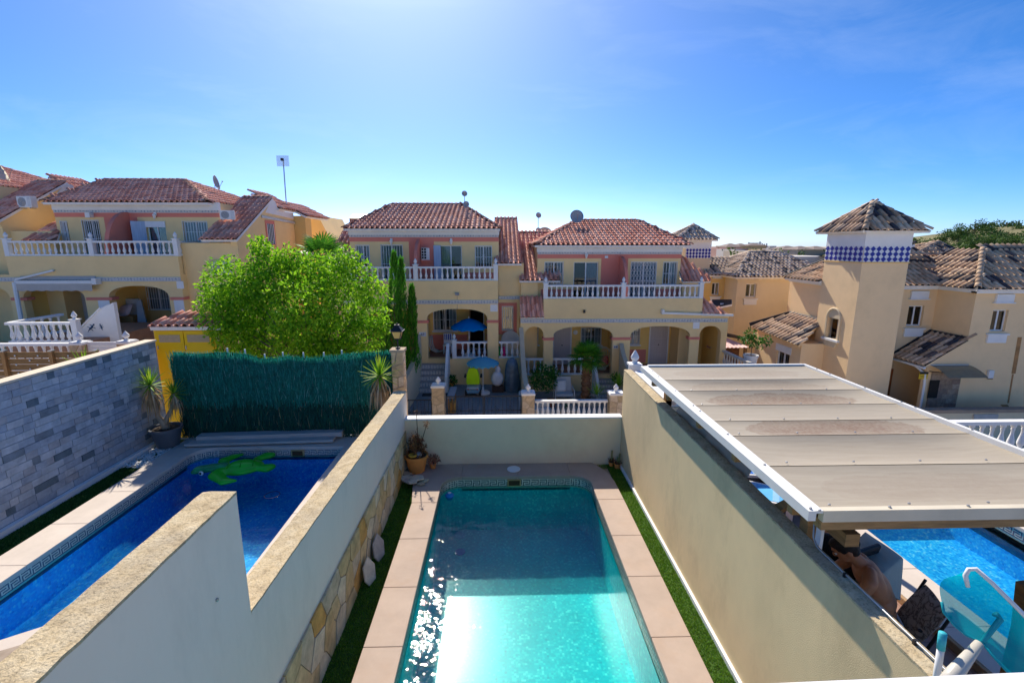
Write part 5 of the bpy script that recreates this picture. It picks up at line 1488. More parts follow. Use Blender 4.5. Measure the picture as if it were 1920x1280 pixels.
    # roofs
    roof_plane(H, [(TX1 - .05, Y1 - .34, 2.62), (19.4, Y1 - .34, 2.62), (19.4, 22.2, 4.0), (TX1 - .05, 22.2, 4.0)], 'mott', 'roof', w=.25)
    hx, hy, hz = 20.35, 20.0, 4.05
    roof_plane(H, [(WX - .34, WY - .34, 2.62), (27, WY - .34, 2.62), (27, hy, hz), (hx, hy, hz)], 'mott', 'roof', w=.25)
    roof_plane(H, [(WX - .34, 21.5, 2.62), (WX - .34, WY - .34, 2.62), (hx, hy, hz), (hx, 21.5, hz)], 'mott', 'roof', w=.25)
    ridge(H, (WX - .36, WY - .36, 2.64), (hx, hy, hz + .02), 'mott', .05); 
    tr = MB(); tr.bar((hx, hy, hz + .04), (27, hy, hz + .04), .22, .10); tr.bar((TX1, 21.6, 3.66), (WX + .6, 20.95, 3.55), .16, .12)
    tr.build('ridge_flashing', m_tar, H)
    ap = PY(1762, 455, 26); px0 = PY(1708, 478, 24.6).x; px1 = PY(1816, 478, 24.6).x; pe = PY(1760, 481, 24.6).z
    hip(H, px0, px1, 24.6, 24.6 + (px1 - px0), pe, ap.x - .01, ap.x + .01, 24.6 + (px1 - px0) / 2, PY(1762, 454, 24.6 + (px1 - px0) / 2).z, 'mott', 'FL', 'rear_roof')
    MB().box(px0 + .3, 24.9, zg, px1 - .3, 27, pe).build('rear_tower', m_white, H)
    # porch: sloping tiled roof on the wing side wall
    roof_plane(H, [(16.82, Y1 - .02, -.42), (16.82, WY - .06, -.42), (18.38, WY - .06, .60), (18.38, Y1 - .02, .60)], 'mott', 'porch_roof', w=.25, under=m_peach)
    fl = MB(); fl.bar((16.9, Y1 - .03, -.33), (18.38, Y1 - .03, .68), .08, .12); fl.bar((18.36, Y1, .68), (18.36, WY, .68), .1, .08)
    fl.build('porch_flashing', m_tar, H)
    gt = MB(); gt.bar((16.77, Y1, -.50), (16.77, WY - .1, -.50), .1, .08); gt.build('gutter', m_white, H)
    dp = [(16.78, 18.35, -.52), (16.85, 18.2, -.62), (16.93, 18.0, -.8), (16.94, 17.97, -1.2), (16.94, 17.96, -2.4)]
    MB().tube(dp, .045, 8).build('downpipe', m_white, H)
    # slate-clad strips and doors, slates as single stones
    for (xa, xb, za, zb, yy) in ((15.96, 16.9, -2.6, -.62, Y1), (pn[0], pn[1], -2.6, pn[3], WY)):
        MB().box(xa, yy - .02, za, xb, yy - .001, zb).build('slate_panel', m_stoneclad, H)
        zz = za
        while zz < zb - .05:
            xx = xa; hh = min(.2, zb - zz)
            while xx < xb - .02:
                L = min(rnd.uniform(.2, .45), xb - xx)
                MB().box(xx + .004, yy - .035 - rnd.uniform(0, .012), zz + .004, xx + L - .004, yy - .021, zz + hh - .004).build('slate', m_stoneclad, H)
                xx += L
            zz += hh
    m_door = mat('orange_wood_door', (.42, .13, .03), .5, .2, 4, .2, 30, stretch=(8, 1, .5))
    dr = MB().box(16.66, Y1 - .09, -2.6, 16.97, Y1 - .04, -.98).build('front_door', m_door, H)
    for k in range(3): MB().box(16.68 + .095 * k, Y1 - .096, -2.55, 16.76 + .095 * k, Y1 - .091, -1.03).build('board', m_door, dr)
    n0 = P2(1742, 712); n1 = P2(1754, 745)
    MB().box(n0.x, WY - .06, n1.z, n1.x, WY - .045, n0.z).build('niche', m_dark, H)
    # canopy sheet over the clad panel
    c0, c1 = P2(1742, 683), P2(1814, 684)
    cb = MB(); n = 8
    for i in range(n + 1):
        t = i / n
        for x in (c0.x, c1.x): cb.v.append((x + t * .05, WY - .85 * t, c0.z - .02 - .30 * t * t))
    for i in range(n): cb.f.append((2 * i, 2 * i + 1, 2 * i + 3, 2 * i + 2))
    cn = thing('door_canopy', 'smoked curved canopy sheet over the slate panel of the peach house', 'canopy', (17.7, WY, c0.z))
    cb.build('sheet', mat('smoked_sheet', (.22, .19, .12), .2, .1, 3, 0, spec=.6), cn)
    MB().bar((c0.x, WY - .03, c0.z), (c1.x, WY - .03, c0.z), .06, .05).build('rail', m_metal, cn)
    for x in (c0.x + .06, c1.x - .06): MB().bar((x, WY - .02, c0.z - .28), (x + .03, WY - .6, c0.z - .17), .03, .03).build('bracket', m_black, cn)
    # sign, alarm box and the chased-out strip
    s0, s1 = P2(1724, 697), P2(1738, 710)
    sg = thing('alarm_sign', 'small yellow alarm sign with dark header beside the slate panel', 'sign', (s0.x, WY, s1.z))
    MB().box(s0.x, WY - .02, s1.z, s1.x, WY - .003, s0.z).build('plate', mat('sign_yellow', (.85, .55, .02), .4, .05, 5, 0), sg)
    MB().box(s0.x, WY - .024, s0.z - .09, s1.x, WY - .021, s0.z).build('header', m_black, sg)
    for k in range(2): MB().box(s0.x + .04, WY - .024, s1.z + .05 + .06 * k, s1.x - .04, WY - .021, s1.z + .07 + .06 * k).build('text_line', m_black, sg)
    a0 = P2(1848, 708); al = thing('alarm_box', 'white alarm siren box on the peach wall right of the canopy', 'alarm', (a0.x, WY, a0.z))
    bevel(MB().box(a0.x, WY - .1, a0.z, a0.x + .22, WY - .002, a0.z + .32).build('casing', m_white, al), .02)
    MB().box(a0.x + .02, WY - .104, a0.z - .03, a0.x + .20, WY - .02, a0.z - .001).build('lens', m_black, al)
    m_rust = mat('bare_mortar_strip', (.42, .22, .09), .95, .3, 3, .3)
    for (pa, pb, w_) in (((1912, 632), (1900, 700), .16), ((1899, 701), (1890, 755), .06), ((1882, 758), (1894, 772), .28)):
        q0, q1 = P2(*pa), P2(*pb)
        b_ = MB()
        b_.add([(q0.x - w_ / 2, WY - .012, q0.z), (q0.x + w_ / 2, WY - .012, q0.z), (q1.x + w_ / 2, WY - .012, q1.z), (q1.x - w_ / 2, WY - .012, q1.z), (q0.x - w_ / 2, WY, q0.z), (q0.x + w_ / 2, WY, q0.z), (q1.x + w_ / 2, WY, q1.z), (q1.x - w_ / 2, WY, q1.z)],
               [(0, 1, 2, 3), (0, 1, 5, 4), (1, 2, 6, 5), (2, 3, 7, 6), (3, 0, 4, 7)])
        b_.build('bare_strip', m_rust, H)
    # left wing behind the tower and the low annexe
    LXw = 14.3
    MB().box(LXw, TY1 + .001, zg, 19, 23.1, 2.62).build('left_wing', m_peach, H)
    roof_plane(H, [(LXw - .32, 23.3, 2.68), (LXw - .32, TY1 + .02, 2.68), (18, TY1 + .02, 4.3), (18, 23.3, 4.3)], 'mott', 'left_roof', w=.25)
    MB().bar((LXw - .34, 23.32, 2.72), (18, 23.32, 4.36), .10, .16).build('verge_flashing', m_tar, H)
    MB().box(LXw - .14, TY1 + .01, 2.5, LXw - .001, 23.2, 2.66).build('eave_fascia', m_white, H)
    ax = 13.1
    wy0, wy1 = 20.75, 21.75
    b_ = MB(); wall_xz(b_, 20.0, 23.7, zg, .08, ax, ax + .2, [(wy0, wy1, -1.75, -.62, 0)], swap=True); b_.box(ax + .201, 20.0, zg, LXw - .001, 23.7, .05)
    b_.build('annexe', m_peach, H)
    f_ = MB()
    for a_, c_ in ((wy0, wy0 + .06), (wy1 - .06, wy1), ((wy0 + wy1) / 2 - .04, (wy0 + wy1) / 2 + .04)): f_.box(ax + .08, a_, -1.75, ax + .12, c_, -.62)
    f_.box(ax + .08, wy0 + .061, -1.75, ax + .12, wy1 - .061, -1.69)
    f2 = f_.build('annexe_window', m_white, H); MB().box(ax + .15, wy0, -1.75, ax + .16, wy1, -.62).build('pane', mat_glass(), f2)
    MB().box(ax - .03, wy0 - .1, -.60, ax + .01, wy1 + .1, -.28).build('roller_box', m_white, H)
    roof_plane(H, [(12.85, 23.95, .18), (12.85, 19.85, .02), (LXw, 20.75, .92), (LXw, 22.95, .92)], 'mott', 'annexe_roof', w=.25, under=m_peach)
    MB().bar((LXw - .04, 20.75, 1.0), (LXw - .04, 22.95, 1.0), .10, .12).build('wall_flashing', m_metal, H)
    MB().bar((12.85, 23.97, .26), (LXw, 22.97, 1.0), .08, .16).build('verge_flashing', m_tar, H)
    finish_tiles(H)
    return H
HD = villa()

def sand_house():
    H = thing('house', 'sand yellow house with mottled hip roof, between the fan-palm house and the tower house', 'house', (15.5, 30, -3))
    Y = 28.0
    F = lambda px, py: PY(px, py, Y)
    x0, x1 = F(1380, 560).x, F(1560, 560).x
    w = (F(1399, 540).x, F(1418, 540).x, F(1410, 557).z, F(1410, 532).z)
    ze = F(1440, 519).z
    wall_xz(MB(), x0, x1, -3, ze, Y, Y + .2, [(*w, 0)]).build('front_wall', m_sand, H)
    MB().box(x0, Y + .8, -3, x1, 35, ze).build('main_block', m_sand, H)
    MB().box(x0, Y + .201, -3, x0 + .1, Y + .799, ze).build('side_wall', m_sand, H)
    hood_window(H, *w, Y)
    MB().box(x0 - .12, Y - .14, ze - .2, x1, Y - .001, ze).build('eave_fascia', mat('cream_fascia', (.74, .62, .44), .7), H)
    hip(H, x0 - .35, x1 + .3, Y - .35, 35, ze + .02, PY(1408, 474, 31).x, PY(1462, 474, 31).x, 31.2, PY(1430, 473, 31.2).z, 'grey', 'FL')
    # recessed left part
    Y2 = 29.6; G_ = lambda px, py: PY(px, py, Y2)
    w2 = (G_(1335, 540).x, G_(1349, 540).x, G_(1340, 553).z, G_(1340, 530).z)
    wall_xz(MB(), G_(1318, 560).x, x0 - .001, -3, ze, Y2, Y2 + .2, [(*w2, 0)]).build('left_wall', m_orange, H)
    hood_window(H, *w2, Y2)
    roof_plane(H, [(G_(1318, 520).x, Y2 - .3, ze + .02), (x0 + .6, Y2 - .3, ze + .02), (x0 + 1.6, 32.2, ze + 1.0), (G_(1330, 500).x, 32.2, ze + 1.0)], 'grey', 'roof')
    # chimney tower with lozenge band
    Yt = 30.0; a, b = PY(1286, 470, Yt).x, PY(1333, 470, Yt).x
    zt0, zt1 = PY(1310, 484, Yt).z, PY(1310, 466, Yt).z
    MB().box(a, Yt, -3, b, Yt + 2, PY(1310, 452, Yt).z).build('tower_wall', m_sand, H)
    diamonds(H, (a, Yt, 0), (b, Yt, 0), zt0, zt1, (0, -1, 0), 8)
    MB().box(a - .01, Yt - .011, zt1 + .002, b + .01, Yt + 2, PY(1310, 450, Yt).z).build('tower_frieze', m_white, H)
    hip(H, PY(1268, 450, Yt - .4).x, PY(1347, 450, Yt - .4).x, Yt - .4, Yt + 2.4, PY(1310, 449, Yt - .4).z, PY(1301, 422, Yt + 1).x - .01, PY(1301, 422, Yt + 1).x + .01, Yt + 1, PY(1301, 422, Yt + 1).z, 'grey', 'FL', 'tower_roof')
    roof_plane(H, [PY(1335, 578, 26.5), PY(1372, 570, 26.5), PY(1372, 561, 27.9), PY(1335, 561, 27.9)], 'grey', 'porch_roof')
    finish_tiles(H)
    return H
HE = sand_house()

# things on the roofs and walls ------------------------------------------------
p = PY(1081, 412, 26.3); dish(p.x, p.y, p.z - .15, .36, 'round grey dish facing the street above the ridge of the fan-palm house', (0, -1, .35), .18)
p = PY(1009, 440, 29); ms = dish(p.x, p.y, p.z - .1, .17, 'lower small dish on the thin mast left of the fan-palm house ridge', (.3, -1, .3), .28)
dish(p.x, p.y + .02, p.z - .1, .17, 'upper small dish on the thin mast left of the fan-palm house ridge', (.3, -1, .3), 1.15)
p = PY(1021, 438, 30); dish(p.x, p.y, p.z - .5, .5, 'cream half-hidden dish behind the ridge between the two middle houses', (.1, 1, .4), .22, m=mat('cream_dish', (.55, .50, .40), .7))
p = PY(874, 388, 26.2); dish(p.x, p.y, p.z - .1, .16, 'lower grey dish on the mast at the right hip of the parasol house', (.2, -1, .25), .18)
dish(p.x - .08, p.y + .05, p.z - .1, .15, 'upper grey dish on the mast at the right hip of the parasol house', (.2, -1, .25), .72)
p = PY(403, 350, 26); dish(p.x, p.y, p.z - .1, .36, 'grey dish seen edge-on above the right roof slope of the awning house', (1, .2, .2), .18)
p = PY(101, 340, 27); dish(p.x, p.y, p.z - .1, .22, 'small dish peeping over the ridge of the house at the left edge', (.5, -1, .3), .1)
p = PY(-14, 330, 24.5); dish(p.x, p.y, p.z - .3, .75, 'big beige dish cut off by the left edge above the roof', (.9, .3, .3), .15, m=MATS['cream_dish'])
an = thing('aerial', 'tall thin aerial pole with a square translucent panel antenna behind the awning house', 'antenna', PY(537, 382, 27.5))
a0, a1 = PY(537, 384, 27.5), PY(531, 300, 27.5)
MB().tube([a0, a1], .03, 6).build('pole', m_metal, an)
q0, q1 = PY(520, 312, 27.48), PY(541, 292, 27.48)
t_ = NT('wire_mesh_panel'); tr_ = t_.n('BsdfTransparent'); df_ = t_.n('BsdfDiffuse'); df_.inputs[0].default_value = (.45, .55, .62, 1); mx_ = t_.n('MixShader'); mx_.inputs[0].default_value = .35
t_.l(tr_, 0, mx_, 1); t_.l(df_, 0, mx_, 2); t_.l(mx_, 0, t_.out, 0)
MB().box(q0.x, 27.45, q0.z, q1.x, 27.47, q1.z).build('mesh_panel', t_.m, an)
MB().box(a1.x - .06, 27.3, a1.z - .06, a1.x + .06, 27.44, a1.z + .06).build('receiver', m_black, an)
sr = thing('solar_heater', 'small solar water heater behind the left hip of the parasol house', 'water heater', PY(660, 408, 28))
q0, q1 = PY(655, 410, 28), PY(680, 402, 28)
MB().box(q0.x, 28, q0.z - .3, q1.x, 28.6, q0.z).build('tank', m_ridge, sr)
MB().slab([(q0.x, 27.9, q0.z + .02), (q1.x + .3, 27.9, q0.z + .02), (q1.x + .3, 28.8, q0.z + .3), (q0.x, 28.8, q0.z + .3)], .04).build('panel', m_metal, sr)
p = PY(435, 398, 22.3); ac_unit(None, PY(419, 409, 22.1).x, 22.5, PY(420, 411, 22.1).z, 'air conditioner under the eave of the awning house, upper right corner', rz=rad(18), sc_=.72)
p = PY(403, 516, 20.9); ac_unit(None, p.x + .1, 21.38, p.z, 'air conditioner low on the awning house wall beside the green tree')
p = PY(47, 389, 22.8); ac_unit(None, p.x, 23.1, p.z, 'air conditioner at the left edge under the roof of the cut-off house', rz=rad(-8), sc_=.9)

# awning of the left house
a0, a1 = PY(30, 529, 20.8), PY(176, 528, 20.8)
aw = thing('rolled_awning', 'taupe awning drawn out over the porch of the awning house, white arms and posts', 'awning', (a0.x, 20.8, a0.z))
MB().bar((a0.x, 20.8, a0.z), (a1.x, 20.8, a0.z), .16, .13).build('cassette', m_plaswhite, aw)
MB().slab([(a0.x + .05, 20.86, a0.z + .09), (a1.x - .03, 20.86, a0.z + .09), (a1.x - .03, 20.98, a0.z + .24), (a0.x + .05, 20.98, a0.z + .24)], .01).build('canvas', m_awn, aw)
vb = MB(); n = 30
for i in range(n + 1):
    x = a0.x + .06 + (a1.x - a0.x - .1) * i / n
    vb.v += [(x, 20.72, a0.z - .07), (x, 20.70, a0.z - .33 - .04 * abs(sin(i * .8)))]
for i in range(n): vb.f.append((2 * i, 2 * i + 2, 2 * i + 3, 2 * i + 1))
vb.build('valance', m_awn, aw)
MB().box(a1.x - .02, 20.7, a0.z - .1, a1.x + .16, 20.99, a0.z + .16).build('end_bracket', m_plaswhite, aw)
q = PY(42, 603, 19.2); MB().tube([(a0.x - .02, 20.75, a0.z), (PY(40, 600, 20.7).x, 20.7, PY(40, 604, 20.7).z)], .085, 8).build('front_post', m_plaswhite, aw)
b0 = PY(100, 507, 20.9); MB().bar((a0.x, 20.8, a0.z + .1), (b0.x, 20.9, b0.z), .1, .07).build('arm', m_plaswhite, aw)

# front terraces of the left house: upper rail, lower rail, white ramp wall with lizards
tr1 = thing('terrace_railing', 'white balustrade of the raised terrace in front of the awning house porch', 'balustrade', PY(85, 643, 16.5))
a0, a1 = PY(20, 643, 16.5), PY(152, 643, 16.5)
balustrade(tr1, (a0.x, 16.5, a0.z), (a1.x, 16.5, a0.z), .72, .225, posts=(.97,), name='railing')
MB().box(a0.x - .1, 16.4, -1.5, a1.x + .1, 20.9, a0.z - .01).build('terrace', m_floor, tr1)
balustrade(tr1, (a0.x, 16.6, a0.z), (a0.x, 18.6, a0.z), .72, .3, name='railing')
rp = thing('ramp_wall', 'white sloping stair wall with a blue lizard ornament in front of the awning house', 'wall', PY(160, 640, 16.2))
ry = 17.6
A_, B_ = PY(121, 646, ry), PY(189, 578, ry); C_, D_ = PY(221, 566, ry), PY(226, 650, ry)
MB().prism([(A_.x, A_.z), (D_.x, A_.z - .2), (D_.x, C_.z - .02), (B_.x, B_.z)], ry, ry + .16, 'y').build('wall_body', m_white, rp)
MB().bar((A_.x, ry + .08, A_.z + .02), (B_.x, ry + .08, B_.z + .02), .24, .05).build('sloping_coping', m_white, rp)
def lizard(root, c, r, m, ang=0):
    b = MB(); ca, sa = cos(ang), sin(ang)
    def T(u, v): return (c.x + (u * ca - v * sa) * r, c.y, c.z + (u * sa + v * ca) * r)
    b.tube([T(-1.3, -.3), T(-.9, -.1), T(-.4, 0), T(.2, .05), T(.6, .2), T(.9, .25)], [.02 * r, .06 * r, .16 * r, .2 * r, .12 * r, .05 * r], 6)
    for (u, v, u2, v2) in ((-.3, .1, -.5, .7), (-.3, -.1, -.1, -.7), (.4, .2, .3, .8), (.4, -.05, .7, -.6)): b.tube([T(u, v), T((u + u2) / 2 + .1, (v + v2) / 2), T(u2, v2)], .06 * r, 5)
    b.ball(T(1.0, .3), .18 * r, 8, 6)
    return b.build('lizard_ornament', m, root, True)
m_lz = mat('dark_blue_metal', (.02, .07, .16), .5)
c = PY(171, 615, ry - .02); lizard(rp, c, .16, m_lz, .6)
c = PY(190, 613, ry - .02); lizard(rp, c, .10, m_lz, 1.6)
tr2 = thing('street_railing', 'low white street balustrade between stone posts, bottom left of the awning house', 'balustrade', PY(70, 665, 15))
a0, a1 = PY(-15, 668, 15), PY(139, 668, 15)
balustrade(tr2, (a0.x, 15, a0.z - .3), (a1.x, 15, a0.z - .3), .72, .24, name='railing')
MB().box(a0.x, 14.9, -2, a1.x, 15.1, a0.z - .31).build('plinth', m_white, tr2)
pA = PY(137, 640, 15); pB = PY(163, 640, 15); t1 = stone_pillar(pA.x, pB.x - .05, 14.85, 15.2, -1.2, PY(150, 645, 15).z, 'stone street post below the blue lizards, left of the pair before the awning house', 'stone street posts before the awning house')
pA = PY(225, 640, 15); pB = PY(251, 640, 15); t2 = stone_pillar(pA.x, pB.x - .05, 14.85, 15.2, -1.2, PY(240, 643, 15).z, 'stone street post beside the yellow cabinet, right of the pair before the awning house', 'stone street posts before the awning house')
sg = thing('sliding_gate', 'white slatted gate between the two stone street posts', 'gate', PY(195, 650, 15))
g0, g1 = PY(163, 645, 15).x, PY(226, 645, 15).x; gz1 = PY(195, 641, 15).z
for k in range(7): MB().box(g0, 15.0, gz1 - .14 * (k + 1) + .012, g1, 15.04, gz1 - .14 * k).build('slat', m_white, sg)
for x in (g0 + .02, g1 - .06): MB().box(x, 15.041, gz1 - 1.0, x + .05, 15.08, gz1).build('stile', m_white, sg)

# yellow service cabinet with tiled cap
yc = thing('service_cabinet', 'yellow double-door service cabinet with pink tiled cap above the green screen', 'cabinet', (-8.4, 13.2, -1.4))
x0, x1 = PY(289, 630, 13).x, PY(410, 630, 13).x; zt = PY(340, 611, 12.95).z
MB().box(x0, 13.0, -1.6, x1, 13.9, zt - .03).build('housing', m_peach, yc)
m_yd = mat('yellow_enamel', (.88, .56, .0), .4, .04, 3, .05)
d0, dm, d1 = PY(296, 640, 13).x, PY(348, 640, 13).x, PY(402, 640, 13).x; dz = PY(350, 620, 13).z
ring(MB(), d0 - .05, d1 + .05, -1.5, dz + .04, 12.97, 12.999, .06).build('door_frame', m_yd, yc)
for a, b in ((d0, dm - .008), (dm + .008, d1)):
    dd = MB().box(a, 12.94, -1.45, b, 12.985, dz).build('door', m_yd, yc)
    MB().box(a + .09, 12.93, dz - .30, b - .09, 12.939, dz - .10).build('vent_panel', mat('beige_mesh', (.52, .40, .24), .8, .1, 20, .4, 60), dd)
    MB().box(a + .01, 12.925, dz - .5, a + .04, 12.939, dz - .4).build('hinge', m_metal, dd)
    bevel(dd, .008)
ex0, ex1 = PY(280, 612, 12.8).x, PY(412, 612, 12.8).x
ze_ = PY(340, 612, 12.8).z; zr_ = PY(340, 587, 13.7).z
roof_plane(yc, [(ex0, 12.8, ze_), (ex1, 12.8, ze_), (ex1, 13.7, zr_), (ex0 + .25, 13.7, zr_)], 'red', 'tiled_cap', w=.21)
finish_tiles(yc)

# slatted timber fence in front of the street rail, left edge
wf = thing('timber_fence', 'brown slatted timber fence behind the grey tiled wall at the left edge', 'fence', PY(60, 700, 12.2))
fy = 12.2; zt = PY(60, 660, fy).z
xs_ = [PY(px, 690, fy).x for px in (-60, 14, 103, 185, 262)]
for xa, xb in zip(xs_, xs_[1:]):
    for k in range(6): MB().box(xa, fy, zt - .16 * (k + 1) + .012, xb, fy + .022, zt - .16 * k - .012 * (k % 2)).build('slat', m_wood, wf)
for x in xs_: MB().box(x - .045, fy - .06, -1.2, x + .045, fy + .05, zt + .02).build('post', mat('honey_timber', (.42, .22, .08), .7, .3, 6, .3, 50, stretch=(6, 6, 1)), wf)
for x in xs_[:-1]: MB().box(x - .05, fy - .065, zt + .021, x + .05, fy + .055, zt + .05).build('post_cap', m_metal, wf)
for px, py in ((27, 667), (70, 667), (55, 676), (92, 676), (30, 684), (70, 684), (56, 692), (34, 700), (127, 667)):
    c = PY(px, py, fy - .02); MB().ball((c.x, fy - .012, c.z), (.022, .012, .022), 8, 6).build('light_stud', m_plaswhite, wf)

# ------------------------------------------------------------------- front gardens of the two middle houses
m_pave = NT('grey_pavers'); v_ = m_pave.coord((1, 1, 1))
br_ = m_pave.n('TexBrick', i_Scale=4.2); br_.inputs['Color1'].default_value = (.20, .20, .22, 1); br_.inputs['Color2'].default_value = (.27, .26, .27, 1); br_.inputs['Mortar'].default_value = (.33, .32, .31, 1); br_.inputs['Mortar Size'].default_value = .03
m_pave.l(v_, 0, br_, 'Vector'); m_pave.bsdf((br_, 'Color'), .85, 0, (br_, 'Fac'), .3, .005)
MB().box(-3.75, 17.0, -2.6, .93, 22.3, -2.25).build('courtyard_paving', m_pave.m, kind='structure')
MB().box(.93, 17.0, -3, 4.9, 22.3, -2.62).build('gravel_bed', mat('grey_gravel', (.30, .29, .29), .95, .3, 60, .8, 90), kind='structure')
MB().box(4.9, 15, -3.2, 12.6, 22.3, -2.72).build('side_yard', mat('brown_yard', (.33, .26, .2), .95, .15, 6, .3), kind='structure')
curved_wall('boundary_wall', 'curved sand wall stepping down beside the blue-grey stairs and the cypresses', [PY(786, 628, 21.95), PY(781, 655, 21.0), PY(770, 690, 19.6), PY(757, 712, 18.3), PY(748, 722, 17.2)])
curved_wall('boundary_wall', 'curved sand wall between the two middle house courtyards', [PY(977, 615, 21.95), PY(980, 660, 21.0), PY(983, 700, 19.6), PY(988, 728, 18.3), PY(990, 738, 17.3)], zb=-3.2)
curved_wall('boundary_wall', 'curved sand wall right of the tiled steps, ending behind the stucco wall', [PY(1165, 645, 21.95), PY(1170, 668, 21.0), PY(1183, 700, 19.6), PY(1205, 730, 18.0), PY(1220, 745, 17.0)], zb=-3.2, m=m_sand)
GY = 17.0
PG = 'stone gate posts of the middle houses'
def gp(pa, pb, pyt, label):
    a, b = PY(pa, 760, GY), PY(pb, 760, GY)
    return stone_pillar(a.x, b.x, GY - .22, GY + .22, -2.9, PY(pa, pyt, GY - .2).z, label, PG, nx=2, nz=7)
gp(812, 834, 727, 'stone gate post with white finial between the small and the double iron gate')
gp(979, 1001, 741, 'stone gate post with white finial between the double gate and the white balustrade')
gp(1141, 1166, 741, 'stone gate post with white finial at the right end of the white balustrade')
fb_ = thing('garden_balustrade', 'white street balustrade with square base in front of the fan palm', 'balustrade', PY(1070, 780, GY))
a0, a1 = PY(1003, 752, GY), PY(1139, 752, GY)
balustrade(fb_, (a0.x, GY, a0.z - .66), (a1.x, GY, a0.z - .66), .70, .188, name='railing')
MB().box(a0.x, GY - .1, -3, a1.x, GY + .1, a0.z - .66).build('plinth', m_white, fb_)
def iron_gate(xa, xb, zt, y, label, leaves=1, group=None):
    t = thing('iron_gate', label, 'gate', ((xa + xb) / 2, y, -2.25), 0, group)
    z0 = -2.2
    for L in range(leaves):
        a = xa + (xb - xa) * L / leaves + .01; b = xa + (xb - xa) * (L + 1) / leaves - .01
        lf = ring(MB(), a, b, z0, zt, y - .015, y + .015, .035).build('leaf_frame', m_iron, t)
        MB().box(a + .036, y - .012, z0 + (zt - z0) * .42, b - .036, y + .012, z0 + (zt - z0) * .42 + .02).build('cross_bar', m_iron, lf)
        n = max(4, int((b - a) / .13))
        for k in range(1, n):
            x = a + (b - a) * k / n
            MB().box(x - .007, y - .008, z0 + .036, x + .007, y + .008, zt - .036).build('bar', m_iron, lf)
        for fx in (.3, .7):
            cx = a + (b - a) * fx; cz = z0 + (zt - z0) * .42 + .01
            o = MB()
            for s_ in (1, .55): o.tube([(cx + .13 * s_ * cos(q), y - .01, cz + .19 * s_ * sin(q)) for q in (0, pi / 2, pi, 3 * pi / 2, 2 * pi)], .008, 5)
            o.build('lozenge', m_iron, lf)
    return t
iron_gate(PY(760, 760, GY).x, PY(811, 760, GY).x, PY(785, 749, GY).z, GY, 'small black iron garden gate left of the first stone gate post')
iron_gate(PY(836, 760, GY).x, PY(978, 760, GY).x, PY(900, 742, GY).z, GY, 'wide black double iron gate with lozenge ornaments', 2)

# low wall and white rails on the right
lw2 = thing('plot_wall', 'low peach wall with brown cap below the peach tower house', 'wall', (18, 16.4, -3))
a0, a1 = PY(1650, 768, 16.5), PY(1990, 778, 16.5)
MB().box(a0.x - 2, 16.5, -3.2, a1.x, 16.75, a0.z - .15).build('wall_body', m_sand, lw2)
MB().box(a0.x - 2, 16.46, a0.z - .149, a1.x, 16.79, a0.z - .03).build('cap', mat('brown_cap', (.36, .27, .2), .85), lw2)
q0, q1 = PY(1830, 777, 16.4), PY(1873, 787, 16.4)
MB().box(q0.x, 16.45, q1.z - .3, q1.x, 16.499, q0.z - .02).build('grey_panel', mat('pale_grey_panel', (.45, .44, .42), .7), lw2)
rb_ = thing('balustrade', 'white balustrade behind the canopy roof at the right edge', 'balustrade', (11, 9.8, -.6))
a0, a1 = PY(1700, 791, 9.8), PY(1990, 791, 9.8); zt = PY(1850, 788, 9.8).z
balustrade(rb_, (a0.x - 1, 9.8, zt - .78), (a1.x, 9.8, zt - .78), .78, .235, name='railing')
MB().box(a0.x - 1, 9.7, -2.8, a1.x, 9.9, zt - .79).build('plinth', m_white, rb_)
yb_ = thing('balustrade', 'weathered white balustrade running back beside the pink lean-to', 'balustrade', (11, 20, -3))
q0, q1 = PY(1357, 656, 22.0), PY(1440, 690, 18.2)
balustrade(yb_, (q0.x, 22.0, q0.z - .78), (q0.x + .05, 17.2, q0.z - .78), .78, .25, m=mat('aged_white', (.62, .58, .52), .8, .15, 6, .2), name='railing')
MB().box(q0.x - .1, 17.2, -3.2, q0.x + .15, 22.0, q0.z - .79).build('plinth', m_sand, yb_)
ps = thing('lean_to', 'pink corrugated sheet lean-to with brown slatted wall beside the fan-palm house', 'shed', PY(1375, 690, 24))
e0, e1, e2, e3 = PY(1325, 652, 23), PY(1408, 651, 23), PY(1360, 632, 25.5), PY(1325, 632, 25.5)
cs = MB(); n = 44
for i in range(n + 1):
    t = i / n; a = e0 + (e1 - e0) * t; b = e3 + (e2 - e3) * t; h = .02 * sin(i * pi * .5 * 1.0) if i % 2 else -.015
    cs.v += [(a.x, a.y, a.z + h), (b.x, b.y, b.z + h)]
for i in range(n): cs.f.append((2 * i, 2 * i + 2, 2 * i + 3, 2 * i + 1))
cs.build('corrugated_sheet', mat('faded_pink_sheet', (.58, .36, .34), .6, .08, 5), ps)
for k in range(14): MB().box(e0.x, 24.6, e0.z - .1 - .12 * (k + 1) + .01, PY(1386, 660, 24.6).x, 24.63, e0.z - .1 - .12 * k).build('slat', mat('dark_timber', (.16, .07, .035), .8, .3, 6, .2), ps)
MB().box(e1.x - .25, 23.1, -3, e1.x - .13, 23.22, e1.z - .05).build('post', m_wood, ps)
MB().slab([PY(1345, 625, 26), PY(1398, 635, 26), PY(1398, 632, 27), PY(1345, 620, 27)], .08).build('rear_roof', m_tar, ps)

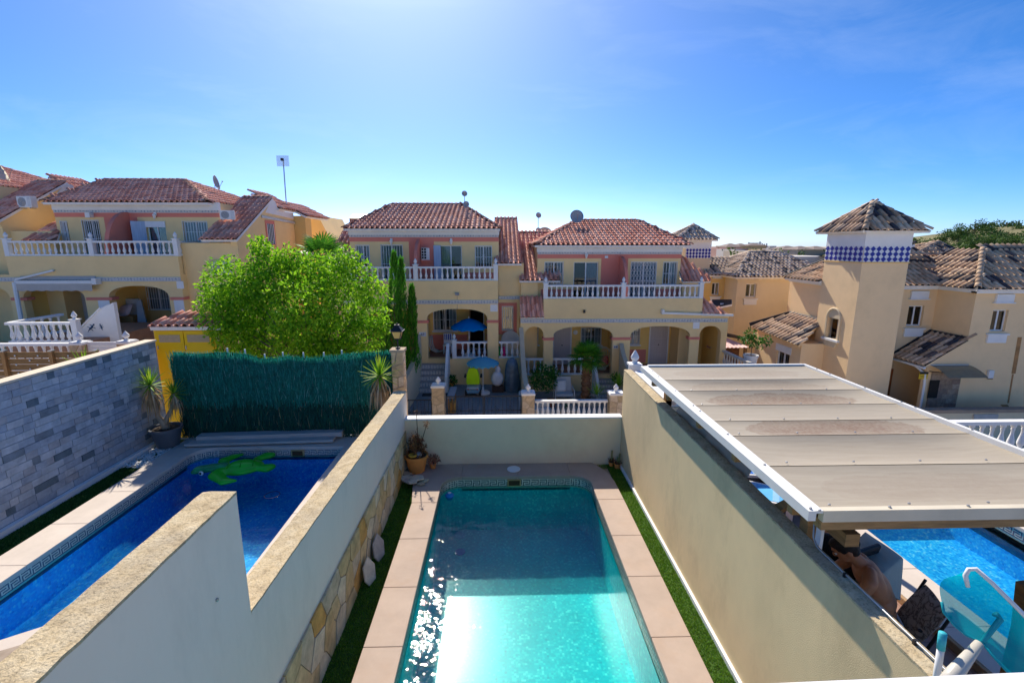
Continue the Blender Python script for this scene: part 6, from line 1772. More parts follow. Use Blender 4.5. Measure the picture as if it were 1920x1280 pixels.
# ------------------------------------------------------------------- far town and wooded hill
m_far = [mat('far_pink', (.50, .30, .25), .9, .08, .2), mat('far_ochre', (.52, .38, .20), .9, .08, .2), mat('far_white', (.60, .56, .52), .9, .06, .2), mat('far_tan', (.50, .42, .33), .9, .06, .2)]
m_farroof = mat('far_roof', (.24, .19, .17), .9, .15, .5)
FAR = [(1352, 1400, 466, 490, 150, 0, 0, 'pinkish block at the left of the far town'), (1362, 1388, 463, 480, 170, 0, 1, 'pink block with dark hipped top in the far town'), (1378, 1394, 468, 500, 140, 2, 0, 'narrow pale tower block in the far town'),
       (1366, 1384, 461, 470, 200, 1, 1, 'leftmost ochre villa of the far ridge'), (1386, 1402, 461, 470, 200, 1, 1, 'second ochre villa of the far ridge'), (1403, 1436, 460.5, 474, 200, 1, 1, 'ochre villa row below the far scaffolding'), (1426, 1462, 468, 482, 160, 1, 0, 'long ochre block right of the far scaffolding'),
       (1444, 1455, 461, 470, 210, 2, 0, 'pale grey block right of the far scaffolding'), (1395, 1440, 471, 490, 130, 3, 0, 'tan block in front of the far ridge'), (1468, 1500, 467, 495, 150, 2, 1, 'long white block left part of the far terrace'),
       (1496, 1552, 468, 500, 140, 3, 1, 'tan terrace with small dormers left of the tower'), (1478, 1560, 481, 520, 110, 2, 0, 'white block with small dark windows left of the tower')]
for (a, b, t, bt, D, mi, roof, lab) in FAR:
    A_, B_ = PY(a, t, D), PY(b, bt, D)
    th_ = thing('far_building', lab, 'building', ((A_.x + B_.x) / 2, D, -6), 0, 'buildings of the far town')
    MB().box(A_.x, D, -6, B_.x, D + 12, A_.z).build('wall', m_far[mi], th_)
    if roof:
        n = max(1, int((b - a) / 20)); w_ = (B_.x - A_.x) / n
        for k in range(n):
            r_ = MB(); xa, xb = A_.x + w_ * k - .3, A_.x + w_ * (k + 1) + .3; zz = A_.z
            r_.add([(xa, D - .4, zz), (xb, D - .4, zz), (xb, D + 8, zz), (xa, D + 8, zz), ((xa + xb) / 2 - .5, D + 3, zz + 1.0), ((xa + xb) / 2 + .5, D + 3, zz + 1.0)], [(0, 1, 5, 4), (1, 2, 5), (2, 3, 4, 5), (3, 0, 4), (3, 2, 1, 0)])
            r_.build('roof', m_farroof, th_)
    nw = max(2, int((b - a) / 12))
    for k in range(nw):
        x = A_.x + (B_.x - A_.x) * (k + .5) / nw; zc = A_.z - (2.2 if D > 120 else 2.0)
        f_ = MB().box(x - .45, D - .05, zc - .6, x + .45, D - .004, zc + .5).build('window', m_white, th_)
        MB().box(x - .36, D - .06, zc - .5, x + .36, D - .051, zc + .42).build('pane', m_dark, f_)
sc_ = thing('scaffolding', 'tangle of pale scaffold poles above the far ridge', 'scaffolding', PY(1430, 465, 205))
for k in range(9):
    x = 1404 + 4.2 * k; p0, p1 = PY(x, 464, 205), PY(x, 464 - rnd.uniform(3, 13), 205)
    MB().bar(p0, p1, .35, .35).build('pole', m_grey, sc_)
for k in range(3): MB().bar(PY(1404, 462 - 3 * k, 205), PY(1440 - 6 * k, 462 - 3 * k, 205), .3, .3).build('cross_pole', m_grey, sc_)
hl = MB()
hp = [(1600, 470, 470), (1700, 466, 470), (1740, 452, 470), (1790, 436, 470), (1840, 424, 470), (1900, 420, 470), (2000, 412, 470), (2200, 400, 470)]
for (px, pt, pb) in hp:
    q = PY(px, pt + 4, 95); r_ = PY(px, 474, 60); hl.v += [tuple(r_ + Vector((0, 0, -2))), tuple((q + r_) / 2 + Vector((0, 0, -.4))), tuple(q), (q.x + 10, 140, q.z - 3)]
for i in range(len(hp) - 1):
    for j in range(3): a = 4 * i + j; hl.f.append((a, a + 4, a + 5, a + 1))
hl.build('hill', mat('scrub_hillside', (.20, .18, .08), .95, .35, .12, .5, 1), kind='structure')
# =================================================================== PLANTS
m_leaf = mat_random('fresh_leaf', [(.24, .50, .02), (.32, .58, .025), (.16, .40, .015), (.42, .64, .04), (.11, .28, .015)], .5, 0, var=.2, weights=[4, 4, 3, 2, 2], translucent=.58)
m_cyp = mat_random('cypress_leaf', [(.07, .28, .02), (.10, .36, .02), (.045, .18, .015), (.15, .42, .03)], .6, 0, translucent=.45)
m_bush = mat_random('bush_leaf', [(.05, .18, .02), (.07, .23, .02), (.03, .11, .015)], .5, 0, translucent=.35)
m_pine = mat_random('pine_leaf', [(.055, .12, .022), (.075, .15, .028), (.035, .08, .02), (.10, .17, .03)], .7, 0, translucent=.2)
m_yucca = mat_random('yucca_leaf', [(.22, .42, .02), (.28, .50, .03), (.14, .32, .02), (.40, .52, .05)], .5, 0, translucent=.4)
m_palm = mat_random('palm_leaf', [(.08, .26, .02), (.11, .33, .02), (.05, .18, .015)], .5, 0, translucent=.35)
m_dry = mat_random('dry_leaf', [(.42, .28, .13), (.50, .35, .18), (.33, .20, .09), (.55, .42, .26)], .85, 0, translucent=.15)
m_driedbrown = mat_random('dried_brown_leaf', [(.20, .085, .035), (.27, .12, .05), (.14, .06, .03), (.34, .18, .07)], .9, 0, translucent=.1)
m_bark = mat('grey_brown_bark', (.22, .16, .11), .95, .3, 10, .6, 30)
m_soil = mat('potting_soil', (.05, .035, .025), .95, .3, 20, .5, 40)

def leaf(b, p, d, L, w, up=None):
    d = Vector(d).normalized(); s_ = d.cross(up or Vector((rnd.gauss(0, 1), rnd.gauss(0, 1), rnd.gauss(0, 1))))
    if s_.length < 1e-3: return
    s_.normalize(); n = s_.cross(d)
    m = p + d * L * .45
    b.add([p, m + s_ * w + n * w * .3, p + d * L, m - s_ * w + n * w * .3], [(0, 1, 2, 3)])
def blob_leaves(b, c, r, n, L, w, droop=.3, flat=1.0):
    for _ in range(n):
        v = Vector((rnd.gauss(0, 1), rnd.gauss(0, 1), rnd.gauss(0, 1))).normalized()
        rr = r * (rnd.random() ** .35)
        lump = 1 + .22 * sin(v.x * 7 + c.x * 3) * cos(v.z * 6 + c.z * 5)
        p = c + Vector((v.x, v.y, v.z * flat)) * rr * lump
        d = v * .7 + Vector((rnd.gauss(0, .6), rnd.gauss(0, .6), rnd.gauss(0, .6) - droop))
        leaf(b, p, d, L * rnd.uniform(.6, 1.25), w * rnd.uniform(.7, 1.2))

# the big light-green tree behind the green screen
tr = thing('broadleaf_tree', 'bushy bright green tree behind the green screen', 'tree', (-5.4, 13.6, -2.2))
lv = MB(); br = MB()
br.tube([(-5.4, 13.7, -2.3), (-5.42, 13.7, -.6), (-5.5, 13.65, .6)], [.17, .14, .11], 9)
BL = [(432, 528, 42), (402, 562, 26), (487, 462, 17), (500, 492, 30), (522, 520, 42), (575, 520, 42), (612, 505, 34), (648, 490, 24), (662, 522, 36), (700, 548, 26), (414, 592, 34), (456, 585, 48), (510, 575, 52), (570, 580, 55), (630, 575, 52), (688, 592, 34), (440, 632, 36), (500, 632, 46), (560, 640, 46), (620, 638, 46), (676, 636, 36), (540, 488, 24), (470, 545, 38), (712, 612, 16), (404, 628, 20), (480, 655, 32), (600, 660, 36), (650, 660, 30)]
for (px, py, r) in BL:
    Y = 13.6 + rnd.uniform(-.8, .7) * (1 if r > 25 else .4)
    c = PY(px, py, Y); R_ = r * 15 / 900
    blob_leaves(lv, c, R_, int(1000 * (r / 40) ** 2) + 120, .115, .034)
    mid = (Vector((-5.45, 13.65, .3)) + c) / 2 + Vector((0, 0, .15))
    br.tube([(-5.45, 13.66, rnd.uniform(-.2, .6)), mid, c], [.05, .025, .006], 5)
br.build('trunk', m_bark, tr, True)
lv.build('crown', m_leaf, tr, kind='stuff')

# slim cypresses beside the stairs
def cypress(px, pyt, pyb, hw, Y, label, n=2600):
    a, b = PY(px, pyb, Y), PY(px, pyt, Y); H_ = b.z - a.z; R_ = hw * Y / 900
    t = thing('cypress_tree', label, 'tree', (a.x, Y, a.z), 0, 'slim cypresses beside the stairs')
    MB().tube([a, (b.x, Y, a.z + H_ * .9)], [.05, .01], 6).build('trunk', m_bark, t)
    l_ = MB()
    for _ in range(n):
        u = rnd.random() ** .9; an = rnd.uniform(0, 2 * pi)
        prof = R_ * (min(1, u * 6 + .4)) * (1 - u) ** .55 * (1 + .25 * sin(an * 3 + u * 9))
        rr = prof * sqrt(rnd.uniform(.25, 1))
        p = Vector((a.x + (b.x - a.x) * u + rr * cos(an), Y + rr * sin(an), a.z + H_ * u))
        leaf(l_, p, (cos(an) * .25 + rnd.gauss(0, .08), sin(an) * .25 + rnd.gauss(0, .08), 1), rnd.uniform(.14, .32), .018)
    l_.build('foliage', m_cyp, t, kind='stuff')
cypress(739, 478, 712, 20, 19.6, 'tallest slim cypress with its two tips above the balcony rail')
cypress(752, 490, 712, 15, 19.9, 'middle slim cypress leaning on the tallest one')
cypress(772, 540, 705, 15, 20.2, 'shorter cypress nearest the curved sand wall and blue-grey stairs')
cypress(722, 575, 700, 12, 19.2, 'low cypress half hidden behind the bushy tree and lantern', 1200)

YL = {}
def yleaf_mesh(m, key):
    if key not in YL:
        b = MB(); prof = [(0, .018), (.25, .028), (.6, .022), (1, .002)]
        for (u, w) in prof: b.v += [(-w, u, -.02 * 0), (0, u, -.012 + .0), (w, u, 0)]
        for i in range(3):
            a = 3 * i; b.f += [(a, a + 1, a + 4, a + 3), (a + 1, a + 2, a + 5, a + 4)]
        YL[key] = b.mesh('leaf', m)
    return YL[key]
def rosette(root, c, R_, n, dry=0, m=None, wscale=1.0, lo=-25, hi=88, name='leaf'):
    me = yleaf_mesh(m or m_yucca, (m or m_yucca).name)
    c = Vector(c)
    for i in range(n):
        el = rad(lo + (hi - lo) * (i + .5) / n + rnd.uniform(-6, 6)); az = i * 2.39996 + rnd.uniform(-.2, .2)
        d = Vector((cos(az) * cos(el), sin(az) * cos(el), sin(el)))
        x = d.cross(Vector((0, 0, 1))); x = x.normalized() if x.length > 1e-3 else Vector((1, 0, 0)); z = x.cross(d)
        L = R_ * rnd.uniform(.8, 1.1)
        M = Matrix.Translation(c) @ Matrix((x, d, z)).transposed().to_4x4() @ Matrix.Diagonal((L * wscale * 1.6, L, L, 1))
        put(name, me, root, M=M) if root.name not in ORG else put(name, me, root, M=M)
    if dry:
        b = MB()
        for i in range(dry):
            az = rnd.uniform(0, 2 * pi); L = R_ * rnd.uniform(.8, 1.5); sp = rnd.uniform(.1, .55)
            p = c + Vector((cos(az), sin(az), 0)) * .05 + Vector((0, 0, -rnd.uniform(.02, .25)))
            q = p + Vector((cos(az) * sp * L * .6, sin(az) * sp * L * .6, -L * .35)); e_ = p + Vector((cos(az) * sp * L * .8, sin(az) * sp * L * .8, -L))
            s_ = Vector((-sin(az), cos(az), 0)) * .014
            b.add([p - s_, p + s_, q + s_, q - s_, e_], [(0, 1, 2, 3), (3, 2, 4)])
        b.build('dry_skirt', m_dry, root, kind='stuff')
def pot(root, c, r, h, m, rim=True, name='pot', taper=.7, soil=True):
    c = Vector(c)
    pr = [(0, 0), (r * taper, 0), (r * .97, h * .86)] + ([(r * 1.06, h * .87), (r * 1.06, h), (r * .95, h)] if rim else [(r, h), (r * .92, h)]) + [(r * .88, h * .9), (0, h * .88)]
    o = MB().lathe(pr, 24, c).build(name, m, root, True)
    for md in (o.modifiers.new('edge', 'EDGE_SPLIT'),): md.split_angle = rad(40)
    if soil: MB().lathe([(0, 0), (r * .88, 0), (r * .8, .02), (0, .03)], 16, c + Vector((0, 0, h * .885))).build('soil', m_soil, root)
    return o
c = PZ(316, 834, 0)
yt = thing('yucca', 'two-headed yucca with dry skirts in a grey pot on the blue pool deck', 'yucca', c)
pot(yt, c, .30, .42, mat('anthracite_pot', (.10, .11, .125), .45, .08, 5, .05))
h1, h2 = PY(281, 722, c.y - .05), PY(325, 738, c.y - .05)
tk = MB()
tk.tube([c + Vector((0, 0, .36)), c + Vector((-.02, 0, .5)), c + Vector((-.13, 0, .66)), h1 + Vector((.05, 0, -.2)), h1], [.10, .075, .05, .045, .04], 8)
tk.tube([c + Vector((0, 0, .45)), c + Vector((.05, 0, .62)), h2 + Vector((0, 0, -.2)), h2], [.07, .045, .04, .04], 8)
tk.build('trunk', mat('pale_yucca_bark', (.40, .29, .19), .9, .2, 14, .5, 30), yt, True)
rosette(yt, h1, .40, 52, 60); rosette(yt, h2, .33, 34, 34, lo=-35)
c = PY(712, 704, 9.75)
y2 = thing('yucca', 'single-headed yucca with straw skirt against the right end of the green screen', 'yucca', (c.x, 9.75, 0))
MB().tube([(c.x, 9.75, 0), (c.x + .02, 9.75, .8), c], [.08, .06, .045], 8).build('trunk', MATS['pale_yucca_bark'], y2, True)
rosette(y2, c, .46, 56, 90, lo=-35)

def fan_palm(name, label, c, z0, R_, n, tr_r, Y, skirt=True):
    t = thing(name, label, 'palm', (c.x, Y, z0))
    tb = MB(); k = 16
    tb.tube([(c.x, Y, z0 + (c.z - z0) * i / k) for i in range(k + 1)], [tr_r * (1.0 + (.18 if i % 2 else -.1)) * (1.15 - .35 * abs(i / k - .4)) for i in range(k + 1)], 12)
    tb.build('trunk', mat('palm_trunk', (.24, .12, .06), .95, .4, 14, .8, 30), t)
    if skirt:
        sb = MB()
        for _ in range(160):
            az = rnd.uniform(0, 2 * pi); z = rnd.uniform(z0 + .05, c.z - .05); p = Vector((c.x + cos(az) * tr_r * .9, Y + sin(az) * tr_r * .9, z))
            leaf(sb, p, (cos(az) * .8, sin(az) * .8, .9), .13, .03)
        sb.build('leaf_stubs', m_driedbrown, t, kind='stuff')
    for i in range(n):
        az = i * 2.39996; el = rad(-30 + 105 * ((i + .5) / n)); d = Vector((cos(az) * cos(el), sin(az) * cos(el), sin(el)))
        x = d.cross(Vector((0, 0, 1))).normalized(); z = x.cross(d); hub = c + d * R_ * .42
        b = MB(); b.tube([c, hub], .010, 4)
        for j in range(19):
            a = rad(-105 + 210 * j / 18); dd = (d * cos(a) + x * sin(a)) * R_ * .62 * (.75 + .25 * cos(a)); dr = -Vector((0, 0, 1)) * R_ * .10
            tip = hub + dd + dr - z * .02; mid = hub + dd * .55; s_ = (x * cos(a) - d * sin(a)) * R_ * .028
            b.add([hub, mid + s_, tip, mid - s_], [(0, 1, 2, 3)])
        b.build('frond', m_palm, t)
    return t
c = PY(1100, 672, 20.3); fan_palm('fan_palm', 'fan palm with shaggy brown trunk in front of the four-arch porch', c, -2.6, .98, 26, .17, 20.3)
c = PY(604, 486, 17.5); fan_palm('fan_palm', 'fan palm tops peeping out above the bushy green tree', c, -2.2, 1.15, 20, .16, 17.5, False)

def bush(name, label, c, r, n, L, w, m, potc=None):
    t = thing(name, label, 'plant', c)
    b = MB(); blob_leaves(b, Vector(c) + Vector((0, 0, r * .8)), r, n, L, w); b.build('foliage', m, t, kind='stuff')
    s_ = MB()
    for k in range(7):
        a = k * .9; s_.tube([c, Vector(c) + Vector((cos(a) * r * .5, sin(a) * r * .5, r * 1.1))], [.015, .006], 5)
    s_.build('stem', m_bark, t)
    return t
c = PY(1018, 728, 20.6); bt = bush('shrub', 'dark green shrub in a red-brown planter below the left porch arch', c, .62, 900, .12, .03, m_bush)
for k, (dx, dz) in enumerate(((.7, .4), (.9, .7), (.5, .9), (-.6, .3))):
    b = MB(); blob_leaves(b, c + Vector((dx * .6, 0, .45 + dz * .35)), .22, 110, .11, .03); b.build('spray', m_bush, bt, kind='stuff')
q = c + Vector((-.1, -.75, -.1)); MB().box(q.x - .6, q.y - .12, -2.62, q.x + .55, q.y + .2, -2.3).build('planter', mat('red_brown_planter', (.28, .09, .05), .7, .15, 5, .1), bt)
c = PY(846, 722, 21.6); bp = bush('potted_plant', 'reddish-green potted plant at the foot of the white stair parapet', c, .28, 260, .12, .03, m_bush); pot(bp, (c.x, c.y, -2.25), .16, .28, m_terracotta)
c = PY(1119, 745, 18.6); y3 = thing('yucca', 'small bright yucca in front of the fan palm planter', 'yucca', c); rosette(y3, c + Vector((0, 0, .12)), .52, 30, 0, wscale=.8, lo=5)
c = PY(1159, 728, 19.4); y4 = thing('yucca', 'bright green yucca behind the right gate post', 'yucca', c); rosette(y4, c + Vector((0, 0, .12)), .62, 34, 0, wscale=.8, lo=5)
c = PY(1153, 712, 21.2); bush('potted_plant', 'small dark plant at the top of the tiled steps', c, .18, 140, .1, .025, m_bush)
c = PY(160, 690, 11.4); y5 = thing('yucca', 'yucca tips rising behind the grey tiled wall', 'yucca', c); rosette(y5, c + Vector((0, 0, -.05)), .55, 22, 0, wscale=.8, lo=-5)
c = PY(1407, 676, 20.5); c.z -= .35; pt = thing('potted_tree', 'small citrus tree in a tall white pot beside the pink lean-to', 'potted plant', c)
pot(pt, c, .30, .62, m_plaswhite, taper=.72)
MB().tube([c + Vector((0, 0, .5)), c + Vector((0, 0, 1.2))], .02, 6).build('stem', m_bark, pt)
b = MB()
for dx, dz in ((0, 1.25), (.4, 1.15), (-.3, 1.35), (.6, 1.3), (-.1, 1.55)): blob_leaves(b, c + Vector((dx, 0, dz)), .25, 90, .14, .035)
b.build('foliage', m_bush, pt, kind='stuff')

# pots in the corners of our yard
c = PZ(782, 884, -.02); c.z = -.02
bp = thing('potted_plant', 'large orange terracotta pot of dried brown succulents in the far left corner', 'potted plant', c)
pot(bp, c, .215, .36, m_terracotta, taper=.66)
b = MB(); st = MB()
for _ in range(46):
    a = rnd.uniform(0, 2 * pi); r_ = rnd.uniform(.02, .17); p = c + Vector((cos(a) * r_, sin(a) * r_, .34)); h = rnd.uniform(.12, .46)
    e_ = p + Vector((rnd.uniform(-.10, .06), rnd.uniform(-.05, .05), h)); st.tube([p, e_], [.008, .005], 5)
    for _ in range(14):
        t = rnd.uniform(.2, 1); leaf(b, p.lerp(e_, t), (rnd.gauss(0, 1), rnd.gauss(0, 1), rnd.gauss(-.2, .6)), rnd.uniform(.04, .09), .012)
fl = [(800, 796), (781, 776), (776, 815)]
for (px, py) in fl:
    e_ = PY(px, py, c.y - .02); st.tube([c + Vector((.02, 0, .34)), (c + e_) / 2 + Vector((.02, 0, .2)), e_], [.010, .008, .006], 5)
    for _ in range(40 if px == 800 else 16): leaf(b, e_ + Vector((rnd.gauss(0, .025), rnd.gauss(0, .02), rnd.gauss(0, .045))), (rnd.gauss(0, 1), rnd.gauss(0, 1), rnd.gauss(.2, .6)), rnd.uniform(.03, .06), .010)
st.build('dry_stems', m_driedbrown, bp, kind='stuff'); b.build('dry_leaves', m_driedbrown, bp, kind='stuff')
MB().lathe([(0, 0), (.07, 0), (.085, .03), (.075, .035), (0, .02)], 14, PY(774, 855, c.y - .16)).build('yellow_saucer', mat('yellow_plastic', (.70, .42, .06), .5), bp)
MB().ball(c + Vector((.06, -.1, .40)), (.06, .05, .055), 8, 6).build('dark_jar', m_grey, bp)
c = PZ(812, 877, .002)
sp_ = thing('potted_plant', 'small orange pot of dried pink succulent beside the large terracotta pot', 'potted plant', c)
pot(sp_, c, .065, .11, m_terracotta, rim=False, taper=.72)
b = MB(); blob_leaves(b, c + Vector((0, 0, .17)), .12, 170, .06, .014, droop=-.2, flat=.6); b.build('dry_leaves', mat_random('dried_pink_leaf', [(.33, .14, .08), (.42, .20, .12), (.26, .10, .06)], .9, 0), sp_, kind='stuff')
for (px, py, r_, lab, kind_) in ((1146, 873, .055, 'left small clay pot with a bare stem in the far right corner', 0), (1157, 877, .06, 'right small clay pot with a cactus stump and dry leaves in the far right corner', 1)):
    c = PZ(px, py, -.04)
    t = thing('potted_plant', lab, 'potted plant', c); pot(t, c, r_, r_ * 1.6, m_terracotta, taper=.75)
    MB().tube([c + Vector((0, 0, .06)), c + Vector((.01, .02, .22 if kind_ else .32))], [.020, .016], 7).build('stem', mat('cactus_stem', (.25, .24, .09), .8, .2, 10, .2), t, True)
    if kind_:
        MB().tube([c + Vector((.03, .0, .06)), c + Vector((.045, .01, .30))], [.020, .016], 7).build('stem', MATS['cactus_stem'], t, True)
    b = MB()
    for _ in range(40): leaf(b, c + Vector((rnd.gauss(0, .02), rnd.gauss(0, .02), .1)), (rnd.gauss(0, 1), rnd.gauss(0, 1), .8), rnd.uniform(.05, .1), .008)
    b.build('dry_leaves', m_driedbrown, t, kind='stuff')

# pines on the hill
PINES = [(1722, 462, 24, 62, 'dark pine at the foot of the wooded hill beside the tower'), (1748, 463, 17, 66, 'low pale pine left of the hill foot pyramid roof'), (1775, 447, 22, 78, 'first pine of the hill skyline from the left'), (1800, 440, 26, 80, 'second round pine of the hill skyline'), (1829, 428, 24, 88, 'tall pine crowning the hill skyline'), (1852, 440, 26, 84, 'broad pine in the middle of the hill'), (1815, 458, 24, 66, 'near pine above the pyramid roof'), (1843, 460, 22, 62, 'near dark pine left of the hip ridge'), (1868, 452, 24, 70, 'near pine above the slate ridge'), (1888, 426, 26, 95, 'umbrella pine on the hilltop at the right'), (1912, 432, 22, 90, 'hilltop pine cut off by the right edge'), (1890, 462, 26, 62, 'yellowish near pine right of the hip ridge'), (1915, 456, 28, 64, 'near pine at the right edge of the hill'), (1880, 442, 16, 84, 'small pine beside the bare sandy patch')]
for (px, py, r, D, lab) in PINES:
    c = PY(px, py, D); R_ = r * D / 900
    t = thing('pine_tree', lab, 'tree', c - Vector((0, 0, R_ * 1.6)), 0, 'pines on the wooded hill')
    MB().tube([c - Vector((0, 0, R_ * 1.7)), c - Vector((R_ * .1, 0, R_ * .3)), c + Vector((0, 0, R_ * .3))], [R_ * .08, R_ * .06, R_ * .03], 6).build('trunk', m_bark, t)
    b = MB()
    for k in range(9):
        v = Vector((rnd.uniform(-.75, .75), rnd.uniform(-.6, .6), rnd.uniform(-.35, .4)))
        blob_leaves(b, c + v * R_, R_ * rnd.uniform(.32, .5), 150, R_ * .15, R_ * .035, droop=-.3, flat=.75)
    b.build('crown', m_pine, t, kind='stuff')
u = MB()
for _ in range(130):
    px = rnd.uniform(1700, 2050); D = rnd.uniform(60, 100); base = max(420, 470 - (px - 1700) * .28) + rnd.uniform(0, 30)
    blob_leaves(u, PY(px, base + 12, D), rnd.uniform(.7, 1.6), 60, .5, .12, flat=.7)
u.build('hill_scrub', m_pine, kind='stuff')
u = MB()
for _ in range(60):
    px = rnd.uniform(1338, 1560); D = rnd.uniform(120, 260); c = PY(px, 469, D); blob_leaves(u, Vector((c.x, D, c.z - .6)), rnd.uniform(.6, 1.4), 22, .8, .25)
u.build('far_greenery', m_pine, kind='stuff')
# =================================================================== RIGHT POOL TERRACE
m_brown = NT('brown_terrace_tile'); v_ = m_brown.coord()
b_ = m_brown.n('TexBrick', i_Scale=1.0); b_.offset = 0.0
for k, c in (('Color1', (.30, .17, .13, 1)), ('Color2', (.34, .20, .15, 1)), ('Mortar', (.22, .14, .11, 1))): b_.inputs[k].default_value = c
b_.inputs['Mortar Size'].default_value = .008; b_.inputs['Brick Width'].default_value = .45; b_.inputs['Row Height'].default_value = .45
m_brown.l(v_, 0, b_, 'Vector'); n_ = m_brown.noise(v_, 4, 5, .6); r_ = m_brown.ramp(n_, 'Fac', [(.3, .85), (.7, 1.15)]); mm_ = m_brown.mix(1.0, (b_, 'Color'), (r_, 'Color'), 'MULTIPLY')
m_brown.bsdf((mm_, 0), .55, 0, (b_, 'Fac'), .1, .003)
RXL, RXR, RYF = 5.62, 8.08, 8.4
MB().box(2.556, .4, -.5, 5.03, 9.7, -.10).build('terrace_floor', m_brown.m, kind='structure')
rout = [(RXR, .6)] + [(RXR, RYF), (RXL, RYF), (RXL, .6)]
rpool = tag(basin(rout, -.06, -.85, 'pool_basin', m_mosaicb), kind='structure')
w = MB(); w.add([(p[0], p[1], WATZ) for p in rout], [(0, 1, 2, 3)]); w.build('pool_water', m_waterb, kind='structure')
greek(rout, -.062, WATZ - .04, rpool, m_bandblue, y_min=3)
rb = MB(); rb.box(5.03, .4, -.5, RXL, 9.7, -.066); rb.box(RXL, RYF, -.5, 9, 9.7, -.066); rb.box(RXR, .4, -.5, 9, RYF, -.066)
rdeck = rb.build('pool_deck', m_mortar, kind='structure')
for k in range(9): slab_piece([(5.03, .6 + k * 1.0 + G), (RXL + .02, .6 + k * 1.0 + G), (RXL + .02, 1.6 + k * 1.0 - G), (5.03, 1.6 + k * 1.0 - G)], par=rdeck, m=m_deckl)
for k in range(3): slab_piece([(RXL + .021 + k * 1.1, RYF - .02), (RXL + 1.121 + k * 1.1 - G, RYF - .02), (RXL + 1.121 + k * 1.1 - G, 9.6), (RXL + .021 + k * 1.1, 9.6)], par=rdeck, m=m_deckl)
for k in range(8): slab_piece([(RXR - .02, .6 + k + G), (8.9, .6 + k + G), (8.9, 1.6 + k - G), (RXR - .02, 1.6 + k - G)], par=rdeck, m=m_deckl)
for k in range(9): bevel(MB().box(4.985, .6 + k + G, -.10, 5.028, 1.6 + k - G, -.004).build('step_edge', mat('worn_step_edge', (.42, .26, .14), .8, .25, 8, .4, 40), rdeck), .01)

# canopy (pergola) -------------------------------------------------------------
pg = thing('pergola', 'timber pergola roofed with stained beige sheets and white edge trim, right of the stucco wall', 'pergola', (3.45, 5.1, -.1))
def mk_sheet():
    t = NT('stained_roof_sheet'); v = t.coord((1, 1, 1)); oi = t.n('ObjectInfo')
    cmb = t.n('SeparateXYZ'); t.l(v, 0, cmb, 0)
    n1 = t.noise(v, 2.2, 6, .7); n2 = t.noise(v, 30, 4, .7); n3 = t.noise(t.coord((.6, 7, 1)), 2.5, 5, .7)
    ax = t.math('MULTIPLY', (cmb, 0), 1.0); ay = t.math('MULTIPLY', (cmb, 1), 4.0)
    # dried puddle outline: a superellipse bent by noise
    p1 = t.math('POWER', (t.math('ABSOLUTE', (ax, 0)), 0), 4.0); p2 = t.math('POWER', (t.math('ABSOLUTE', (ay, 0)), 0), 2.0)
    d = t.math('ADD', (p1, 0), (p2, 0)); nn = t.math('MULTIPLY_ADD', (n1, 'Fac'), 1.9); nn.inputs[2].default_value = -.95
    d2 = t.math('ADD', (d, 0), (nn, 0))
    core = t.ramp(d2, 0, [(.0, 1.0), (.55, .55), (.78, .75), (.9, .0)])
    amt = t.ramp(oi, 'Random', [(0.0, .0), (.3, .15), (.55, .9), (1.0, 1.0)])
    fac = t.math('MULTIPLY', (core, 'Color'), (amt, 'Color'))
    sp = t.ramp(n2, 'Fac', [(.35, .45), (.65, 1.0)]); fac2 = t.math('MULTIPLY', (fac, 0), (sp, 'Color'))
    base = t.ramp(n3, 'Fac', [(.3, (.34, .29, .22)), (.7, (.41, .36, .28))])
    m = t.mix((fac2, 0), (base, 'Color'), (.20, .12, .075))
    bsd = t.bsdf((m, 0), .6, 0, (n2, 'Fac'), .08, .003, .3)
    return t.m
m_sheet = mk_sheet()
PX0, PX1, PY0, PY1, PZ0 = 2.33, 4.91, 3.20, 7.39, 2.34
cuts = [3.20, 3.92, 4.60, 5.01, 5.53, 6.11, 6.62, 7.39]
for k, (a, b) in enumerate(zip(cuts, cuts[1:])):
    s_ = MB(); nx, ny = 16, 8; wd, ln = PX1 - PX0, b - a - .006
    sag = [.02, .05, .012, .012, .055, .05, .015][k]
    for i in range(nx + 1):
        for j in range(ny + 1):
            x = -wd / 2 + wd * i / nx; y = -ln / 2 + ln * j / ny
            z = -sag * (1 - (2 * x / wd) ** 4) * (1 - (2 * y / ln) ** 2)
            if j in (0, ny): z += .010
            s_.v.append((x, y, z))
    for i in range(nx):
        for j in range(ny): q = i * (ny + 1) + j; s_.f.append((q, q + ny + 1, q + ny + 2, q + 1))
    nv = len(s_.v); s_.v += [(v[0], v[1], v[2] - .012) for v in s_.v[:nv]]; s_.f += [tuple(nv + q for q in reversed(f)) for f in s_.f[:nx * ny]]
    put('roof_sheet', s_.mesh('roof_sheet', m_sheet, True), pg, M=Matrix.Translation(((PX0 + PX1) / 2, (a + b) / 2, PZ0 + .004 * k)))
m_trim = mat('white_trim', (.78, .77, .73), .45, .05, 3, .05)
tb = MB().box(PX0 - .06, PY0 - .05, PZ0 - .045, PX0 - .001, PY1 + .04, PZ0 + .035).build('edge_trim', m_trim, pg)
MB().box(PX0 - .001, PY0 - .05, PZ0 + .015, PX0 + .05, PY1 + .04, PZ0 + .037).build('edge_trim', m_trim, pg)
MB().box(PX1 + .001, PY0 - .05, PZ0 - .06, PX1 + .05, PY1 + .04, PZ0 + .055).build('edge_trim', m_trim, pg)
MB().box(PX0 + .051, PY1 - .01, PZ0 + .0, PX1, PY1 + .04, PZ0 + .057).build('edge_trim', m_trim, pg)
MB().box(PX0 + .051, PY0 - .055, PZ0 - .055, PX1, PY0 - .001, PZ0 + .038).build('edge_trim', mat('cream_trim', (.70, .62, .47), .5, .08, 3, .1), pg)
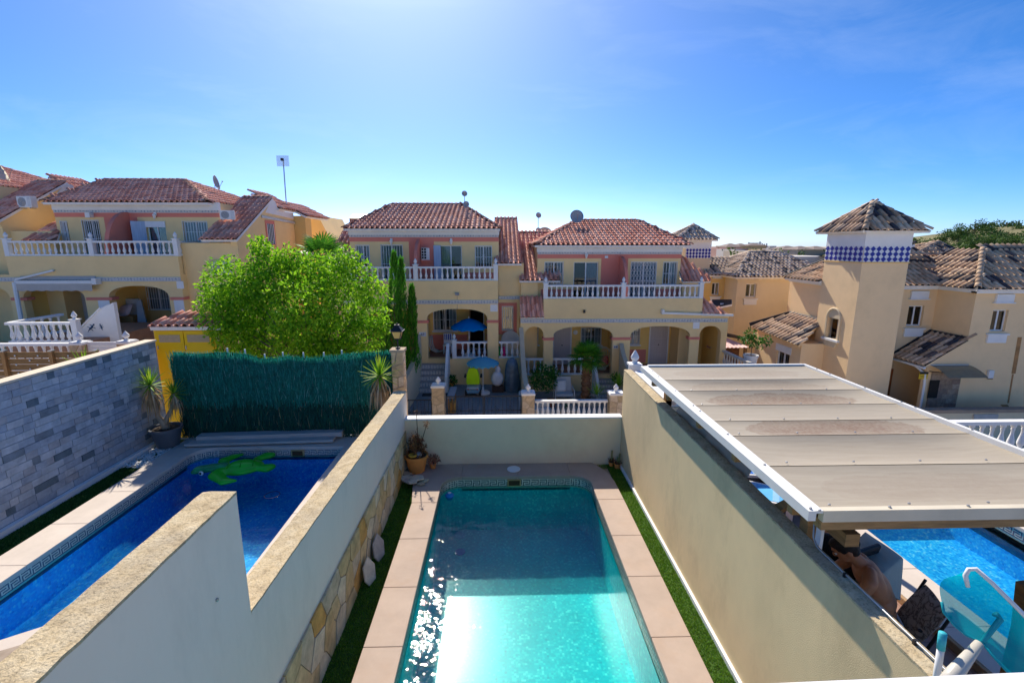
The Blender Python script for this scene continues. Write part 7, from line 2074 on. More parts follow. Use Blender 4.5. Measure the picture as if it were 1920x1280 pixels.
MB().box(PX0 + .05, PY0 - .045, PZ0 - .125, PX1 + .4, PY0 + .04, PZ0 - .057).build('front_beam', m_woodx, pg)
sw_ = MB()
for k, y in enumerate(cuts[:-1]):
    for x in [2.5 + .62 * i + .1 * (k % 2) for i in range(4)]: sw_.lathe([(0, 0), (.011, 0), (.011, .008), (0, .012)], 6, (x, y + .06, PZ0 + .016))
for y in [3.15, 3.9, 4.6, 5.3, 5.5, 6.1, 6.8, 7.1]: sw_.lathe([(0, 0), (.011, 0), (.011, .008), (0, .012)], 6, (PX0 + .02, y, PZ0 + .038)); sw_.lathe([(0, 0), (.011, 0), (.011, .008), (0, .012)], 6, (PX1 + .025, y, PZ0 + .056))
for x in (2.3, 2.9, 3.5, 4.1): sw_.lathe([(0, 0), (.011, 0), (.011, .008), (0, .012)], 6, (x, PY0 - .02, PZ0 + .039))
sw_.build('screws', m_metal, pg, kind='stuff')
for y in (3.5, 4.46, 5.36, 6.42, 7.08): MB().box(PX0 + .03, y - .035, PZ0 - .19, PX1 - .02, y + .035, PZ0 - .075).build('rafter', m_woodx, pg)
for x, y in ((2.615, 3.60), (2.70, 7.3), (4.84, 3.26), (4.84, 7.3)):
    MB().box(x - .05, y - .05, -.10, x + .05, y + .05, PZ0 - .201).build('post', m_wood, pg)
MB().box(2.62, 3.2, PZ0 - .3, 2.73, 7.05, PZ0 - .195).build('side_beam', m_wood, pg)
MB().box(4.62, 3.2, PZ0 - .3, 4.72, 7.05, PZ0 - .195).build('side_beam', m_wood, pg)
MB().bar((2.62, 3.75, PZ0 - .20), (2.60, 4.15, 1.75), .08, .07).build('brace', m_wood, pg)
MB().bar((PY(1519, 985, 3.28).x, 3.34, PZ0 - .145), (PY(1580, 985, 3.34).x, 3.34, PZ0 - .145), .06, .05).build('bracket_block', m_wood, pg)
MB().box(2.575, 3.40, 1.2, 2.60, 3.46, 2.15).build('white_post_board', m_white, pg)

# canvas side curtain hanging in folds under the left eave
cv = thing('side_curtain', 'beige canvas curtain tied up under the left eave of the pergola', 'curtain', (2.6, 5.6, 1.6))
cb = MB(); nx, ny = 26, 8
for i in range(nx + 1):
    for j in range(ny + 1):
        y = 4.55 + 2.0 * i / nx; t = j / ny
        drop = .50 + .16 * sin(pi * i / nx) + .03 * sin(i * 1.3)
        cb.v.append((2.60 + .05 * sin(i * .9) * t + .04 * sin(t * 6), y, PZ0 - .12 - drop * t))
for i in range(nx):
    for j in range(ny): q = i * (ny + 1) + j; cb.f.append((q, q + ny + 1, q + ny + 2, q + 1))
cb.build('canvas', mat('beige_canvas', (.50, .37, .26), .9, .12, 3, .3, 30), cv, True)

tr_ = thing('balustrade', 'white balustrade with finial at the far left corner behind the pergola', 'balustrade', (3.2, 9.3, -.1))
balustrade(tr_, (2.72, 9.3, 1.05), (5.4, 9.3, 1.05), .80, .26, posts=(.0,), name='railing')
MB().box(2.6, 9.2, -.1, 5.4, 9.4, 1.045).build('plinth', m_sand, tr_)
sbal = thing('balustrade', 'white balustrade under the left eave of the pergola near the stucco wall end', 'balustrade', (2.75, 8.2, 1))
balustrade(sbal, (2.74, 7.25, 1.05), (2.74, 9.1, 1.05), .80, .26, name='railing')
MB().box(2.66, 7.2, -.1, 2.82, 9.12, 1.045).build('plinth', m_sand, sbal)

# loungers
def lounger(x, y, rz, c1, c2, label):
    t = thing('sun_lounger', label, 'sun lounger', (x, y, -.10), rz, 'blue sun loungers beside the stucco wall')
    f = MB(); f.box(-.32, -.9, .26, -.28, .95, .31); f.box(.28, -.9, .26, .32, .95, .31); f.box(-.28, -.9, .265, .28, -.85, .305); f.box(-.28, .9, .265, .28, .95, .305)
    f.build('frame', m_plaswhite, t, world=False)
    for sx in (-.3, .3):
        for sy in (-.75, .75): MB().box(sx - .03, sy - .05, 0, sx + .03, sy + .05, .259).build('leg', m_plaswhite, t, world=False)
    MB().box(-.27, -.84, .29, .27, .25, .312).build('seat_sling', c1, t, world=False)
    MB().slab([(-.27, .27, .33), (.27, .27, .33), (.27, .95, .62), (-.27, .95, .62)], .02).build('back_sling', c2, t, world=False)
    for k in range(3): MB().box(-.272, -.6 + .35 * k, .3125, .272, -.5 + .35 * k, .316).build('stripe', mat('pale_blue_sling', (.25, .50, .78), .8), t, world=False)
    return t
q = PZ(1398, 880, .2); lounger(q.x - .05, q.y + .1, rad(80), mat('royal_blue_sling', (.02, .12, .50), .8), MATS['royal_blue_sling'], 'dark blue sun lounger between the stucco wall and the pergola edge')
q = PZ(1425, 918, .2); lounger(q.x - .3, q.y + .1, rad(60), mat('sky_blue_sling', (.10, .42, .80), .8), MATS['sky_blue_sling'], 'light blue sun lounger nearer the wooden brace of the pergola')

# dark wicker armchair with white motif cushion, table and the covered table
m_wick = NT('black_wicker'); v_ = m_wick.coord(); w1 = m_wick.n('TexWave', i_Scale=18.0); w2 = m_wick.n('TexWave', i_Scale=18.0, bands_direction='Z'); m_wick.l(v_, 0, w1, 0); m_wick.l(v_, 0, w2, 0)
x_ = m_wick.math('MULTIPLY', (w1, 'Fac'), (w2, 'Fac')); r_ = m_wick.ramp(x_, 0, [(.2, (.008, .008, .01)), (.9, (.045, .045, .05))]); m_wick.bsdf((r_, 'Color'), .5, 0, (x_, 0), .7, .01)
FL = -.10
def wicker_chair(x, y, rz, label, h=.95):
    t = thing('wicker_chair', label, 'chair', (x, y, FL), rz, 'black wicker chairs under the pergola')
    bevel(MB().box(-.29, -.28, .38, .29, .28, .46).build('seat', m_wick.m, t, world=False), .03)
    bb = MB().slab([(-.29, .24, .44), (.29, .24, .44), (.27, .36, h), (-.27, .36, h)], .06); bevel(bb.build('backrest', m_wick.m, t, world=False), .025)
    for s_ in (-1, 1): bevel(MB().box(s_ * .33 - .04, -.28, .56, s_ * .33 + .04, .30, .63).build('armrest', m_wick.m, t, world=False), .02)
    for sx in (-.29, .29):
        for sy in (-.25, .25): MB().box(sx - .025, sy - .025, 0, sx + .025, sy + .025, .558 if abs(sx) > .2 else .38).build('leg', m_wick.m, t, world=False)
    return t
q = PZ(1533, 1003, .65); wc = wicker_chair(q.x + .05, q.y - .1, rad(150), 'black wicker chair with white lettering on its tall back, behind the corner post', 1.05)
put('lettering', text_mesh('VVVVV', .10, 'lettering'), wc, world=False, M=Matrix.Translation((0, .30, .80)) @ Matrix.Rotation(pi / 2 + .2, 4, 'X')).data.materials.append(m_white)
q = PZ(1560, 1036, .55); wicker_chair(q.x - .02, q.y + .02, rad(200), 'black wicker chair just in front of the seated man')
q = PZ(1590, 1062, .62)
tb_ = thing('side_table', 'small pale table under the hands of the seated man', 'table', (q.x - .35, q.y - .1, FL))
bevel(MB().box(-.32, -.38, .60, .30, .38, .64).build('table_top', mat('pale_table', (.45, .52, .60), .5), tb_, world=False), .01)
for sx in (-.27, .25):
    for sy in (-.33, .33): MB().box(sx - .02, sy - .02, 0, sx + .02, sy + .02, .599).build('leg', m_metal, tb_, world=False)
# covered table
cvx = [PZ(1622, 993, .74), PZ(1600, 1018, .74), PZ(1650, 1082, .74), PZ(1694, 1045, .74)]
ct = thing('covered_table', 'table draped in a grey-green cloth cover beside the right pool', 'table', sum((Vector(p) for p in cvx), Vector()) / 4 - Vector((0, 0, .84)))
ctr = sum((Vector(p) for p in cvx), Vector()) / 4
cb = MB(); n = 40
per = []
for i in range(4):
    for k in range(n // 4): per.append(Vector(cvx[i]).lerp(Vector(cvx[(i + 1) % 4]), k / (n // 4)))
rows = [(0.0, .74), (.5, .742), (.93, .738), (1.0, .715), (1.04, .60), (1.08, .40), (1.13, .22)]
for (f_, z) in rows:
    for i, p in enumerate(per):
        fold = (1 + .035 * sin(i * 1.9) * max(0, .72 - z) * 3)
        v = ctr.lerp(p, f_ * fold); zz = z + (.012 * sin(v.x * 9) * cos(v.y * 7) if z > .7 else (.10 * sin(i * .5 + 1) if z < .3 else 0))
        cb.v.append((v.x, v.y, zz))
for r in range(len(rows) - 1):
    for i in range(n): a = r * n + i; b = r * n + (i + 1) % n; cb.f.append((a, b, b + n, a + n))
o = cb.build('cloth', mat('grey_green_cloth', (.40, .42, .36), .9, .12, 3, .35, 14, bdist=.03), ct, True)
for p in cvx:
    v = ctr.lerp(Vector(p), .85); MB().tube([(v.x, v.y, FL), (v.x, v.y, .70)], .025, 6).build('leg', m_metal, ct)

# ------------------------------------------------------------------- seated man
m_skin = NT('tanned_skin'); v_ = m_skin.coord(); n_ = m_skin.noise(v_, 5, 4, .6); r_ = m_skin.ramp(n_, 'Fac', [(.3, (.46, .185, .085)), (.7, (.56, .25, .125))])
p_ = m_skin.bsdf((r_, 'Color'), .5, 0, None, spec=.4); p_.inputs['Subsurface Weight'].default_value = .08; p_.inputs['Subsurface Radius'].default_value = (.02, .008, .004)
hipc = Vector((3.84, 4.14, .465)); fwd = Vector((-.93, .36, 0)).normalized(); lat = Vector((-fwd.y, fwd.x, 0)); upv = Vector((0, 0, 1))   # lat = his left
def L_(f, l, u): return hipc + fwd * f + lat * l + upv * u
man = thing('person', 'shirtless man with short dark hair seated leaning forward over the table, in black shorts', 'person', (hipc.x, hipc.y, FL))
bd = MB()
Rm = Matrix((fwd, lat, upv)).transposed()
def ell(c, r, tilt=0):
    bd.ball(c, r, 16, 12, Rm @ Matrix.Rotation(tilt, 3, 'Y'))
def limb(pts, rs, b=bd, n=12):
    """tapered, round-ended limb"""
    pts = [Vector(p) for p in pts]
    k = 6; P = []; R_ = []
    for i in range(len(pts) - 1):
        for j in range(k): t = j / k; P.append(pts[i].lerp(pts[i + 1], t)); R_.append(rs[i] + (rs[i + 1] - rs[i]) * t)
    P.append(pts[-1]); R_.append(rs[-1])
    b.tube(P, R_, n)
    b.ball(pts[0], rs[0] * .99, n, 8); b.ball(pts[-1], rs[-1] * .99, n, 8)
ell(L_(0, 0, .0), (.13, .175, .12))
ell(L_(-.02, 0, .12), (.115, .155, .13))
ell(L_(-.005, 0, .24), (.115, .16, .14), .1)
ell(L_(.05, 0, .36), (.118, .175, .15), .35)
ell(L_(.13, 0, .47), (.11, .19, .12), .5)
for s_ in (-1, 1):
    ell(L_(.10, s_ * .10, .42), (.095, .09, .14), .4)          # shoulder blades and flanks
    limb([L_(.15, s_ * .10, .54), L_(.17, s_ * .195, .50)], [.055, .062])
    sh = L_(.17, s_ * .20, .495); el = L_(.30, s_ * .25, .26) if s_ > 0 else L_(.34, s_ * .22, .30); wr = L_(.52, s_ * .10, .27) if s_ > 0 else L_(.56, s_ * .06, .33)
    limb([sh, sh.lerp(el, .45), el], [.060, .052, .040]); limb([el, el.lerp(wr, .3), wr], [.040, .041, .027])
    hd = (wr - el).normalized(); side = lat * -s_
    pal = wr + hd * .045; ell(wr + hd * .05, (.045, .036, .018))
    for q_ in range(4):
        o_ = wr + hd * .085 + lat * ((q_ - 1.5) * .019); Lf = (.068, .078, .072, .056)[q_]
        limb([o_, o_ + hd * Lf * .55 - upv * .010, o_ + hd * Lf * .85 - upv * .040], [.0105, .0095, .008], n=8)
    o_ = wr + hd * .03 + side * .03; limb([o_, o_ + hd * .03 + side * .022 - upv * .01, o_ + hd * .06 + side * .026 - upv * .02], [.0125, .011, .009], n=8)
    limb([L_(.04, s_ * .09, -.01), L_(.24, s_ * .13, .01), L_(.43, s_ * .15, .01)], [.090, .078, .058])
    limb([L_(.43, s_ * .15, .01), L_(.42, s_ * .15, -.22), L_(.38, s_ * .15, -.50)], [.056, .054, .036])
    limb([L_(.37, s_ * .15, -.52), L_(.48, s_ * .16, -.555)], [.036, .028])
nk = L_(.19, 0, .56); hc = L_(.33, 0, .685)
limb([L_(.15, 0, .52), nk, L_(.27, 0, .63)], [.075, .062, .056])
tl = .65
Rh = Rm @ Matrix.Rotation(tl, 3, 'Y')
def hp_(f, l, u): return hc + Rh @ Vector((f, l, u))
bd.ball(hc, (.098, .078, .112), 18, 14, Rh)
bd.ball(hp_(.035, 0, -.055), (.062, .058, .070), 14, 10, Rh)     # jaw and face
bd.ball(hp_(.104, 0, -.02), (.022, .014, .026), 10, 8, Rh)        # nose
bd.ball(hp_(.088, 0, .022), (.022, .052, .014), 10, 8, Rh)        # brow
bd.ball(hp_(.085, 0, -.078), (.018, .026, .010), 10, 8, Rh)       # lips
for s_ in (-1, 1): bd.ball(hp_(-.008, s_ * .080, -.022), (.022, .010, .034), 10, 8, Rh)
man.scale = (1.1, 1.1, 1.1)
body = bd.build('body', m_skin.m, man, True)
rm_ = body.modifiers.new('remesh', 'REMESH'); rm_.mode = 'VOXEL'; rm_.voxel_size = .0075; rm_.use_smooth_shade = True
sm_ = body.modifiers.new('smooth', 'SMOOTH'); sm_.iterations = 6; sm_.factor = .5
hb_ = MB()
hb_.ball(hp_(-.012, 0, .022), (.100, .086, .106), 18, 14, Rh); hb_.ball(hp_(-.045, 0, -.02), (.068, .078, .085), 14, 10, Rh)
hb_.ball(hp_(.045, 0, .075), (.055, .062, .040), 12, 8, Rh)
ho = hb_.build('hair', mat('dark_brown_hair', (.018, .010, .007), .6, .4, 30, .7, 120, bdist=.01), man, True)
r2 = ho.modifiers.new('remesh', 'REMESH'); r2.mode = 'VOXEL'; r2.voxel_size = .008; r2.use_smooth_shade = True
for s_ in (-1, 1):
    eb = MB(); eb.ball(hp_(.092, s_ * .032, .0), .012, 8, 6); eb.build('eye', mat('eye_white', (.6, .58, .55), .3), man, True)
    MB().ball(hp_(.101, s_ * .033, -.001), .006, 8, 6).build('iris', m_black, man, True)
    MB().bar(hp_(.103, s_ * .014, .027), hp_(.094, s_ * .052, .030), .008, .006).build('eyebrow', MATS['dark_brown_hair'], man)
sb = MB(); sv = bd
bd = sb
ell(L_(.0, 0, -.01), (.155, .195, .125))
for s_ in (-1, 1): limb([L_(.02, s_ * .095, -.01), L_(.22, s_ * .13, .012), L_(.34, s_ * .14, .014)], [.115, .102, .092], b=sb)
so_ = sb.build('shorts', mat('black_shorts', (.012, .012, .014), .8, .2, 10, .3, 40), man, True)
r3 = so_.modifiers.new('remesh', 'REMESH'); r3.mode = 'VOXEL'; r3.voxel_size = .010; r3.use_smooth_shade = True
MB().bar(L_(-.15, -.10, .085), L_(-.15, .12, .085), .02, .03).build('waistband', mat('white_stripe', (.6, .6, .62), .8), man)

# his garden chair with the leaf-print cushion
gc = thing('garden_chair', 'garden chair with a grey leaf-print cushion under the seated man', 'chair', (hipc.x, hipc.y, FL))
t = NT('leaf_print_fabric'); v = t.coord(); vo = t.n('TexVoronoi', i_Scale=13.0, feature='DISTANCE_TO_EDGE'); n_ = t.noise(v, 5, 3, .5, 1.5)
mp = t.mix(.25, (v, 0), (n_, 'Color')); t.l(mp, 0, vo, 'Vector')
r_ = t.ramp(vo, 'Distance', [(.03, (.14, .105, .09)), (.10, (.34, .28, .24)), (.3, (.42, .35, .30))]); t.bsdf((r_, 'Color'), .9, 0, (vo, 'Distance'), .3, .01)
cu = MB()
def cushion(b, c, ex, ey, ez, n=10):
    """pillow: rounded slab with half extents along three axes"""
    k0 = len(b.v)
    for sgn in (1, -1):
        for i in range(n + 1):
            for j in range(n + 1):
                u, v = -1 + 2 * i / n, -1 + 2 * j / n
                h = (max(0, 1 - u ** 4) * max(0, 1 - v ** 4)) ** .5
                b.v.append(tuple(c + ex * u * (1 - .08 * v * v) + ey * v * (1 - .08 * u * u) + ez * h * sgn))
    N = (n + 1) ** 2
    for i in range(n):
        for j in range(n):
            a = k0 + i * (n + 1) + j
            b.f += [(a, a + n + 1, a + n + 2, a + 1), (N + a, N + a + 1, N + a + n + 2, N + a + n + 1)]
    return b
bdir = (upv * .9 - fwd * .42).normalized()
nrm = lat.cross(bdir).normalized()
cc = L_(-.34, 0, .22)
cushion(cu, cc, lat * .24, bdir * .26, nrm * .055).build('back_cushion', t.m, gc, True)
cushion(MB(), L_(.08, 0, -.16), lat * .25, fwd * .26, upv * .05).build('seat_cushion', t.m, gc, True)
fm = MB(); 
for s_ in (-1, 1):
    fm.tube([L_(-.25, s_ * .26, -.18), cc + lat * s_ * .26 + bdir * .27 - nrm * 0], .014, 6); fm.tube([L_(-.25, s_ * .26, -.18), L_(.32, s_ * .26, -.18)], .014, 6)
fm.build('frame', m_black, gc)
for s_ in (-1, 1):
    for f_ in (-.24, .30): MB().tube([L_(f_, s_ * .26, -.18), L_(f_ * 1.1, s_ * .27, -.58)], .014, 6).build('leg', m_black, gc)
eyq = cc + lat * .20 + bdir * -.05 + nrm * .05
MB().lathe([(0, 0), (.02, 0), (.02, .01), (0, .012)], 10, eyq).build('button', m_black, gc)

# leaf net leaning at the return wall and the telescopic pole
def R24(px, py, d):
    r = ray(px, py); return Vector((r.x * d, r.y * d, CAMZ + r.z * d))
nt = thing('pool_net', 'turquoise pool leaf net with white rim and tube in the near corner', 'pool net', (2.75, 2.2, 1.95))
t = NT('turquoise_mesh'); tr = t.n('BsdfTransparent'); df = t.n('BsdfDiffuse'); tl_ = t.n('BsdfTranslucent'); df.inputs[0].default_value = (.0, .42, .52, 1); tl_.inputs[0].default_value = (.0, .50, .60, 1)
a_ = t.n('AddShader'); t.l(df, 0, a_, 0); t.l(tl_, 0, a_, 1); ms = t.n('MixShader'); ms.inputs[0].default_value = .62; tr.inputs[0].default_value = (.55, .9, .95, 1)
t.l(tr, 0, ms, 1); t.l(df, 0, ms, 2); ms2 = t.n('MixShader'); ms2.inputs[0].default_value = .25; t.l(ms, 0, ms2, 1); t.l(tl_, 0, ms2, 2); t.l(ms2, 0, t.out, 0)
rimp = [R24(1815, 1100, 2.62), R24(1810, 1078, 2.63), R24(1816, 1067, 2.63), R24(1830, 1066, 2.62), R24(1860, 1092, 2.58), R24(1920, 1152, 2.50), R24(1975, 1210, 2.44)]
MB().tube(rimp, [.010, .012, .012, .012, .012, .012, .012], 8).build('rim', m_plaswhite, nt, True)
edge = [R24(1766, 1128, 2.60), R24(1770, 1148, 2.59), R24(1790, 1172, 2.57), R24(1812, 1190, 2.54), R24(1842, 1204, 2.50), R24(1858, 1225, 2.46), R24(1892, 1262, 2.40), R24(1935, 1290, 2.36)]
top = [R24(1812, 1078, 2.63), R24(1824, 1066, 2.63), R24(1845, 1079, 2.60), R24(1868, 1100, 2.57), R24(1895, 1127, 2.53), R24(1920, 1152, 2.50), R24(1950, 1184, 2.46), R24(1980, 1214, 2.44)]
nb_ = MB(); m_ = 7
for i in range(8):
    for j in range(m_ + 1):
        q = top[i].lerp(edge[i], j / m_); q = q + Vector((.03, .10, -.03)) * sin(pi * j / m_) * (1 - i / 16); nb_.v.append(tuple(q))
for i in range(7):
    for j in range(m_): a = i * (m_ + 1) + j; nb_.f.append((a, a + m_ + 1, a + m_ + 2, a + 1))
nb_.build('mesh_bag', t.m, nt, True)
MB().tube(edge, .007, 6).build('hem', mat('teal_hem', (.0, .30, .36), .6), nt, True)
MB().tube([R24(1842, 1203, 2.50), R24(1876, 1160, 2.54), R24(1866, 1150, 2.55)], [.012, .014, .018], 8).build('yoke', MATS['teal_hem'], nt, True)
MB().tube([R24(1836, 1205, 2.50), R24(1790, 1262, 2.44), R24(1765, 1300, 2.40)], [.020, .036, .045], 12).build('handle_tube', mat('milky_plastic', (.55, .52, .45), .35), nt, True)
pl = thing('pole', 'upright white pole with a turquoise grip at the near end of the stucco wall', 'pole', R24(1760, 1250, 2.6))
pa, pb, pc = R24(1768, 1186, 2.52), R24(1764, 1216, 2.535), R24(1757, 1262, 2.56)
MB().tube([pa, pb], .019, 12).build('grip', mat('turquoise_grip', (.04, .42, .50), .6, .1, 30, .4, 60), pl, True)
MB().tube([pb + (pc - pb) * .01, pc, pc + (pc - pb) * 4], .0165, 12).build('tube', m_plaswhite, pl, True)
dk = thing('post', 'dark brown timber post beyond the net at the right edge', 'post', PZ(1922, 1150, -.1))
MB().bar(PY(1917, 1175, 3.2), PY(1926, 1095, 3.2), .09, .09).build('shaft', m_wood, dk)
d_ = MB().bar(PY(1917, 1175, 3.2), PZ(1917, 1175, 0) * .0 + Vector((PY(1917, 1175, 3.2).x, 3.2, -.1)), .088, .088).build('lower_shaft', m_wood, dk)

# =================================================================== LOOSE THINGS IN THE YARDS
# inflatable turtle
c = PZ(447, 880, WATZ); c.z = WATZ + .06
tt = thing('inflatable_turtle', 'bright green inflatable turtle floating at the far end of the blue pool', 'pool float', (c.x, c.y, WATZ))
def TP(px, py, dz=.02): q = PZ(px, py, WATZ + dz); return q
m_tu = mat('green_vinyl', (.02, .50, .02), .3, .12, 3, .0, spec=.5)
tb = MB(); ax = (TP(500, 878) - TP(415, 888)); ax.z = 0; L0 = ax.length; ax.normalize(); sd = Vector((-ax.y, ax.x, 0)); Rt = Matrix((ax, sd, upv)).transposed()
cc = TP(455, 876, .06)
tb.ball(cc, (L0 * .50, .30, .10), 20, 12, Rt); tb.ball(cc + upv * .05, (L0 * .36, .20, .10), 18, 10, Rt)
def flip(pts, rs):
    P = [Vector(p) for p in pts]; k = 5
    for i in range(len(P) - 1):
        for j in range(k + 1):
            t_ = j / k; r = rs[i] + (rs[i + 1] - rs[i]) * t_; tb.ball(P[i].lerp(P[i + 1], t_), (r, r, r * .55), 12, 8)
flip([TP(418, 880, .06), TP(404, 891, .05), TP(420, 902, .04), TP(440, 901, .04)], [.13, .14, .11, .05])
flip([TP(420, 864, .06), TP(435, 857, .05), TP(453, 852, .05)], [.12, .10, .05])
flip([TP(482, 861, .06), TP(500, 854, .05), TP(508, 853, .05)], [.10, .12, .10]); flip([TP(484, 876, .06), TP(500, 877, .05), TP(507, 875, .05)], [.11, .13, .11])
tbo = tb.build('body', m_tu, tt, True)
r4 = tbo.modifiers.new('remesh', 'REMESH'); r4.mode = 'VOXEL'; r4.voxel_size = .022; r4.use_smooth_shade = True
s4 = tbo.modifiers.new('smooth', 'SMOOTH'); s4.iterations = 6
tb = MB(); flip([TP(420, 874, .10), TP(395, 877, .10), TP(374, 880, .09), TP(366, 884, .07)], [.13, .13, .12, .08])
hd_ = tb.build('head', mat('dark_green_vinyl', (.02, .30, .11), .35, .35, 7, 0), tt, True)
r5 = hd_.modifiers.new('remesh', 'REMESH'); r5.mode = 'VOXEL'; r5.voxel_size = .02; r5.use_smooth_shade = True
for (px, py) in ((377, 887),):
    e_ = TP(px, py, .11); MB().ball(e_, (.045, .03, .045), 12, 8).build('eye', m_white, tt, True); MB().ball(e_ + Vector((0, -.026, .008)), (.024, .012, .026), 10, 6).build('pupil', m_black, tt, True)
for k in range(3): MB().tube([cc + ax * (L0 * (-.28 + .28 * k)) + sd * y_ + upv * (.10 + .045 * (1 - (y_ / .2) ** 2)) for y_ in (-.2, -.1, 0, .1, .2)], .008, 5).build('shell_seam', mat('seam_green', (.01, .32, .01), .4), tt, True)
q = PZ(510, 928, WATZ)
rg = thing('hose_ring', 'thin dark hose loop floating in the blue pool', 'ring', q)
MB().tube([q + Vector((.13 * cos(a), .13 * sin(a), .004)) for a in [2 * pi * k / 24 for k in range(25)]], .008, 6).build('loop', mat('navy_hose', (.01, .03, .14), .4), rg, True)
# bobbing blue chlorine float
q = PZ(843, 930, WATZ); fl_ = thing('chlorine_float', 'small blue chlorine dispenser floating in the far left corner of the near pool', 'pool float', q)
MB().lathe([(0, -.05), (.06, -.05), (.07, .0), (.085, .01), (.085, .025), (.06, .04), (.045, .06), (0, .065)], 16, q).build('float', mat('blue_float', (.02, .25, .62), .3), fl_, True)
MB().lathe([(0, .066), (.03, .066), (.03, .075), (0, .08)], 12, q).build('lid', m_plaswhite, fl_)
# grey planks on the blue pool deck
q0, q1 = PZ(345, 836, .05), PZ(625, 826, .05)
pk = thing('plank', 'long weathered grey board on the deck behind the turtle', 'board', (q0 + q1) / 2)
m_gw = mat('weathered_board', (.48, .46, .43), .9, .2, 5, .4, 50, stretch=(.5, 8, 8))
bevel(MB().bar(q0 + Vector((0, .12, .01)), q1 + Vector((0, .08, .01)), .24, .055).build('board', m_gw, pk), .006)
pk2 = thing('plank', 'second grey board lying a step behind, against the green screen', 'board', (q0 + q1) / 2 + Vector((0, .3, 0)))
bevel(MB().bar(q0 + Vector((.12, .34, .06)), q1 + Vector((.12, .32, .06)), .24, .11).build('board', m_gw, pk2), .006)
# leaning and heaped paving stones
m_slab = mat_random('loose_flagstone', [(.60, .50, .33), (.52, .42, .28), (.66, .58, .43), (.45, .40, .34)], .85, .4, 30, var=.2)
def flag(pts, th, name, label, group=None):
    P = [Vector(p) for p in pts]; t = thing(name, label, 'stone', sum(P, Vector()) / len(P), 0, group)
    o = MB().slab(P, th).build('slab', m_slab, t); bevel(o, .004); return t
def leanstone(y, L, h, label):
    x0 = -1.80; z = -.07
    pts = [(x0 + .10, y - L * .35, z), (x0 + .14, y + L * .15, z), (x0 + .10, y + L * .55, z + h * .45), (x0 + .03, y + L * .35, z + h), (x0 + .02, y - L * .25, z + h * .85), (x0 + .06, y - L * .5, z + h * .35)]
    flag(pts, .022, 'flagstone', label, 'two flagstones leaning on the cladding')
q = PZ(690, 1040, 0); leanstone(q.y + .06, .34, .30, 'farther of two pale flagstones leaning on the stone cladding')
q = PZ(680, 1068, 0); leanstone(q.y - .12, .30, .29, 'nearer of two pale flagstones leaning on the stone cladding')
k = 0
for (px, py, r, rot) in ((752, 898, .15, .2), (768, 905, .13, 1.1), (783, 901, .15, 2.0), (795, 903, .10, .5), (760, 890, .12, 2.6), (775, 908, .10, 1.7), (789, 909, .09, .9), (764, 900, .16, .3), (756, 882, .10, 1.2)):
    q = PZ(px, py, 0); n = 5; q.z = .01 + .02 * (k % 3); tl_ = (.15, -.12, .1)[k % 3]
    pts = [q + Vector((r * cos(rot + 2 * pi * i / n) * rnd.uniform(.7, 1.2), r * .8 * sin(rot + 2 * pi * i / n) * rnd.uniform(.7, 1.2), tl_ * r * cos(rot + 2 * pi * i / n) + .02)) for i in range(n)]
    flag(pts, .022, 'flagstone', ('large flat', 'small tilted', 'palest', 'rightmost', 'middle upright', 'lower small', 'nearest right', 'biggest buried', 'farthest wall-side')[k] + ' broken flagstone in the heap below the large terracotta pot', 'heap of broken flagstones by the terracotta pot'); k += 1
q0 = PZ(752, 896, .0); bt_ = thing('batten', 'thin old timber batten leaning in the corner beside the terracotta pot', 'batten', q0)
MB().bar(q0 + Vector((-.02, -.1, .02)), q0 + Vector((.03, .45, .35)), .03, .02).build('stick', m_wood, bt_)

# =================================================================== FRONT GARDEN THINGS
def parasol(px, pyt, pyb, Y, rpx, col, label, zfoot, base=True, n=16, sag=.30):
    c = PY(px, pyt, Y); R_ = rpx * Y / 900; h = R_ * sag * 1.15
    t = thing('parasol', label, 'parasol', (c.x, Y, zfoot), 0, 'blue parasols at the middle house')
    b = MB(); rings = 6; k0 = 0
    for i in range(rings + 1):
        f_ = i / rings
        for j in range(n * 2):
            a = pi * j / n; rr = R_ * f_ * (1.0 if j % 2 == 0 else 1 - .045 * f_)
            z = c.z - h * f_ ** 1.6 - (0 if j % 2 == 0 else -.012 * f_)
            b.v.append((c.x + rr * cos(a), Y + rr * sin(a), z))
    for i in range(rings):
        for j in range(2 * n): q = i * 2 * n + j; p = i * 2 * n + (j + 1) % (2 * n); b.f.append((q, p, p + 2 * n, q + 2 * n))
    vb = len(b.v)
    for j in range(2 * n):
        x, y, z = b.v[rings * 2 * n + j]; b.v.append((x, y, z - (.07 if j % 2 else .11)))
    for j in range(2 * n): q = rings * 2 * n + j; p = rings * 2 * n + (j + 1) % (2 * n); b.f.append((q, p, vb + (j + 1) % (2 * n), vb + j))
    b.build('canopy', col, t)
    MB().tube([(c.x, Y, zfoot), (c.x, Y, c.z + .10)], .02, 8).build('pole', m_plaswhite, t)
    for j in range(8):
        a = 2 * pi * j / 8; MB().tube([(c.x, Y, c.z - .02), (c.x + R_ * .96 * cos(a), Y + R_ * .96 * sin(a), c.z - h - .02)], .007, 4).build('rib', m_metal, t)
    if base: MB().lathe([(0, 0), (.32, 0), (.32, .05), (.25, .10), (.05, .13), (.05, .3), (0, .3)], 18, (c.x, Y, zfoot)).build('base', m_plaswhite, t, True)
    return t
def cloth(n, c):
    t = NT(n); d = t.n('BsdfDiffuse'); d.inputs[0].default_value = (*c, 1); r = t.n('BsdfTranslucent'); r.inputs[0].default_value = (*c, 1); m = t.n('MixShader'); m.inputs[0].default_value = .45
    t.l(d, 0, m, 1); t.l(r, 0, m, 2); t.l(m, 0, t.out, 0); return t.m
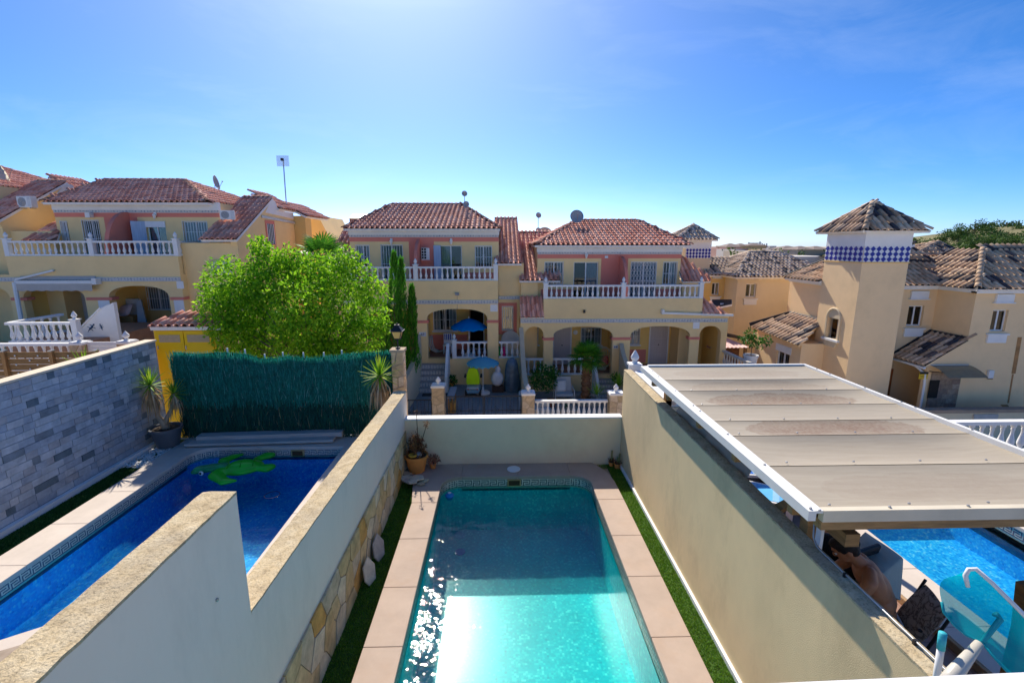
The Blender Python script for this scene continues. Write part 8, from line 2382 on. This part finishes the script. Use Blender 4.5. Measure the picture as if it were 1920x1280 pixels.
parasol(879, 597, 627, 22.6, 34, cloth('strong_blue_cloth', (.0, .30, .85)), 'strong blue parasol standing on the raised porch', B_zp, True, 10, .40)
parasol(905, 669, 690, 20.6, 31, cloth('pale_blue_cloth', (.17, .55, .78)), 'pale turquoise parasol in the courtyard over the mobility scooter', -2.25, True, 16, .32)

c = PY(887, 737, 20.2); c.z = -2.25
ms = thing('mobility_scooter', 'mobility scooter seen from behind with a lime green cover on its seat', 'mobility scooter', c)
m_lime = mat('lime_cover', (.52, .85, .0), .5, .06, 3, .1)
m_mb = mat('pale_blue_shell', (.16, .36, .52), .35, .1, 4, 0)
bevel(MB().box(c.x - .30, c.y - .10, c.z + .14, c.x + .30, c.y + .75, c.z + .34).build('chassis', m_mb, ms), .05, 3)
bevel(MB().box(c.x - .27, c.y - .16, c.z + .345, c.x + .27, c.y + .30, c.z + .44).build('rear_cover', mat('silver_shell', (.5, .53, .56), .3), ms), .04, 3)
for sx in (-.30, .30): MB().lathe([(0, -.05), (.13, -.05), (.15, -.03), (.15, .03), (.13, .05), (0, .05)], 16).xf(Matrix.Translation((c.x + sx, c.y + .02, c.z + .15)) @ Matrix.Rotation(pi / 2, 4, 'Y')).build('wheel', m_black, ms, True)
MB().lathe([(0, -.05), (.11, -.05), (.13, 0), (.11, .05), (0, .05)], 14).xf(Matrix.Translation((c.x, c.y + .95, c.z + .13)) @ Matrix.Rotation(pi / 2, 4, 'Y')).build('wheel', m_black, ms, True)
sb_ = MB(); prof = [(-.27, .50), (.27, .50), (.30, .62), (.27, .95), (.19, 1.20), (.12, 1.26), (-.12, 1.26), (-.19, 1.20), (-.27, .95), (-.30, .62)]
sb_.prism([(c.x + p[0], c.z + p[1]) for p in prof], c.y + .08, c.y + .26, 'y'); bevel(sb_.build('seat_cover', m_lime, ms), .04, 3)
bevel(MB().box(c.x - .12, c.y + .10, c.z + 1.265, c.x + .12, c.y + .22, c.z + 1.42).build('headrest', m_black, ms), .04)
for sx in (-.35, .35): bevel(MB().box(c.x + sx - .045, c.y + .2, c.z + .78, c.x + sx + .045, c.y + .62, c.z + .86).build('armrest', m_black, ms), .02)
MB().tube([(c.x, c.y + .85, c.z + .3), (c.x, c.y + .72, c.z + 1.05)], .03, 8).build('tiller', m_black, ms)
for sx in (-.2, .2): MB().ball((c.x + sx, c.y - .165, c.z + .36), (.035, .012, .025), 8, 6).build('reflector', mat('red_reflector', (.5, .01, .01), .3), ms)

c = PY(960, 736, 20.9); c.z = -2.25
cb = thing('covered_stack', 'tall bundle wrapped in shiny blue-grey sheeting beside the curved wall', 'covered bundle', c)
b = MB(); n = 22
for (z, r) in ((0, .34), (.25, .36), (.6, .33), (.95, .31), (1.25, .28), (1.45, .20), (1.55, .06)):
    for j in range(n): a = 2 * pi * j / n; k = 1 + .10 * sin(j * 2.4 + z * 3) * (1.2 - z * .5); b.v.append((c.x + r * k * cos(a), c.y + r * .8 * k * sin(a), c.z + z))
for i in range(6):
    for j in range(n): q = i * n + j; p = i * n + (j + 1) % n; b.f.append((q, p, p + n, q + n))
b.build('sheeting', mat('shiny_blue_grey_sheet', (.10, .16, .22), .25, .3, 4, .5, 9, bdist=.05), cb, True)
c2 = c + Vector((-.68, -.1, 0))
wb = thing('white_bundle', 'white knotted sack beside the wrapped bundle', 'sack', c2)
b = MB(); b.ball(c2 + Vector((.02, 0, .62)), (.28, .22, .34), 14, 10); b.ball(c2 + Vector((.05, 0, 1.0)), (.12, .1, .2), 10, 8); b.build('sack', mat('white_sack', (.70, .72, .76), .8, .12, 5, .5, 10, bdist=.05), wb, True)
MB().box(c2.x - .22, c2.y - .12, c2.z, c2.x + .3, c2.y + .2, c2.z + .28).build('crate', mat('dark_crate', (.06, .04, .035), .8), wb)
c = PY(846, 735, 18.6); tbx = thing('side_table', 'grey topped low table behind the gate beside the first post', 'table', (c.x, 18.6, -2.25))
q0, q1 = PY(838, 745, 18.0), PY(857, 722, 19.6)
MB().box(q0.x, 18.0, -1.62, q1.x + .02, 19.4, -1.56).build('table_top', mat('grey_board', (.33, .33, .36), .7, .1, 4, .1), tbx)
for x in (q0.x + .05, q1.x - .05):
    for y in (18.05, 19.3): MB().box(x - .025, y - .025, -2.25, x + .025, y + .025, -1.621).build('leg', m_wood, tbx)
MB().box(q0.x + .08, 18.1, -2.24, q0.x + .32, 18.4, -1.83).build('wooden_box', mat('pine_box', (.55, .33, .10), .7, .15, 6, .2), tbx)
c = PY(815, 716, 20.5); dm = thing('doormat', 'dark doormat at the foot of the blue-grey stairs', 'doormat', (c.x, 20.45, -2.24))
MB().box(c.x - .55, 20.25, -2.245, c.x + .55, 20.6, -2.225).build('mat', m_black, dm)
c = PY(827, 668, 23.0); st_ = thing('stacked_chairs', 'leaning white plastic chairs at the porch wall of the parasol house', 'chair', (c.x - .3, 23.4, B_zp))
for k in range(3):
    y = 23.2 + .10 * k; b = MB(); x0 = c.x - .62 + .07 * k
    b.tube([(x0, y, B_zp + .85), (x0 + .03, y, B_zp + .45), (x0 + .12, y, B_zp + .18), (x0 + .35, y, B_zp + .05), (x0 + .62, y, B_zp + .10)], .035, 8); b.build('shell', mat('cream_plastic', (.62, .58, .50), .5), st_, True)
c = PY(843, 655, 23.2); ch = thing('porch_chair', 'blue striped chair behind the white stair parapet on the porch', 'chair', (c.x, 23.2, B_zp))
MB().box(c.x - .3, 23.0, B_zp + .38, c.x + .12, 23.4, B_zp + .44).build('seat', m_plaswhite, ch); MB().box(c.x - .3, 23.4, B_zp + .38, c.x + .12, 23.45, B_zp + .95).build('backrest', m_plaswhite, ch)
for k in range(4): MB().box(c.x - .26 + .09 * k, 23.393, B_zp + .62, c.x - .21 + .09 * k, 23.399, B_zp + .92).build('stripe', mat('navy_stripe', (.02, .03, .35), .8), ch)
for sx in (-.27, .09):
    for sy in (23.03, 23.37): MB().box(c.x + sx - .02, sy - .02, B_zp, c.x + sx + .02, sy + .02, B_zp + .379).build('leg', m_plaswhite, ch)
c = PY(957, 634, 22.9); tbp = thing('porch_table', 'cream plastic table tipped up behind the side terrace rail', 'table', (c.x, 22.9, B_zp))
MB().lathe([(0, 0), (.42, 0), (.45, .02), (.42, .04), (0, .045)], 20).xf(Matrix.Translation((c.x, 22.9, B_zp + .72)) @ Matrix.Rotation(rad(60), 4, 'X')).build('top', MATS['cream_plastic'], tbp)
MB().box(c.x - .3, 22.6, B_zp, c.x + .3, 22.64, B_zp + .6).build('leg_frame', MATS['cream_plastic'], tbp)
for (px, col, lab) in ((936, (.02, .30, .08), 'green bottle-shaped ornament behind the side terrace rail'), (945, (.65, .02, .22), 'bright pink ornament behind the side terrace rail')):
    c = PY(px, 668, 22.3); og = thing('ornament', lab, 'ornament', (c.x, 22.35, B_zp)); MB().lathe([(0, 0), (.09, 0), (.11, .12), (.09, .28), (.04, .36), (.05, .46), (0, .5)], 12, (c.x, 22.35, B_zp + .005)).build('figure', mat('ornament_%d' % px, col, .4), og, True)
# sofa set in the gravel garden
c = PY(1057, 738, 20.6); c.z = -2.62
m_alu = mat('white_aluminium', (.68, .69, .70), .4); m_cush = mat('pale_grey_cushion', (.55, .58, .60), .9, .06, 4, .2)
gc2 = thing('garden_armchair', 'white framed garden armchair with a white pillow in the gravel garden', 'armchair', c)
for sx in (-.42, .42):
    f_ = MB(); f_.tube([(c.x + sx, c.y - .38, c.z), (c.x + sx, c.y - .38, c.z + .58), (c.x + sx, c.y + .35, c.z + .62), (c.x + sx, c.y + .42, c.z)], .022, 6); f_.build('side_frame', m_alu, gc2)
bevel(MB().box(c.x - .38, c.y - .36, c.z + .28, c.x + .38, c.y + .3, c.z + .42).build('seat_cushion', m_cush, gc2), .04, 3)
MB().slab([(c.x - .38, c.y + .25, c.z + .42), (c.x + .38, c.y + .25, c.z + .42), (c.x + .36, c.y + .45, c.z + 1.0), (c.x - .36, c.y + .45, c.z + 1.0)], .10).build('back_cushion', m_cush, gc2)
pw = thing('cushion', 'white square pillow on the garden armchair', 'cushion', c + Vector((-.12, .1, .5)))
cushion(MB(), c + Vector((-.12, .1, .66)), Vector((.24, 0, .02)), Vector((.0, .1, .23)), Vector((0, -.08, .03))).build('pillow', m_plaswhite, pw, True)
c = PY(1008, 752, 18.9); c.z = -2.62
sf = thing('garden_sofa', 'pale grey garden sofa with pillows behind the second stone gate post', 'sofa', c)
bevel(MB().box(c.x - .55, c.y - .5, c.z + .05, c.x + .5, c.y + .9, c.z + .38).build('base', m_cush, sf), .05, 3)
bevel(MB().box(c.x - .75, c.y - .5, c.z + .05, c.x - .551, c.y + .9, c.z + .75).build('backrest', m_cush, sf), .05, 3)
cushion(MB(), c + Vector((-.22, .35, .62)), Vector((0, .26, 0)), Vector((.12, 0, .24)), Vector((.07, 0, -.03))).build('pillow', m_plaswhite, sf, True)
cushion(MB(), c + Vector((.22, .0, .46)), Vector((.26, .06, 0)), Vector((-.05, .24, .05)), Vector((0, 0, .08))).build('pillow', mat('cream_cushion', (.62, .56, .47), .9), sf, True)
c = PY(1063, 752, 18.6); c.z = -2.62
lt = thing('coffee_table', 'low timber coffee table with a green plant in the gravel garden', 'table', c)
for k in range(5): MB().box(c.x - .42, c.y - .4 + .16 * k, c.z + .30, c.x + .42, c.y - .25 + .16 * k, c.z + .34).build('slat', mat('grey_timber', (.36, .30, .25), .8, .2, 6, .2), lt)
for sx in (-.36, .36):
    for sy in (-.33, .33): MB().box(c.x + sx - .03, c.y + sy - .03, c.z, c.x + sx + .03, c.y + sy + .03, c.z + .299).build('leg', m_alu, lt)
tp_ = thing('potted_plant', 'tiny green plant standing on the low timber coffee table', 'plant', c + Vector((0, 0, .34))); pot(tp_, c + Vector((0, 0, .341)), .06, .09, m_grey)
b = MB(); blob_leaves(b, c + Vector((0, 0, .48)), .10, 70, .07, .016); b.build('foliage', m_bush, tp_, kind='stuff')
c = PY(1099, 738, 20.2)
rk = thing('planter_kerb', 'ring of pale stone blocks round the foot of the fan palm', 'kerb', (c.x, 20.3, -2.62))
for k in range(9):
    a = 2 * pi * k / 9; b = MB().box(-.17, -.10, 0, .17, .10, .24); b.xf(Matrix.Translation((c.x + .55 * cos(a), 20.3 + .5 * sin(a), -2.62)) @ Matrix.Rotation(a + pi / 2 + rnd.uniform(-.1, .1), 4, 'Z')); bevel(b.build('block', mat('pale_block', (.44, .41, .37), .9, .15, 6, .3), rk), .02)
c = PY(1131, 668, 23.0); hc_ = thing('hanging_chair', 'cream hoop chair with a red flowered cushion on the four-arch porch', 'chair', (c.x, 23.0, C_zp))
MB().tube([(c.x + .42 * cos(a), 23.0, C_zp + .62 + .52 * sin(a)) for a in [2 * pi * k / 20 for k in range(21)]], .03, 6).build('hoop', MATS['cream_plastic'], hc_, True)
for k in range(9): MB().tube([(c.x - .36 + .09 * k, 23.05, C_zp + .62 - sqrt(max(0, .24 - (.36 - .09 * k) ** 2)) * .9), (c.x - .36 + .09 * k, 23.06, C_zp + .62 + sqrt(max(0, .24 - (.36 - .09 * k) ** 2)) * .9)], .008, 4).build('cane', MATS['cream_plastic'], hc_)
cushion(MB(), Vector((c.x - .02, 22.95, C_zp + .48)), Vector((.28, 0, 0)), Vector((0, .05, .22)), Vector((0, -.09, .03))).build('cushion', mat('red_flowered_cushion', (.58, .14, .12), .9, .6, 9, .2), hc_, True)
MB().tube([(c.x, 23.1, C_zp), (c.x, 23.1, C_zp + .15)], .2, 10).build('foot', MATS['cream_plastic'], hc_)

# porch things of the awning house
c = PY(82, 590, 22.6); mt = thing('folded_pushchair', 'dark folded pushchair or barbecue leaning on the awning house porch', 'pushchair', (c.x, 22.6, A_zp))
MB().slab([PY(68, 606, 22.3), PY(100, 606, 22.3), PY(92, 584, 22.6), PY(70, 584, 22.6)], .08).build('cover', m_iron, mt)
MB().tube([PY(66, 604, 22.3), PY(70, 580, 22.4), PY(75, 566, 22.5)], .03, 6).build('handle', m_black, mt)
c = PY(248, 600, 21.9); bed = thing('mattress', 'white mattress standing against the awning house porch wall', 'mattress', (c.x, 22.6, A_zp))
q0, q1 = PY(216, 610, 22.4), PY(258, 560, 22.4); bevel(MB().box(q0.x, 22.4, A_zp, q1.x, 22.6, q1.z).build('pad', mat('mattress_cloth', (.62, .60, .57), .9), bed), .04, 3)
q = PY(232, 583, 22.0); pb_ = thing('cushion_pile', 'pale pink cushion pile in front of the mattress', 'cushion', (q.x, 22.0, A_zp + .5))
cushion(MB(), Vector((q.x, 22.0, q.z)), Vector((.36, 0, .1)), Vector((0, .18, .25)), Vector((0, -.1, .08))).build('cushion', mat('pale_pink_cushion', (.58, .43, .42), .9, .15, 6), pb_, True)
MB().box(q.x - .4, 21.8, A_zp, q.x + .5, 22.25, q.z - .2).build('bench', m_wood, pb_)
q = PY(262, 585, 21.9); gb_ = thing('garment_bag', 'dark grey folded ironing board leaning beside the mattress', 'ironing board', (q.x, 21.9, A_zp))
MB().slab([PY(258, 604, 21.8), PY(274, 604, 21.8), PY(264, 562, 22.0), PY(256, 563, 22.0)], .07).build('board', m_grey, gb_)
